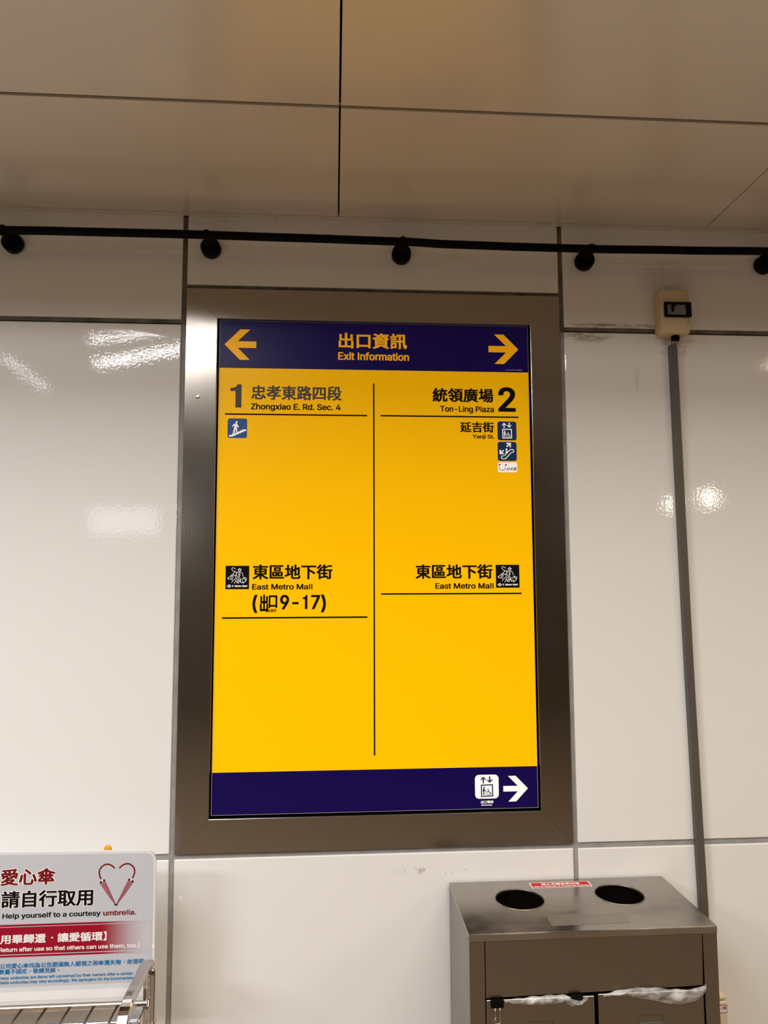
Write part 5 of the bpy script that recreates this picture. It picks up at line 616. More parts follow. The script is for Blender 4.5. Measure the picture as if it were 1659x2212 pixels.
def wall_material():
    m, t, b = nt('white_enamel')
    pos = N(t, 'ShaderNodeTexCoord').outputs['Object']
    c = mixc(t, noise(t, pos, 2.2, 3), (0.82, 0.80, 0.775), (0.855, 0.84, 0.82))
    # sparse specks and scratches of dirt
    v = N(t, 'ShaderNodeTexVoronoi'); v.inputs['Scale'].default_value = 26
    t.links.new(pos, v.inputs['Vector'])
    speck = ramp(t, v.outputs['Distance'], 0.018, (1, 1, 1), 0.05, (0, 0, 0))
    gate = ramp(t, noise(t, pos, 9, 1), 0.60, (0, 0, 0), 0.64, (1, 1, 1))
    sp = N(t, 'ShaderNodeMath', operation='MULTIPLY')
    t.links.new(speck, sp.inputs[0]); t.links.new(gate, sp.inputs[1])
    c = mixc(t, mul(t, sp.outputs[0], 0.55), c, (0.22, 0.18, 0.14))
    # grime above the switch box and smears by the sign's upper right joint
    grime = noise(t, pos, 38, 4, 0.65)
    g1 = mul(t, mul(t, blob(t, pos, (0.738, 2.335), 0.085, 0.075), ramp(t, grime, 0.30, (0, 0, 0), 0.8, (1, 1, 1))), 0.45)
    g2 = mul(t, mul(t, blob(t, pos, (0.53, 2.192), 0.075, 0.022), ramp(t, noise(t, pos, 26, 4, 0.6, (1, 1, 4)), 0.36, (0, 0, 0), 0.55, (1, 1, 1))), 0.75)
    g3 = mul(t, mul(t, blob(t, pos, (0.752, 2.165), 0.05, 0.03), ramp(t, grime, 0.42, (0, 0, 0), 0.66, (1, 1, 1))), 0.6)
    g4 = mul(t, mul(t, blob(t, pos, (0.10, 0.912), 0.13, 0.012), ramp(t, noise(t, pos, 45, 4, 0.7), 0.55, (0, 0, 0), 0.62, (1, 1, 1))), 0.6)
    g5 = mul(t, mul(t, blob(t, pos, (0.60, 2.219), 0.15, 0.008), ramp(t, noise(t, pos, 22, 4, 0.65, (1, 1, 5)), 0.40, (0, 0, 0), 0.56, (1, 1, 1))), 0.85)
    g6 = mul(t, mul(t, blob(t, pos, (0.655, 2.085), 0.012, 0.045), ramp(t, noise(t, pos, 60, 3, 0.6, (2, 1, 0.5)), 0.35, (0, 0, 0), 0.7, (1, 1, 1))), 0.3)
    g7 = mul(t, mul(t, blob(t, pos, (-0.30, 2.468), 0.5, 0.02), ramp(t, grime, 0.5, (0, 0, 0), 0.66, (1, 1, 1))), 0.15)
    for g in (g1, g2, g3, g4, g5, g6, g7): c = mixc(t, g, c, (0.22, 0.165, 0.11))
    t.links.new(c, b.inputs['Base Color'])
    b.inputs['Roughness'].default_value = 0.55
    b.inputs['Specular IOR Level'].default_value = 0.3
    b.inputs['Coat Weight'].default_value = 0.9
    b.inputs['Coat Roughness'].default_value = 0.03
    b.inputs['Coat IOR'].default_value = 1.5
    bump(t, b, noise(t, pos, 150, 2, 0.5), 0.085, 0.0009, 'Coat Normal')
    return m


def steel(name, col, r0, r1, sc=(3, 60, 60), bumpy=0.02, smudge=0.0, aniso=0.0):
    m, t, b = nt(name)
    pos = N(t, 'ShaderNodeTexCoord').outputs['Object']
    n1 = noise(t, pos, 8, 4, 0.6, sc)
    b.inputs['Metallic'].default_value = 1.0
    c = mixc(t, n1, tuple(v * 0.93 for v in col), tuple(min(1, v * 1.07) for v in col))
    if smudge:
        s = ramp(t, noise(t, pos, 9, 3, 0.5), 0.38, (0, 0, 0), 0.68, (1, 1, 1))
        c = mixc(t, mul(t, s, smudge), c, tuple(v * 1.35 for v in col))
        rr = N(t, 'ShaderNodeMapRange')
        t.links.new(s, rr.inputs[0])
        rr.inputs[3].default_value = r0; rr.inputs[4].default_value = r1
        t.links.new(rr.outputs[0], b.inputs['Roughness'])
    else:
        rr = N(t, 'ShaderNodeMapRange')
        t.links.new(noise(t, pos, 6, 3), rr.inputs[0])
        rr.inputs[3].default_value = r0; rr.inputs[4].default_value = r1
        t.links.new(rr.outputs[0], b.inputs['Roughness'])
    t.links.new(c, b.inputs['Base Color'])
    b.inputs['Anisotropic'].default_value = aniso
    if bumpy: bump(t, b, noise(t, pos, 12, 3, 0.6, sc), bumpy, 0.002)
    return m


def mottled(name, c0, c1, scale, rough, p0=0.35, p1=0.7, metal=0.0, bmp=0.0, sc=None):
    m, t, b = nt(name)
    pos = N(t, 'ShaderNodeTexCoord').outputs['Object']
    f = noise(t, pos, scale, 4, 0.6, sc)
    t.links.new(ramp(t, f, p0, c0, p1, c1), b.inputs['Base Color'])
    b.inputs['Roughness'].default_value = rough
    b.inputs['Metallic'].default_value = metal
    if bmp: bump(t, b, f, bmp, 0.002)
    return m


M = {}
M['wall'] = wall_material()
M['grout'] = mottled('grey_sealant', (0.26, 0.25, 0.24), (0.37, 0.36, 0.35), 22, 0.7, 0.3, 0.75, bmp=0.15)
M['shaded_grimy_grout'] = mottled('shaded_grimy_sealant', (0.07, 0.055, 0.042), (0.22, 0.19, 0.155), 20, 0.75, 0.32, 0.72, bmp=0.2)  # upper joints: grime, with the shade of the recess put into the colour
M['ceiling'] = mottled('beige_ceiling_panel', (0.60, 0.54, 0.46), (0.66, 0.595, 0.515), 1.5, 0.2)
M['ceiling'].node_tree.nodes['Principled BSDF'].inputs['Specular IOR Level'].default_value = 0.9
M['gap'] = plain('dark_gap', (0.004, 0.003, 0.0025), 0.9, spec=0.0)
M['seam'] = plain('brown_seam', (0.10, 0.075, 0.055), 0.7)
M['frame'] = steel('brushed_steel', (0.36, 0.325, 0.285), 0.14, 0.22, sc=(40, 40, 1.2), bumpy=0.03)
M['frame_h'] = steel('brushed_steel_across', (0.36, 0.325, 0.285), 0.14, 0.22, sc=(1.2, 40, 40), bumpy=0.03)
M['bin'] = steel('bin_steel', (0.275, 0.242, 0.208), 0.28, 0.40, sc=(2, 30, 30), bumpy=0.02)
M['bin_top'] = steel('bin_top_steel', (0.36, 0.33, 0.30), 0.20, 0.42, sc=(2, 30, 30), bumpy=0.015, smudge=0.6)
M['chrome'] = steel('chrome', (0.62, 0.59, 0.55), 0.05, 0.10, bumpy=0.0)
M['black'] = plain('black_plastic', (0.0025, 0.0025, 0.0025), 0.55, spec=0.08)


def backlit(m, col, k):
    b = m.node_tree.nodes['Principled BSDF']
    b.inputs['Emission Color'].default_value = (*col, 1)
    b.inputs['Emission Strength'].default_value = k
    return m


GLOW = 0.25            # the sign is a light box, dimly lit from behind
M['yellow'] = backlit(plain('yellow_print', (0.94, 0.50, 0.0), 0.3, spec=0.15), (0.98, 0.49, 0.0), GLOW)
M['navy'] = backlit(plain('violet_blue_print', (0.005, 0.001, 0.062), 0.30, spec=0.25), (0.005, 0.0, 0.06), GLOW)
M['orange'] = backlit(plain('orange_print', (0.90, 0.42, 0.004), 0.35, spec=0.25), (0.95, 0.42, 0.002), GLOW * 1.1)
M['ink'] = plain('black_print', (0.006, 0.003, 0.0025), 0.5, spec=0.1)
M['grey_ink'] = backlit(plain('faded_black_print', (0.045, 0.038, 0.033), 0.4, spec=0.25), (0.09, 0.065, 0.05), GLOW)
M['white'] = plain('white_print', (0.86, 0.85, 0.82), 0.4, spec=0.3)
M['white_lit'] = backlit(plain('white_sign_print', (0.86, 0.85, 0.83), 0.4, spec=0.25), (1.0, 0.98, 0.95), GLOW * 1.2)
M['blue'] = plain('blue_print', (0.035, 0.10, 0.34), 0.35, spec=0.3)
M['deep_blue'] = plain('deep_blue_print', (0.006, 0.035, 0.16), 0.35, spec=0.3)
M['picto_blue'] = plain('dark_blue_print', (0.008, 0.022, 0.12), 0.35, spec=0.3)
M['olive'] = plain('olive_print', (0.16, 0.14, 0.03), 0.4)
M['teal'] = plain('teal_print', (0.02, 0.12, 0.18), 0.4)
M['rust'] = plain('rust_print', (0.45, 0.09, 0.02), 0.4)
M['edge'] = plain('acrylic_edge', (0.62, 0.62, 0.64), 0.25)
M['board'] = plain('pale_grey_print', (0.53, 0.54, 0.58), 0.35, spec=0.3)
M['board_edge'] = plain('clear_acrylic_border', (0.70, 0.70, 0.71), 0.15)
M['board_white'] = plain('white_board_foot', (0.86, 0.83, 0.83), 0.3)
M['dark_red'] = plain('dark_red_print', (0.17, 0.003, 0.004), 0.4, spec=0.3)
M['sky_blue'] = plain('sky_blue_print', (0.010, 0.16, 0.38), 0.4, spec=0.3)
M['pink'] = plain('pink_print', (0.42, 0.14, 0.17), 0.4, spec=0.3)
M['pink_fold'] = plain('dark_pink_print', (0.25, 0.07, 0.09), 0.4, spec=0.3)
M['label_red'] = plain('red_label', (0.50, 0.003, 0.004), 0.45, spec=0.15)
M['beige'] = mottled('aged_beige_plastic', (0.26, 0.17, 0.08), (0.64, 0.50, 0.30), 40, 0.45, 0.27, 0.41)
M['beige_low'] = plain('cream_plastic', (0.74, 0.66, 0.47), 0.4)
M['trunking'] = plain('grey_brown_trunking', (0.095, 0.081, 0.067), 0.45)
M['screen'] = mottled('dusty_grey_panel', (0.10, 0.105, 0.11), (0.22, 0.22, 0.22), 60, 0.3)
M['floor'] = mottled('granite_floor', (0.22, 0.165, 0.115), (0.30, 0.23, 0.165), 60, 0.3)
M['far_wall'] = mottled('brown_granite', (0.10, 0.075, 0.055), (0.15, 0.11, 0.085), 40, 0.35)
M['hall_ceiling'] = plain('white_hall_ceiling', (0.70, 0.66, 0.60), 0.6)
M['dot'] = plain('orange_sticker', (0.85, 0.36, 0.015), 0.45)
M['clip_wire'] = plain('clip_wire', (0.7, 0.68, 0.62), 0.2, 1.0)
M['nickel_blue'] = plain('pale_steel', (0.55, 0.60, 0.66), 0.3, 1.0)
M['wires'] = mottled('stripped_wire', (0.05, 0.025, 0.015), (0.55, 0.42, 0.32), 90, 0.5)


def fade_red():
    """red printed band that the artwork fades out to the right"""
    m, t, b = nt('red_fading_print')
    pos = N(t, 'ShaderNodeTexCoord').outputs['Object']
    s = N(t, 'ShaderNodeSeparateXYZ'); t.links.new(pos, s.inputs[0])
    mr = N(t, 'ShaderNodeMapRange', interpolation_type='SMOOTHSTEP')
    t.links.new(s.outputs[0], mr.inputs[0])
    mr.inputs[1].default_value = -0.585; mr.inputs[2].default_value = -0.485
    t.links.new(mixc(t, mr.outputs[0], (0.31, 0.0015, 0.020), (0.54, 0.53, 0.56)), b.inputs['Base Color'])
    b.inputs['Roughness'].default_value = 0.35
    b.inputs['Specular IOR Level'].default_value = 0.3
    return m


M['band_red'] = fade_red()


def film():
    m, t, b = nt('translucent_film')
    pos = N(t, 'ShaderNodeTexCoord').outputs['Object']
    b.inputs['Base Color'].default_value = (0.86, 0.85, 0.83, 1)
    b.inputs['Roughness'].default_value = 0.16
    b.inputs['Subsurface Weight'].default_value = 0.0
    b.inputs['Specular IOR Level'].default_value = 0.6
    t.links.new(ramp(t, noise(t, pos, 42, 2, 0.5, (0.8, 1, 1.6)), 0.38, (0.10,) * 3, 0.68, (0.42,) * 3), b.inputs['Alpha'])
    bump(t, b, noise(t, pos, 40, 1, 0.5, (0.7, 1, 1.8)), 0.5, 0.004)
    return m


M['film'] = film()

# ------------------------------------------------------------------ the setting
CZ = 2.4743            # underside of the low ceiling above the sign
SOFFIT = -0.86         # its front edge
GX = 0.466             # joint centres left and right of the sign
mb = MB()
cols = [(-3.66, -2.336), (-2.324, -1.404), (-1.392, -0.472), (0.472, 1.392), (1.404, 2.324), (2.336, 3.66)]
rows = [(0.0, 0.954), (0.967, 2.2005), (2.2135, CZ + 0.004)]
for x0, x1 in cols:
    for z0, z1 in rows:
        mb.box(x0, x1, 0.0, 0.012, z0, z1, 0.0022, 2)
mb.box(-0.4605, 0.4605, 0.0, 0.012, 0.0, 0.9545, 0.0022, 2)
mb.box(-0.4605, 0.4605, 0.0, 0.012, 2.301, CZ + 0.004, 0.0022, 2)
struct(mb.build('wall_back', M['wall']))
GB = 0.0032            # face of the sealant in the joints
mb = MB()
for x in (-1.398, -GX, GX, 1.398, 2.33, -2.33):
    mb.box(x - 0.0075, x + 0.0075, GB, 0.014, 0.0, 2.2)
    for a, b_ in ((x - 0.93, x - 0.0074),):
        mb.box(a, b_, GB + 0.0001, 0.014, 0.9525, 0.9685)
struct(mb.build('trim_1', M['grout']))
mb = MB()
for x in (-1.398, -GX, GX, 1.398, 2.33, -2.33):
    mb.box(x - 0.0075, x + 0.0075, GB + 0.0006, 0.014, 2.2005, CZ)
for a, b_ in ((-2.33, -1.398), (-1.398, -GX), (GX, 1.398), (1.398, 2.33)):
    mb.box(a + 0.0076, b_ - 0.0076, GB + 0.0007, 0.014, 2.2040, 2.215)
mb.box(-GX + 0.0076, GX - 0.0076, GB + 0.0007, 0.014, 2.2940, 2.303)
struct(mb.build('trim_5', M['shaded_grimy_grout']))
mb = MB(); mb.box(-3.66, 3.66, 0.045, 0.15, 0, 3.2)
struct(mb.build('wall_back_core', M['gap']))

# low ceiling: panels, with open seams between them
mb = MB()
sx1, sx2, sj = -0.093, 0.8438, -0.4381
xs = [(-3.66, -2.866), (-2.861, -1.9646), (-1.960, -1.0292), (-1.0247, sx1 - 0.0018), (sx1 + 0.0018, sx2 - 0.0014), (sx2 + 0.0014, 1.782), (1.786, 2.72), (2.724, 3.66)]
for x0, x1 in xs:
    mb.box(x0, x1, sj + 0.0045, -0.0170, CZ + 0.0012, CZ + 0.012, 0.0009, 1)
    mb.box(x0, x1, SOFFIT, sj - 0.0045, CZ + 0.0012, CZ + 0.012, 0.0009, 1)
struct(mb.build('ceiling', M['ceiling']))
mb = MB()
mb.box(-3.66, 3.66, sj - 0.006, sj + 0.006, CZ + 0.0065, CZ + 0.016)
struct(mb.build('trim_2', M['seam']))
mb = MB()
mb.box(-3.66, 3.66, SOFFIT, 0.04, CZ + 0.02, CZ + 0.03)
struct(mb.build('ceiling_backing', M['gap']))
mb = MB()
mb.box(-3.66, 3.66, -0.0162, -0.0004, CZ, CZ + 0.012, 0.0006, 1)
struct(mb.build('trim_3', M['ceiling']))
# the step up to the hall's higher ceiling, the hall itself
mb = MB(); mb.box(-3.66, 3.66, SOFFIT - 0.012, SOFFIT - 0.0005, CZ, 3.12)
struct(mb.build('trim_4', M['ceiling']))
mb = MB(); mb.box(-7, 7, -6.6, SOFFIT - 0.012, 3.12, 3.2)
struct(mb.build('ceiling_hall', M['hall_ceiling']))
mb = MB(); mb.box(-7, 7, -6.6, 0.15, -0.1, 0.0)
struct(mb.build('floor', M['floor']))
mb = MB(); mb.box(-7, 7, -6.7, -6.6, -0.1, 3.2)
struct(mb.build('wall_front', M['far_wall']))
mb = MB(); mb.box(-7.1, -7, -6.6, 0.15, -0.1, 3.2)
struct(mb.build('wall_left', M['far_wall']))
mb = MB(); mb.box(7, 7.1, -6.6, 0.15, -0.1, 3.2)
struct(mb.build('wall_right', M['far_wall']))

# ------------------------------------------------------------------ the exit sign in its steel frame
sign = thing('exit_sign', 'tall yellow and violet exit information sign in a brushed steel frame on the wall', 'sign', (0, 0, 0.967))
FW, FH0, FH1, IM = 0.46, 0.967, 2.291, 0.0761
FY, LIP = -0.0042, 0.0035


def frame_bar(pts_outer, pts_inner, mat):
    """one mitred bar: outer edge -> face -> rolled inner lip"""
    m = MB()
    o0, o1 = [Vector((x, 0, z)) for x, z in pts_outer]
    i0, i1 = [Vector((x, 0, z)) for x, z in pts_inner]
    prof = [(0.0, 0.010), (0.0, FY + 0.0015), (0.012, FY), (0.975, FY), (0.992, FY + 0.0006), (1.0, FY + 0.002), (1.0, 0.016), (0.96, 0.016)]
    A = [o0.lerp(i0, t) + Vector((0, y, 0)) for t, y in prof]
    B = [o1.lerp(i1, t) + Vector((0, y, 0)) for t, y in prof]
    va = [m.bm.verts.new(p) for p in A]
    vb = [m.bm.verts.new(p) for p in B]
    for k in range(len(prof) - 1):
        m.bm.faces.new((va[k], va[k + 1], vb[k + 1], vb[k]))
    m.bm.faces.new(va); m.bm.faces.new(vb[::-1])
    m.bm.faces.new((va[-1], va[0], vb[0], vb[-1]))
    bmesh.ops.recalc_face_normals(m.bm, faces=m.bm.faces[:])
    return m.build('frame_bar', mat, sign)


ix, iz0, iz1 = FW - IM, FH0 + IM, FH1 - IM
g = 0.0006
bar_l = frame_bar(((-FW, FH0), (-FW, FH1)), ((-ix, iz0), (-ix, iz1)), M['frame'])
bar_r = frame_bar(((FW, FH1), (FW, FH0)), ((ix, iz1), (ix, iz0)), M['frame'])
bar_t = frame_bar(((-FW + g, FH1), (FW - g, FH1)), ((-ix + g, iz1), (ix - g, iz1)), M['frame_h'])
bar_b = frame_bar(((FW - g, FH0), (-FW + g, FH0)), ((ix - g, iz0), (-ix + g, iz0)), M['frame_h'])
mb = MB()
sc_ = Vector((-0.4277, FY, 2.0212))
mb.lathe([(0.0, 0.0002), (0.0046, 0.0002), (0.0050, 0.0001), (0.0052, 0.0), (0.0056, 0.00025), (0.0064, 0.0)], sc_, (0, -1, 0), 24)
mb.build('screw', M['frame_h'], bar_l)
mb = MB(); mb.box(-ix - 0.004, ix + 0.004, 0.016, 0.03, iz0 - 0.004, iz1 + 0.004)
mb.build('light_box_recess', M['gap'], sign)
PX0, PX1, PZ0, PZ1, PY = -0.3808, 0.3803, 1.0478, 2.2140, 0.0042
HB, FB = 2.0957, 1.1434
mb = MB(); mb.box(PX0, PX1, PY, PY + 0.006, PZ0, PZ1, 0.0004, 1)
panel = mb.build('sign_panel', M['edge'], sign)
wm = wall_map(PY)
E_ = 0.0011
p = Print(wm); p.rect(PX0 + E_, FB, PX1 - E_, HB, 0, 1); p.build('yellow_field', M['yellow'], panel)
p = Print(wm); p.rect(PX0 + E_, HB, PX1 - E_, PZ1 - E_, 0, 1); p.build('header_band', M['navy'], panel)
p = Print(wm); p.rect(PX0 + E_, PZ0 + E_, PX1 - E_, FB, 0, 1); p.build('footer_band', M['navy'], panel)
for u0, v0, u1, v1 in ((-0.3643, 1.9803, -0.0223, 1.9838), (0.0103, 1.9806, 0.3522, 1.9841), (-0.3637, 1.4937, -0.0222, 1.4974),
                       (0.0103, 1.5481, 0.3508, 1.5516), (-0.0077, 1.175, -0.0042, 2.0624)):
    p = Print(wm); p.rect(u0, v0, u1, v1, 0, 2); p.build('rule_line', M['ink'], panel)


def arrow(tip, d, s, mat):
    """chunky arrow, d = +1 to the right, -1 to the left; s = half height"""
    x, z = tip
    k = s / 0.0377
    pts = [(0, 0), (-0.0372, 0.0377), (-0.0609, 0.0377), (-0.0312, 0.0082), (-0.0756, 0.0082), (-0.0756, -0.0081), (-0.0314, -0.0081), (-0.0607, -0.0377), (-0.0368, -0.0377)]
    q = Print(wm)
    q.poly([(x + d * a * k, z + b * k) for a, b in pts], 0, 2)
    return q.build('arrow', mat, panel)


arrow((-0.3682, 2.1541), -1, 0.0380, M['orange'])
arrow((0.3553, 2.1541), 1, 0.0376, M['orange'])
arrow((0.3560, 1.0929), 1, 0.0293, M['white_lit'])


def lettering(entries, mat, mp=None, parent=None, name='lettering', k=2, **kw):
    m = MB()
    for s, u0, u1, v0, v1 in entries:
        latin = ord(s[-1]) < 0x2000
        text(m, mp or wm, s, u0, u1, v0, v1, latin, 0, k, **kw)
    return m.build(name, mat, parent or panel)


lettering([('出口資訊', -0.0920, 0.0765, 2.1496, 2.1889), ('Exit Information', -0.0929, 0.0814, 2.1206, 2.1394)], M['orange'])
lettering([('1', -0.3524, -0.3256, 1.9982, 2.0554)], M['grey_ink'], name='exit_number')
lettering([('忠孝東路四段', -0.3027, -0.0841, 2.0180, 2.0539)], M['grey_ink'])
lettering([('Zhongxiao E. Rd. Sec. 4', -0.3030, -0.0864, 1.9944, 2.0088)], M['ink'])
lettering([('2', 0.3020, 0.3459, 1.9966, 2.0564)], M['ink'], name='exit_number')
lettering([('統領廣場', 0.1386, 0.2903, 2.0184, 2.0536), ('Ton-Ling Plaza', 0.1570, 0.2912, 1.9944, 2.0086)], M['ink'])
lettering([('延吉街', 0.2063, 0.2902, 1.9432, 1.9696), ('Yanji St.', 0.2368, 0.2906, 1.9284, 1.9380)], M['ink'])
lettering([('東區地下街', -0.2936, -0.1053, 1.5854, 1.6206), ('East Metro Mall', -0.2943, -0.1528, 1.5618, 1.5746),
           ('(', -0.2931, -0.2815, 1.5069, 1.5495), (')', -0.1326, -0.1205, 1.5072, 1.5494), ('出', -0.2756, -0.2574, 1.5086, 1.5499),
           ('口', -0.2552, -0.2358, 1.5183, 1.5478), ('EXIT', -0.2550, -0.2370, 1.5086, 1.5156), ('EXIT', -0.2546, -0.2366, 1.5086, 1.5156),
           ('出', -0.2744, -0.2562, 1.5086, 1.5499), ('口', -0.2544, -0.2350, 1.5183, 1.5478), ('9-17', -0.2284, -0.1345, 1.5153, 1.5482)], M['ink'])
lettering([('東區地下街', 0.0934, 0.2805, 1.5855, 1.6202), ('East Metro Mall', 0.1408, 0.2824, 1.5619, 1.5750)], M['ink'])
lettering([('出口電梯', 0.2434, 0.2728, 1.0606, 1.0672), ('Exit Elevator', 0.2446, 0.2704, 1.0556, 1.0587)], M['white_lit'])
lettering([('BL16-EN-CN-01-000B0X1', 0.3229, 0.3638, 2.1003, 2.1028)], M['edge'])


def picto(u0, v0, u1, v1, src, name='pictogram'):
    """returns Print and a function mapping source pixel coordinates of the tile to the panel"""
    sx0, sy0, sx1, sy1 = src
    f = lambda a, b: (u0 + (a - sx0) / (sx1 - sx0) * (u1 - u0), v1 - (b - sy0) / (sy1 - sy0) * (v1 - v0))
    sc = (u1 - u0) / (sx1 - sx0)
    return Print(wm), f, sc


# stairs
p, f, sc = picto(-0.3576, 1.9236, -0.3112, 1.9715, (295, 370, 1380, 1430))
p.rrect(-0.3576, 1.9236, -0.3112, 1.9715, 0.0055, 0, 2)
F = lambda L: [f(a, b) for a, b in L]
p.disc(*f(793, 567), 57 * sc, 1, 3)
p.poly(F([(730, 640), (800, 632), (850, 720), (925, 830), (905, 868), (870, 862), (795, 790), (790, 880), (838, 950), (830, 1010), (800, 1110), (745, 1100), (768, 980), (735, 930), (700, 1060), (655, 1180), (588, 1180), (620, 1040), (650, 900), (690, 740), (640, 770), (575, 830), (540, 800), (620, 695)]), 1, 3)
p.poly(F([(385, 1270), (535, 1270), (540, 1205), (685, 1205), (690, 1145), (830, 1140), (835, 1085), (968, 1080), (975, 1022), (1110, 1022), (1120, 962), (1335, 962), (1330, 1050), (1195, 1052), (1185, 1110), (1050, 1115), (1040, 1172), (900, 1178), (885, 1235), (760, 1240), (745, 1300), (615, 1305), (605, 1355), (380, 1355)]), 1, 3)
p.build('stairs_pictogram', [M['blue'], M['white_lit']], panel)


def lift(p, f, sc, mi, w_arrow, k=3):
    """arrows up and down over a lift cabin with a walker and a wheelchair; coordinates of the white tile"""
    F = lambda L: [f(a, b) for a, b in L]
    p.poly(F([(615, 305), (765, 460), (765, 540), (655, 430), (655, 690), (580, 690), (580, 430), (470, 545), (480, 450)]), mi, k)
    p.poly(F([(968, 668), (825, 540), (822, 450), (925, 545), (925, 300), (1003, 300), (1003, 545), (1118, 430), (1108, 530)]), mi, k)
    o = F([(480, 755), (1140, 745), (1148, 1440), (485, 1455)])
    i = F([(545, 820), (1078, 812), (1085, 1375), (545, 1390)])
    for a in range(4):
        b = (a + 1) % 4
        p.poly([o[a], o[b], i[b], i[a]], mi, k)
    p.disc(*f(652, 910), 40 * sc, mi, k)
    p.poly(F([(610, 965), (685, 960), (690, 1060), (770, 1110), (765, 1150), (735, 1150), (665, 1110), (665, 1350), (612, 1350), (605, 1165), (583, 1160), (590, 1030)]), mi, k)
    p.stroke(F([(728, 1150), (745, 1340)]), 12 * sc, mi, k)
    p.disc(*f(875, 1030), 32 * sc, mi, k)
    p.stroke(F([(865, 1050), (880, 1190), (975, 1190), (1010, 1300), (1050, 1285)]), 34 * sc, mi, k)
    p.stroke(F([(880, 1130), (950, 1130)]), 26 * sc, mi, k)
    c = []
    for j in range(24):
        t = math.radians(-75 + j * 292 / 23)
        c.append(f(885 - 98 * math.cos(t + math.pi) * 1, 1245 + 98 * math.sin(t)))
    c = [f(882 + 98 * math.cos(math.radians(25 + 250 * j / 23)), 1245 + 98 * math.sin(math.radians(25 + 250 * j / 23))) for j in range(24)]
    p.stroke(c, 28 * sc, mi, k)


# lift, blue tile (same drawing, on the smaller tile)
p, f, sc = picto(0.2990, 1.9244, 0.3463, 1.9713, (175, 200, 1475, 1560))
p.rrect(0.2990, 1.9244, 0.3463, 1.9713, 0.0055, 0, 2)
lift(p, lambda a, b: f(a + 15, b - 20), sc, 1, 0)
p.build('lift_pictogram', [M['deep_blue'], M['white_lit']], panel)
# lift, white tile in the footer
p, f, sc = picto(0.2300, 1.0715, 0.2863, 1.1260, (165, 205, 1450, 1555))
p.rrect(0.2300, 1.0715, 0.2863, 1.1260, 0.0095, 0, 2)
lift(p, f, sc, 1, 0)
p.build('lift_pictogram', [M['white_lit'], M['picto_blue']], panel)
# escalator
p, f, sc = picto(0.2985, 1.8731, 0.3458, 1.9205, (185, 975, 905, 1690))
p.rrect(0.2985, 1.8731, 0.3458, 1.9205, 0.0055, 0, 2)
F = lambda L: [f(a, b) for a, b in L]
esc = [(660, 1265), (750, 1262), (782, 1280), (797, 1316), (782, 1352), (750, 1370), (705, 1372), (470, 1612), (370, 1612), (330, 1595), (313, 1556), (330, 1520), (365, 1504), (425, 1502)]
p.stroke(F(esc), 27 * sc, 1, 3, True)
p.disc(*f(518, 1258), 38 * sc, 1, 3)
p.poly(F([(490, 1308), (550, 1308), (553, 1370), (490, 1432)]), 1, 3)
p.poly(F([(525, 1010), (690, 1010), (690, 1160), (640, 1190), (640, 1090), (545, 1178), (512, 1140), (600, 1055), (500, 1055)]), 1, 3)
p.poly(F([(250, 1300), (300, 1258), (300, 1355), (390, 1275), (428, 1305), (335, 1395), (440, 1395), (400, 1440), (255, 1440)]), 1, 3)
p.build('escalator_pictogram', [M['deep_blue'], M['white_lit']], panel)
# bicycle hire mark
p, f, sc = picto(0.2980, 1.8449, 0.3462, 1.8695, (185, 1750, 915, 2125))
p.rrect(0.2980, 1.8449, 0.3462, 1.8695, 0.0045, 0, 2)
for cx, cy in ((252, 1848), (492, 1850)):
    p.disc(*f(cx, cy), 30 * sc, 1, 3, 1.35, 0.35)
sm = [f(355 - 122 * math.cos(math.pi * j / 20), 1930 + 122 * math.sin(math.pi * j / 20)) for j in range(21)]
p.stroke(sm, 22 * sc, 1, 3)
text(p.mb, wm, 'b', *[f(520, 0)[0], f(600, 0)[0], f(0, 2045)[1], f(0, 1945)[1]], True, 2, 3, slant=0.25)
text(p.mb, wm, 'i', *[f(610, 0)[0], f(648, 0)[0], f(0, 2042)[1], f(0, 1940)[1]], True, 3, 3, slant=0.15)
p.stroke([f(*q) for q in ((665, 2040), (700, 1958))], 26 * sc, 4, 3)
p.stroke([f(*q) for q in ((765, 1950), (690, 2000), (770, 2060))], 24 * sc, 4, 3)
text(p.mb, wm, 'e', *[f(785, 0)[0], f(885, 0)[0], f(0, 2050)[1], f(0, 1905)[1]], True, 5, 3, slant=0.12)
p.build('bicycle_mark', [M['white_lit'], M['olive'], M['teal'], M['ink'], M['rust'], M['ink']], panel)


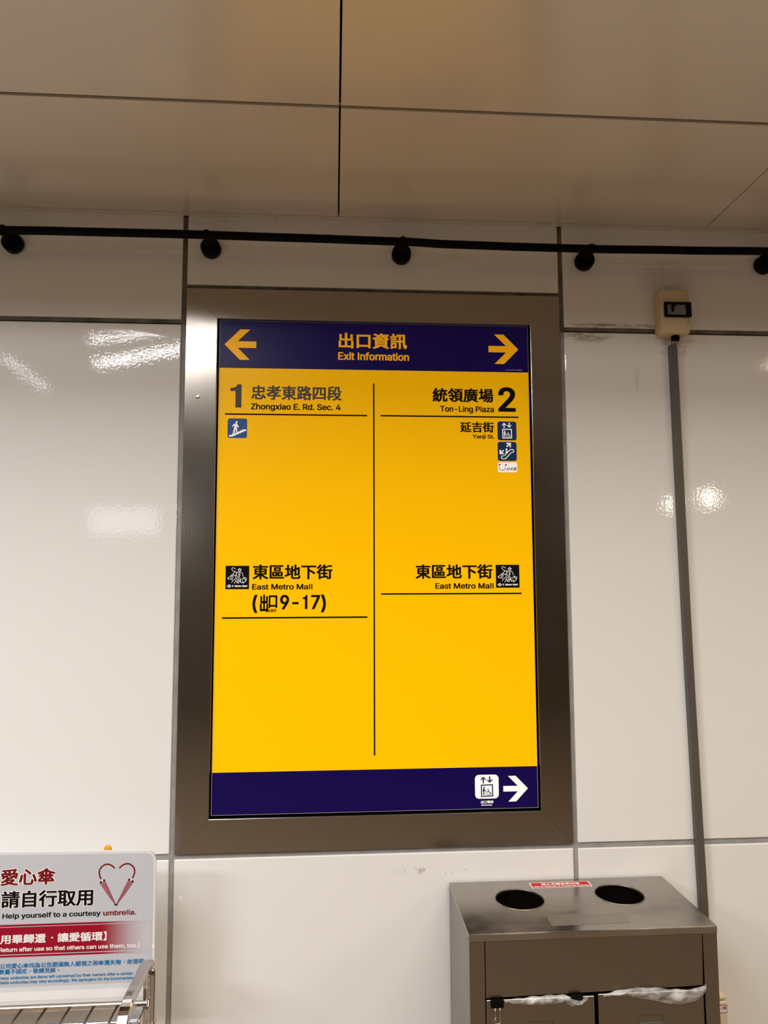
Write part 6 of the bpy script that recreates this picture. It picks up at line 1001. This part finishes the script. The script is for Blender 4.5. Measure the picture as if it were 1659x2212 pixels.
def mall_logo(u0, v0, u1, v1):
    p, f, sc = picto(u0, v0, u1, v1, (180, 185, 1495, 1475))
    p.rect(u0, v0, u1, v1, 0, 2)
    F = lambda L: [f(a, b) for a, b in L]
    L_ = [[(735, 380), (700, 330), (640, 310), (580, 290), (530, 320), (520, 380), (560, 430), (630, 480), (700, 520), (780, 535), (830, 520), (830, 490)],
          [(640, 530), (690, 530), (620, 600), (570, 670), (640, 700), (690, 725), (760, 680)],
          [(450, 690), (500, 710), (570, 680)], [(500, 710), (520, 780), (570, 700)],
          [(480, 760), (400, 790), (300, 880), (350, 920), (400, 945)], [(520, 790), (480, 860), (430, 910), (540, 945)], [(620, 745), (570, 830), (550, 970)],
          [(850, 400), (880, 425), (930, 395), (1020, 395), (1050, 430), (1070, 410)], [(900, 395), (920, 345), (980, 330), (1020, 350)],
          [(905, 420), (925, 490), (955, 525), (990, 500), (1020, 430)], [(740, 580), (790, 600), (880, 565), (955, 525), (1060, 560), (1120, 620), (1140, 700), (1165, 780)],
          [(790, 610), (800, 700), (850, 820), (940, 870), (1010, 890), (1030, 930)], [(940, 590), (910, 700), (940, 820), (985, 700), (970, 590)],
          [(740, 690), (760, 860), (690, 920), (590, 1010), (520, 1115)], [(745, 1000), (700, 1100), (670, 1165)],
          [(1020, 920), (990, 1000), (960, 1040), (930, 960), (880, 920)], [(1030, 930), (1020, 1100), (1090, 1120), (1140, 1110), (1130, 980)], [(930, 1000), (930, 1130), (800, 1110), (830, 1060)],
          [(1090, 940), (1150, 870), (1200, 830), (1290, 840), (1350, 880), (1340, 960), (1280, 970), (1230, 870)], [(1190, 850), (1210, 940)], [(1340, 970), (1320, 1020), (1160, 1145), (1130, 1060)]]
    for s in L_: p.stroke(F(s), 21 * sc, 1, 3)
    p.stroke([f(825 + 62 * math.cos(math.pi * j / 10), 985 + 75 * math.sin(math.pi * j / 10)) for j in range(20)], 22 * sc, 1, 3, True)
    p.poly(F([(240, 1320), (290, 1290), (360, 1225), (465, 1222), (440, 1250), (400, 1255), (320, 1320)]), 1, 3)
    p.poly(F([(300, 1378), (335, 1350), (380, 1345), (420, 1285), (525, 1278), (500, 1300), (430, 1375)]), 1, 3)
    text(p.mb, wm, 'E', f(555, 0)[0], f(640, 0)[0], f(0, 1350)[1], f(0, 1250)[1], True, 1, 3, slant=0.2)
    text(p.mb, wm, 'Metro', f(695, 0)[0], f(1070, 0)[0], f(0, 1350)[1], f(0, 1250)[1], True, 1, 3, slant=0.2)
    text(p.mb, wm, 'Mall', f(1110, 0)[0], f(1400, 0)[0], f(0, 1350)[1], f(0, 1250)[1], True, 1, 3, slant=0.2)
    p.build('mall_logo', [M['ink'], M['white_lit']], panel)


mall_logo(-0.3567, 1.5627, -0.3015, 1.6178)
mall_logo(0.2884, 1.5636, 0.3461, 1.6188)

# ------------------------------------------------------------------ black pipe under the ceiling and its brackets
RY = -0.065
pts = [(-3.65, 2.394), (-1.15, 2.3945), (-0.876, 2.3936), (-0.751, 2.3951), (-0.454, 2.396), (-0.194, 2.3946), (0.061, 2.3928), (0.173, 2.3892), (0.36, 2.3878), (0.527, 2.3876), (0.75, 2.3905), (0.9735, 2.394), (1.2, 2.393), (3.65, 2.392)]


def rail_z(x):
    for (a, za), (b, zb) in zip(pts, pts[1:]):
        if a <= x <= b:
            t = (x - a) / (b - a)
            t = t * t * (3 - 2 * t)
            return za + (zb - za) * t
    return pts[-1][1]


mb = MB()
path = [(x, RY, rail_z(x)) for x in [-3.65] + [-1.45 + i * 0.025 for i in range(119)] + [3.65]]
mb.sweep(path, [(0.0097 * math.cos(2 * math.pi * i / 20), 0.0097 * math.sin(2 * math.pi * i / 20)) for i in range(20)], (0, 1, 0), smooth=True)
tag(mb.build('black_pipe', M['black']), 'long black pipe running along the wall just under the ceiling', 'pipe')
bl = [(-0.8700, 2.3885, 'round black pipe bracket at the far left, above the white panel'),
      (-0.4031, 2.3886, 'round black pipe bracket above the steel frame\'s top left corner'),
      (0.0623, 2.3858, 'round black pipe bracket above the middle of the steel frame'),
      (0.5252, 2.3818, 'round black pipe bracket between the steel frame and the beige switch box'),
      (0.9955, 2.3848, 'round black pipe bracket at the far right, cut by the picture edge')]
for x, z, lab in bl:
    t_ = thing('pipe_bracket', lab, 'bracket', (x, 0, z), 'round brackets of the black pipe')
    m = MB(); m.lathe([(0.0, 0.003), (0.0238, 0.003), (0.0242, 0.002), (0.0242, 0.0), (0.0, 0.0)], (x + 0.001, 0, z - 0.0005), (0, -1, 0))
    m.build('wall_plate', M['grout'], t_)
    m = MB(); m.lathe([(0.0, 0.023), (0.021, 0.023), (0.0233, 0.021), (0.0236, 0.003), (0.0, 0.003)], (x, 0, z), (0, -1, 0))
    m.build('standoff', M['black'], t_)
    m = MB(); m.cyl((x, -0.022, z), (x, RY + 0.004, rail_z(x)), 0.0115, 0.0085, 24)
    m.build('stem', M['black'], t_)
    m = MB()
    zr = rail_z(x)
    m.lathe([(0.0098, -0.005), (0.0122, -0.005), (0.0122, 0.005), (0.0098, 0.005)], (x - 0.001, RY, zr), (1, 0, 0), 28)
    m.build('clip', M['black'], t_)

# ------------------------------------------------------------------ switch box and its cable trunking
sb = thing('switch_box', 'small beige switch box with dark window on the wall, upper right', 'switch box', (0.741, 0, 2.188))
mb = MB(); mb.box(0.704, 0.7776, -0.042, -0.0002, 2.1885, 2.3005, 0.0045, 3)
sbody = mb.build('box_body', M['beige'], sb)
mb = MB(); mb.box(0.7115, 0.7765, -0.0475, -0.0415, 2.2280, 2.2665, 0.0028, 3)
mb.cyl((0.772, -0.0430, 2.2300), (0.772, -0.0430, 2.2645), 0.0088, n=28)
cov = mb.build('window_cover', M['black'], sb)
mb = MB(); mb.box(0.7185, 0.7655, -0.0479, -0.0470, 2.2335, 2.2585, 0.0003, 1)
mb.build('dusty_pane', M['screen'], cov)
mb = MB(); mb.box(0.7285, 0.7335, -0.0505, -0.0477, 2.2400, 2.2585, 0.0006, 1); mb.box(0.7285, 0.7385, -0.0500, -0.0477, 2.2530, 2.2590, 0.0006, 1)
mb.build('switch_lever', M['black'], cov)
mb = MB(); mb.cyl((0.748, -0.020, 2.1885), (0.748, -0.020, 2.176), 0.0095, n=20)
mb.build('cable_gland', M['gap'], sb)
mb = MB()
for k in range(4):
    x = 0.7415 + 0.0042 * k
    mb.sweep([(x + 0.004, -0.016 - 0.002 * k, 2.187), (x + 0.001 * k, -0.021, 2.178), (x - 0.002, -0.012, 2.166)], [(0.0016 * math.cos(q), 0.0016 * math.sin(q)) for q in (0, 1.05, 2.1, 3.14, 4.2, 5.24)], (0, 1, 0), smooth=True)
mb.build('wires', M['wires'], sb)
mb = MB()
cp = [(0.7463, 2.168), (0.7475, 2.05), (0.7492, 1.85), (0.7510, 1.65), (0.7522, 1.528), (0.7545, 1.35), (0.7575, 1.18), (0.7608, 0.986), (0.7646, 0.82), (0.7655, 0.64)]
hw = [(-0.0092, 0.0), (0.0092, 0.0), (0.0092, 0.013), (0.0080, 0.0145), (-0.0080, 0.0145), (-0.0092, 0.013)]
prev = None
rings = []
for x, z in cp:
    w = 1.0 + (2.168 - z) * 0.035
    rings.append([mb.bm.verts.new((x + a * w, -b - 0.0003, z)) for a, b in hw])
for A_, B_ in zip(rings, rings[1:]):
    for k in range(6): mb.bm.faces.new((A_[k], A_[(k + 1) % 6], B_[(k + 1) % 6], B_[k]))
mb.bm.faces.new(rings[0]); mb.bm.faces.new(rings[-1][::-1])
bmesh.ops.recalc_face_normals(mb.bm, faces=mb.bm.faces[:])
tag(mb.build('cable_trunking', M['trunking']), 'grey brown cable trunking running down the wall from the switch box', 'trunking')
kb = thing('socket_box', 'cream wall box with red label, mostly hidden behind the steel litter bin', 'socket box', (0.762, 0, 0.45))
mb = MB(); mb.box(0.736, 0.7905, -0.052, -0.0002, 0.45, 0.6305, 0.005, 3)
mb.build('box_body', M['beige_low'], kb)
mb = MB(); mb.box(0.738, 0.7895, -0.050, -0.0002, 0.6325, 0.6400, 0.002, 2); mb.prism([(0.738, -0.0002, 0.639), (0.738, -0.048, 0.639), (0.738, -0.004, 0.662)], (0.044, 0, 0))
mb.build('lid', M['beige_low'], kb)
p = Print(wall_map(-0.0523)); p.rect(0.760, 0.6065, 0.7885, 0.6235, 0, 1); p.rect(0.7612, 0.6078, 0.7872, 0.6222, 1, 2)
text(p.mb, wall_map(-0.0523), '止電', 0.7745, 0.7855, 0.6140, 0.6205, False, 0, 3)
p.build('red_label', [M['label_red'], M['white']], kb)

# ------------------------------------------------------------------ stainless steel litter bin
BX0, BX1, BY0, BY1, BZ = 0.1645, 0.6675, -0.256, -0.006, 0.8888
ub = thing('litter_bin', 'stainless steel twin-hole litter bin standing against the wall', 'litter bin', (0.416, -0.13, 0))
HOLES = [(0.3044, -0.1050), (0.5300, -0.0975)]
HR = 0.0530


def disc_loop(cx, cy, r, n=64):
    return [(cx + r * math.cos(2 * math.pi * i / n), cy + r * math.sin(2 * math.pi * i / n)) for i in range(n)]


mb = MB()
top = fill([[(BX0, BY0), (BX1, BY0), (BX1, BY1), (BX0, BY1)]] + [disc_loop(cx, cy, HR) for cx, cy in HOLES], lambda u, v, k=0: Vector((u, v, BZ)), 0)
mb.add_mesh(top)
r_ = 0.0018
mb.sweep([(BX0, BY0 + 0.0005, 0), (BX1, BY0 + 0.0005, 0)], [(0, 0)] * 0 or [(BZ, 0.0005), (BZ - r_ * 0.3, 0.0012), (BZ - r_, 0.0018), (BZ - 0.0135, 0.0018), (BZ - 0.0135, -0.001), (BZ - 0.001, -0.001)], (0, 0, 1))
mb.box(BX0, BX0 + 0.0012, BY0, BY1, BZ - 0.006, BZ - 0.0002)
mb.box(BX1 - 0.0012, BX1, BY0, BY1, BZ - 0.0135, BZ - 0.0002)
lid = mb.build('lid', M['bin_top'], ub)
for cx, cy in HOLES:
    m = MB(); m.lathe([(HR + 0.0018, 0.0), (HR + 0.0012, 0.0011), (HR - 0.0002, 0.0012), (HR - 0.0012, 0.0), (HR - 0.0012, -0.006), (HR - 0.0002, -0.006), (HR - 0.0002, -0.0002)], (cx, cy, BZ), (0, 0, 1), 64)
    m.build('hole_rim', M['bin'], lid)
    m = MB(); m.lathe([(HR - 0.0006, -0.006), (HR - 0.0006, -0.112), (0.0, -0.112)], (cx, cy, BZ), (0, 0, 1), 48)
    m.build('hole_shaft', M['gap'], lid)
top_map = lambda u, v, k=0: Vector((u, v, BZ + 0.0003 * k))
# red label, slightly askew
la, lb = Vector((0.3463, -0.0221)), Vector((0.4857, -0.0211))
lw, ldir = (lb - la).length, (lb - la).normalized()
ln = Vector((ldir.y, -ldir.x))


def lab_map(u, v, k=0):
    q = la + ldir * u - ln * (v - 0.0)
    return Vector((q.x, q.y, BZ + 0.0003 * k))


p = Print(lab_map)
p.rrect(0, -0.0305, lw, 0, 0.0025, 0, 1)
p.rrect(0.0028, -0.0280, lw - 0.0028, -0.0022, 0.0018, 1, 2)
text(p.mb, lab_map, '禁止丟棄家庭垃圾', 0.026, lw - 0.024, -0.0175, -0.0060, False, 0, 3)
text(p.mb, lab_map, 'Not for Disposal of Household Garbage', 0.006, lw - 0.006, -0.0262, -0.0200, True, 0, 3)
p.build('warning_label', [M['white'], M['label_red']], lid, 'red warning label with white writing')
mb = MB(); mb.prism([(0.3375, -0.1845, BZ), (0.5035, -0.1862, BZ), (0.5060, -0.2000, BZ), (0.5010, -0.2302, BZ), (0.3375, -0.2337, BZ)], (0, 0, 0.00035))
mb.build('clear_tape', steel('taped_steel', (0.36, 0.33, 0.30), 0.38, 0.5, bumpy=0.0), lid)
mb = MB(); mb.box(BX0 + 0.0006, BX0 + 0.0016, BY0 + 0.004, BY1, 0.03, BZ - 0.003)
mb.cyl((BX0 + 0.0002, BY0 + 0.010, BZ - 0.0125), (BX0 - 0.0004, BY0 + 0.010, BZ - 0.0125), 0.0016, n=12)
mb.build('side_panel', M['bin'], ub)
mb = MB(); mb.box(BX1 - 0.0016, BX1 - 0.0006, BY0 + 0.004, BY1, 0.03, BZ - 0.003)
mb.build('side_panel', M['bin'], ub)
mb = MB(); mb.box(BX0 + 0.0004, 0.1955, BY0, BY0 + 0.012, 0.03, BZ - 0.014, 0.0008, 1); mb.build('front_post', M['bin'], ub)
mb = MB(); mb.prism([(0.6380, BY0, BZ - 0.014), (BX1 - 0.0004, BY0, BZ - 0.014), (BX1 - 0.0004, BY0, 0.03), (0.6405, BY0, 0.03)], (0, 0.012, 0)); mb.build('front_post', M['bin'], ub)
mb = MB(); mb.prism([(0.1970, BY0 + 0.0008, 0.8740), (0.6368, BY0 + 0.0008, 0.8740), (0.6345, BY0 + 0.0008, 0.7765), (0.60, BY0 + 0.0008, 0.7752), (0.1970, BY0 + 0.0008, 0.7690)], (0, 0.003, 0)); mb.build('upper_panel', M['bin'], ub)
mb = MB(); mb.box(BX0 + 0.004, BX1 - 0.004, BY0 + 0.014, BY1 - 0.002, 0.035, 0.775); mb.box(0.193, 0.643, BY0 + 0.0125, BY0 + 0.02, 0.70, 0.876)
mb.build('dark_interior', M['gap'], ub)
mb = MB(); mb.box(BX0 + 0.01, BX1 - 0.01, BY0 + 0.02, BY1 - 0.01, 0.0, 0.035); mb.build('plinth', M['black'], ub)
DOORS = []
for (x0, x1, zt, hx0, hx1, hz) in ((0.1972, 0.4125, 0.7648, 0.2755, 0.3282, 0.7215), (0.4204, 0.6345, 0.7676, 0.5010, 0.5502, 0.7252)):
    m = MB()
    yf = BY0 + 0.0008
    # door leaf with a pull recess cut into it, folded top edge
    m.box(x0, hx0, yf, yf + 0.003, 0.05, zt - 0.001); m.box(hx1, x1, yf, yf + 0.003, 0.05, zt - 0.001)
    m.box(hx0, hx1, yf, yf + 0.003, hz, zt - 0.001); m.box(hx0, hx1, yf, yf + 0.003, 0.05, hz - 0.05)
    m.box(x0, x1, yf - 0.0006, yf + 0.011, zt - 0.003, zt, 0.0008, 1)
    bmesh.ops.remove_doubles(m.bm, verts=m.bm.verts[:], dist=1e-6)
    d = m.build('door', M['bin'], ub)
    m = MB(); m.box(hx0 + 0.0006, hx1 - 0.0006, yf + 0.0005, yf + 0.0012, hz - 0.0498, hz - 0.0008); m.build('pull_plate', M['bin'], d)
    m = MB(); m.prism([(hx0 + 0.001, yf - 0.0005, hz - 0.0150), (hx1 + 0.0005, yf - 0.0005, hz - 0.0146), (hx1 + 0.0005, yf - 0.005, hz - 0.030), (hx0 + 0.001, yf - 0.005, hz - 0.030)], (0, 0.0012, 0)); m.build('pull_lip', M['nickel_blue'], d)
    DOORS.append(d)


def bag(name, label, prof, seed):
    """strip of liner film hanging over a door's top edge; prof: (x, z top, z bottom)"""
    rnd = random.Random(seed)
    m = MB()
    n, k = 60, 7
    xs0, xs1 = prof[0][0], prof[-1][0]
    grid = []
    for i in range(n + 1):
        x = xs0 + (xs1 - xs0) * i / n
        for a, b in zip(prof, prof[1:]):
            if a[0] <= x <= b[0] + 1e-9:
                t = (x - a[0]) / (b[0] - a[0]); break
        zt = a[1] + (b[1] - a[1]) * t
        zb = a[2] + (b[2] - a[2]) * t
        w = 0.0016 * math.sin(i * 0.9 + seed) + 0.0012 * math.sin(i * 2.3)
        row = []
        for j in range(k + 1):
            s = j / k
            z = zt + (zb - zt) * s
            bulge = math.sin(math.pi * min(1, s * 1.05)) * 0.006 + 0.003
            y = BY0 - bulge - w * s - 0.0008 * rnd.random() - 0.0015 * math.sin(i * 0.55 + s * 5)
            if s > 0.86: y = BY0 - 0.0022
            row.append(m.bm.verts.new((x, min(y, BY0 - 0.0012), z)))
        grid.append(row)
    for i in range(n):
        for j in range(k):
            f = m.bm.faces.new((grid[i][j], grid[i + 1][j], grid[i + 1][j + 1], grid[i][j + 1]))
            f.smooth = True
    # folded back over the door edge into the bin
    o = m.build(name, M['film'])
    md = o.modifiers.new('thickness', 'SOLIDIFY'); md.thickness = 0.0004; md.offset = -1
    return tag(o, label, 'bin bag')


bag('bin_liner', 'clear bag edge crumpled over the bin\'s left door', [(0.232, 0.7665, 0.7645), (0.262, 0.769, 0.757), (0.300, 0.771, 0.7545), (0.335, 0.772, 0.756), (0.352, 0.7715, 0.760), (0.366, 0.7660, 0.7480), (0.384, 0.7590, 0.7540), (0.397, 0.7690, 0.7590)], 3)
bag('bin_liner', 'clear bag edge bulging out over the bin\'s right door', [(0.428, 0.7695, 0.7672), (0.455, 0.7745, 0.7668), (0.482, 0.7780, 0.7645), (0.510, 0.7785, 0.7580), (0.540, 0.7770, 0.7520), (0.562, 0.7740, 0.7460), (0.585, 0.7725, 0.7445), (0.608, 0.7720, 0.7475), (0.622, 0.7735, 0.7520), (0.633, 0.7775, 0.7600), (0.6375, 0.7815, 0.7680)], 5)


def clip(x0, x1, z0, z1, label, handle):
    c = thing('binder_clip', label, 'binder clip', ((x0 + x1) / 2, BY0, z0), 'binder clips on the litter bin')
    m = MB(); m.prism([((x0), BY0 - 0.0030, z0), (x0, BY0 - 0.0085, z1), (x0, BY0 + 0.006, z1), (x0, BY0 - 0.0012, z0)], (x1 - x0, 0, 0))
    m.build('clip_body', M['black'], c)
    if handle:
        xm, w = (x0 + x1) / 2, 0.0048
        pth = [(xm - w, z0 + 0.001), (xm - w * 0.95, z0 - 0.012), (xm - w * 1.05, z0 - 0.020)] + [(xm + 0.0060 * math.cos(math.radians(t)), z0 - 0.0225 + 0.0058 * math.sin(math.radians(t))) for t in range(155, 390, 20)] + [(xm + w * 1.05, z0 - 0.020), (xm + w * 0.95, z0 - 0.012), (xm + w, z0 + 0.001)]
        m = MB(); m.sweep([(a, BY0 - 0.0045, b) for a, b in pth], [(0.0007 * math.cos(q), 0.0007 * math.sin(q)) for q in [i * math.pi / 4 for i in range(8)]], (0, 1, 0), smooth=True)
        m.build('wire_handle', M['clip_wire'], c)


clip(0.2057, 0.2304, 0.7516, 0.7672, 'black binder clip with hanging wire handle, at the left end of the bin\'s left door', True)
clip(0.3640, 0.3870, 0.7555, 0.7700, 'black binder clip half wrapped in clear film, near the gap between the bin doors', False)

# ------------------------------------------------------------------ umbrella stand and its notice board
st = thing('umbrella_stand', 'chrome umbrella stand with bent side bars in front of the wall, lower left', 'umbrella stand', (-0.71, -0.25, 0))
SXR, SXL, SZ = -0.4790, -0.9560, 0.8133
hwid, hth = 0.0102, 0.0068


def side_bar(x):
    P = []
    for z in [0.004 + i * 0.09 for i in range(9)]: P.append((x, -0.132, z))
    for j in range(9):
        t = math.radians(180 - 90 * j / 8)
        P.append((x, -0.158 - 0.026 * math.cos(t), SZ - 0.031 + 0.026 * math.sin(t)))
    P[-9:] = [(x, -0.132 - 0.026 + 0.026 * math.cos(math.radians(90 * j / 8)), SZ - 0.0315 + 0.026 * math.sin(math.radians(90 * j / 8))) for j in range(9)]
    y1 = -0.285
    for j in range(13):
        t = math.radians(90 + 90 * j / 12)
        P.append((x, y1 + 0.055 * math.cos(t), SZ - 0.0605 + 0.055 * math.sin(t)))
    for z in (0.60, 0.40, 0.20, 0.004): P.append((x, y1 - 0.055, z))
    c = 0.0016
    prof = [(-hwid, -hth + c), (-hwid + c, -hth), (hwid - c, -hth), (hwid, -hth + c), (hwid, hth - c), (hwid - c, hth), (-hwid + c, hth), (-hwid, hth - c)]
    m = MB(); m.sweep(P, prof, (1, 0, 0))
    return m.build('side_frame', M['chrome'], st)


side_bar(SXR)
side_bar(SXL)
for x in (-0.4695, -0.9650):
    m = MB(); m.lathe([(0.0, 0.0), (0.0095, 0.0), (0.0095, 0.785), (0.0088, 0.7925), (0.0065, 0.7975), (0.003, 0.8), (0, 0.8003)], (x, -0.150, 0.0), (0, 0, 1), 32)
    post = m.build('post', M['chrome'], st)
    m = MB(); m.lathe([(0.0096, 0), (0.0113, 0.0006), (0.0113, 0.005), (0.0096, 0.0056)], (x, -0.150, 0.6925), (0, 0, 1), 32)
    m.build('collar', M['chrome'], post)
RZ = 0.7235
m = MB(); m.box(SXL, SXR, -0.1440, -0.1380, RZ - 0.0042, RZ + 0.0050, 0.001, 1); m.build('rail', M['chrome'], st)
m = MB(); m.box(SXL, SXR, -0.1980, -0.1920, RZ - 0.012, RZ - 0.0005, 0.001, 1); m.build('rail', M['chrome'], st)
m = MB(); m.box(SXL, SXR, -0.3290, -0.3230, RZ - 0.012, RZ, 0.001, 1); m.build('rail', M['chrome'], st)
for x in (-0.4905, -0.9440):
    m = MB(); m.box(x - 0.009, x + 0.009, -0.335, -0.138, RZ - 0.006, RZ + 0.0010, 0.001, 1); m.build('grid_side_bar', M['chrome'], st)
for k in range(9):
    x = -0.5379 - 0.0472 * k
    m = MB(); m.cyl((x, -0.140, RZ), (x, -0.326, RZ), 0.0027, n=14); m.build('grid_rod', M['chrome'], st)
m = MB(); m.box(SXL + 0.01, SXR - 0.01, -0.330, -0.140, 0.06, 0.072, 0.002, 1); m.build('drip_tray', M['chrome'], st)
p = Print(lambda u, v, k=0: Vector((u, v, RZ + 0.0012 + 0.0002 * k))); p.rect(-0.4980, -0.205, -0.4845, -0.193, 0, 1); p.build('worn_sticker', M['edge'], st)

bd = thing('notice_board', 'grey courtesy umbrella notice board with red band and rounded corner', 'notice board', (-0.73, -0.115, 0.72))
YB = -0.120


def board_pt(inset, drop=0.0):
    """outline of the board; its top falls slightly to the right, as it stands"""
    x1 = -0.4732 - inset
    x0 = -0.992 + inset
    zt = lambda x: 1.0222 - inset + (-0.0155) * (x + 0.792)
    r = 0.021 - inset
    P = [(x0, 0.7210 + inset), (x1 + 0.002, 0.7210 + inset)]
    for j in range(9):
        t = math.radians(0 + 90 * j / 8)
        P.append((x1 - r + r * math.cos(t), zt(x1 - r) - r + r * math.sin(t)))
    for j in range(9):
        t = math.radians(90 + 90 * j / 8)
        P.append((x0 + r + r * math.cos(t), zt(x0 + r) - r + r * math.sin(t)))
    return P


m = MB(); m.prism([(x, YB + 0.006, z) for x, z in board_pt(0)], (0, -0.006, 0))
plate = m.build('acrylic_plate', M['board_edge'], bd)
bm_ = wall_map(YB)
q = Print(bm_)
ins = board_pt(0.0052)
ins[0] = (ins[0][0], 0.7565); ins[1] = (ins[1][0], 0.7565)
q.poly(ins, 0, 1)
q.build('printed_sheet', M['board'], plate)
q = Print(bm_)
q.rect(-0.987, 0.7285, -0.4790, 0.7465, 0, 1)
q.build('white_foot', M['board_white'], plate)
q = Print(bm_)
for a, b in ((0.8745, 0.8784), (0.8201, 0.8731), (0.8146, 0.8183)): q.rect(-0.985, a, -0.4795, b, 0, 2)
q.build('red_band', M['band_red'], plate)
lettering([('愛心傘', -0.7879, -0.6780, 0.9556, 0.9890)], [M['dark_red'], M['white']], bm_, plate, halo_mi=1)
lettering([('請自行取用', -0.7851, -0.5998, 0.9114, 0.9451)], [M['ink'], M['white']], bm_, plate, halo_mi=1)
lettering([('Help yourself to a courtesy', -0.7813, -0.5835, 0.8908, 0.9006)], M['ink'], bm_, plate)
lettering([('umbrella', -0.5785, -0.5155, 0.8905, 0.9003)], M['dark_red'], bm_, plate)
lettering([('.', -0.5140, -0.5112, 0.8905, 0.9003)], M['ink'], bm_, plate)
lettering([('用畢歸還．讓愛循環】', -0.7837, -0.5700, 0.8408, 0.8592), ('Return after use so that others can use them, too.]', -0.7850, -0.5030, 0.8256, 0.8336)], M['white'], bm_, plate, k=3)
lettering([('公司愛心傘均為公告期滿無人認領之雨傘遺失物，故現場', -0.7822, -0.4927, 0.7922, 0.8026), ('數量不固定，敬請見諒。', -0.7834, -0.6634, 0.7816, 0.7915),
           ('ourtesy umbrellas are items left unclaimed by their owners after a certain', -0.7912, -0.5147, 0.7716, 0.7772),
           ('vailable umbrellas may vary accordingly. We apologize for the inconvenience', -0.7909, -0.5060, 0.7628, 0.7684)], M['sky_blue'], bm_, plate)
MX = -0.5529


def brolly(sg):
    q = Print(bm_)
    mx = lambda L: [(MX + sg * (a - MX), b) for a, b in L]
    q.stroke(mx([(-0.5574, 0.984), (-0.5605, 0.9872), (-0.5638, 0.9897), (-0.568, 0.9920), (-0.5726, 0.9929), (-0.5775, 0.9923), (-0.5817, 0.9901), (-0.5855, 0.9868), (-0.588, 0.9828), (-0.5890, 0.9792), (-0.5891, 0.9759), (-0.5886, 0.9724), (-0.5876, 0.969), (-0.5862, 0.966), (-0.5847, 0.9632)]), 0.0029, 0, 2)
    q.stroke(mx([(-0.5840, 0.9622), (-0.5812, 0.9575)]), 0.0026, 4, 3)
    q.poly(mx([(-0.5877, 0.9558), (-0.5770, 0.9610), (-0.5690, 0.9455), (-0.5548, 0.9150), (-0.5566, 0.9134), (-0.5700, 0.9300), (-0.5871, 0.9546)]), 1, 2)
    q.poly(mx([(-0.5882, 0.956), (-0.5849, 0.9606), (-0.5836, 0.9622), (-0.5813, 0.9585), (-0.5806, 0.9620), (-0.5770, 0.9630), (-0.5762, 0.9602), (-0.5807, 0.9571), (-0.5871, 0.9546)]), 0, 2)
    for a, b in (((-0.5845, 0.9552), (-0.5560, 0.9144)), ((-0.5800, 0.9572), (-0.5556, 0.9150)), ((-0.5775, 0.9590), (-0.5550, 0.9155))):
        q.stroke(mx([a, b]), 0.0008, 2, 3)
    q.stroke(mx([(-0.5556, 0.9137), (-0.5535, 0.9099)]), 0.0027, 3, 3)
    q.build('umbrella_picture', [M['dark_red'], M['pink'], M['pink_fold'], M['ink'], M['white']], plate)


brolly(1)
brolly(-1)
mb = MB(); mb.lathe([(0.0, 0.0012), (0.0072, 0.0012), (0.0083, 0.0), (0.0, 0.0)], (-0.6076, -0.0003, 0.9835), (0, -1, 0), 32)
tag(mb.build('orange_sticker', M['dot']), 'round orange sticker on the white wall, peeking above the notice board', 'sticker')
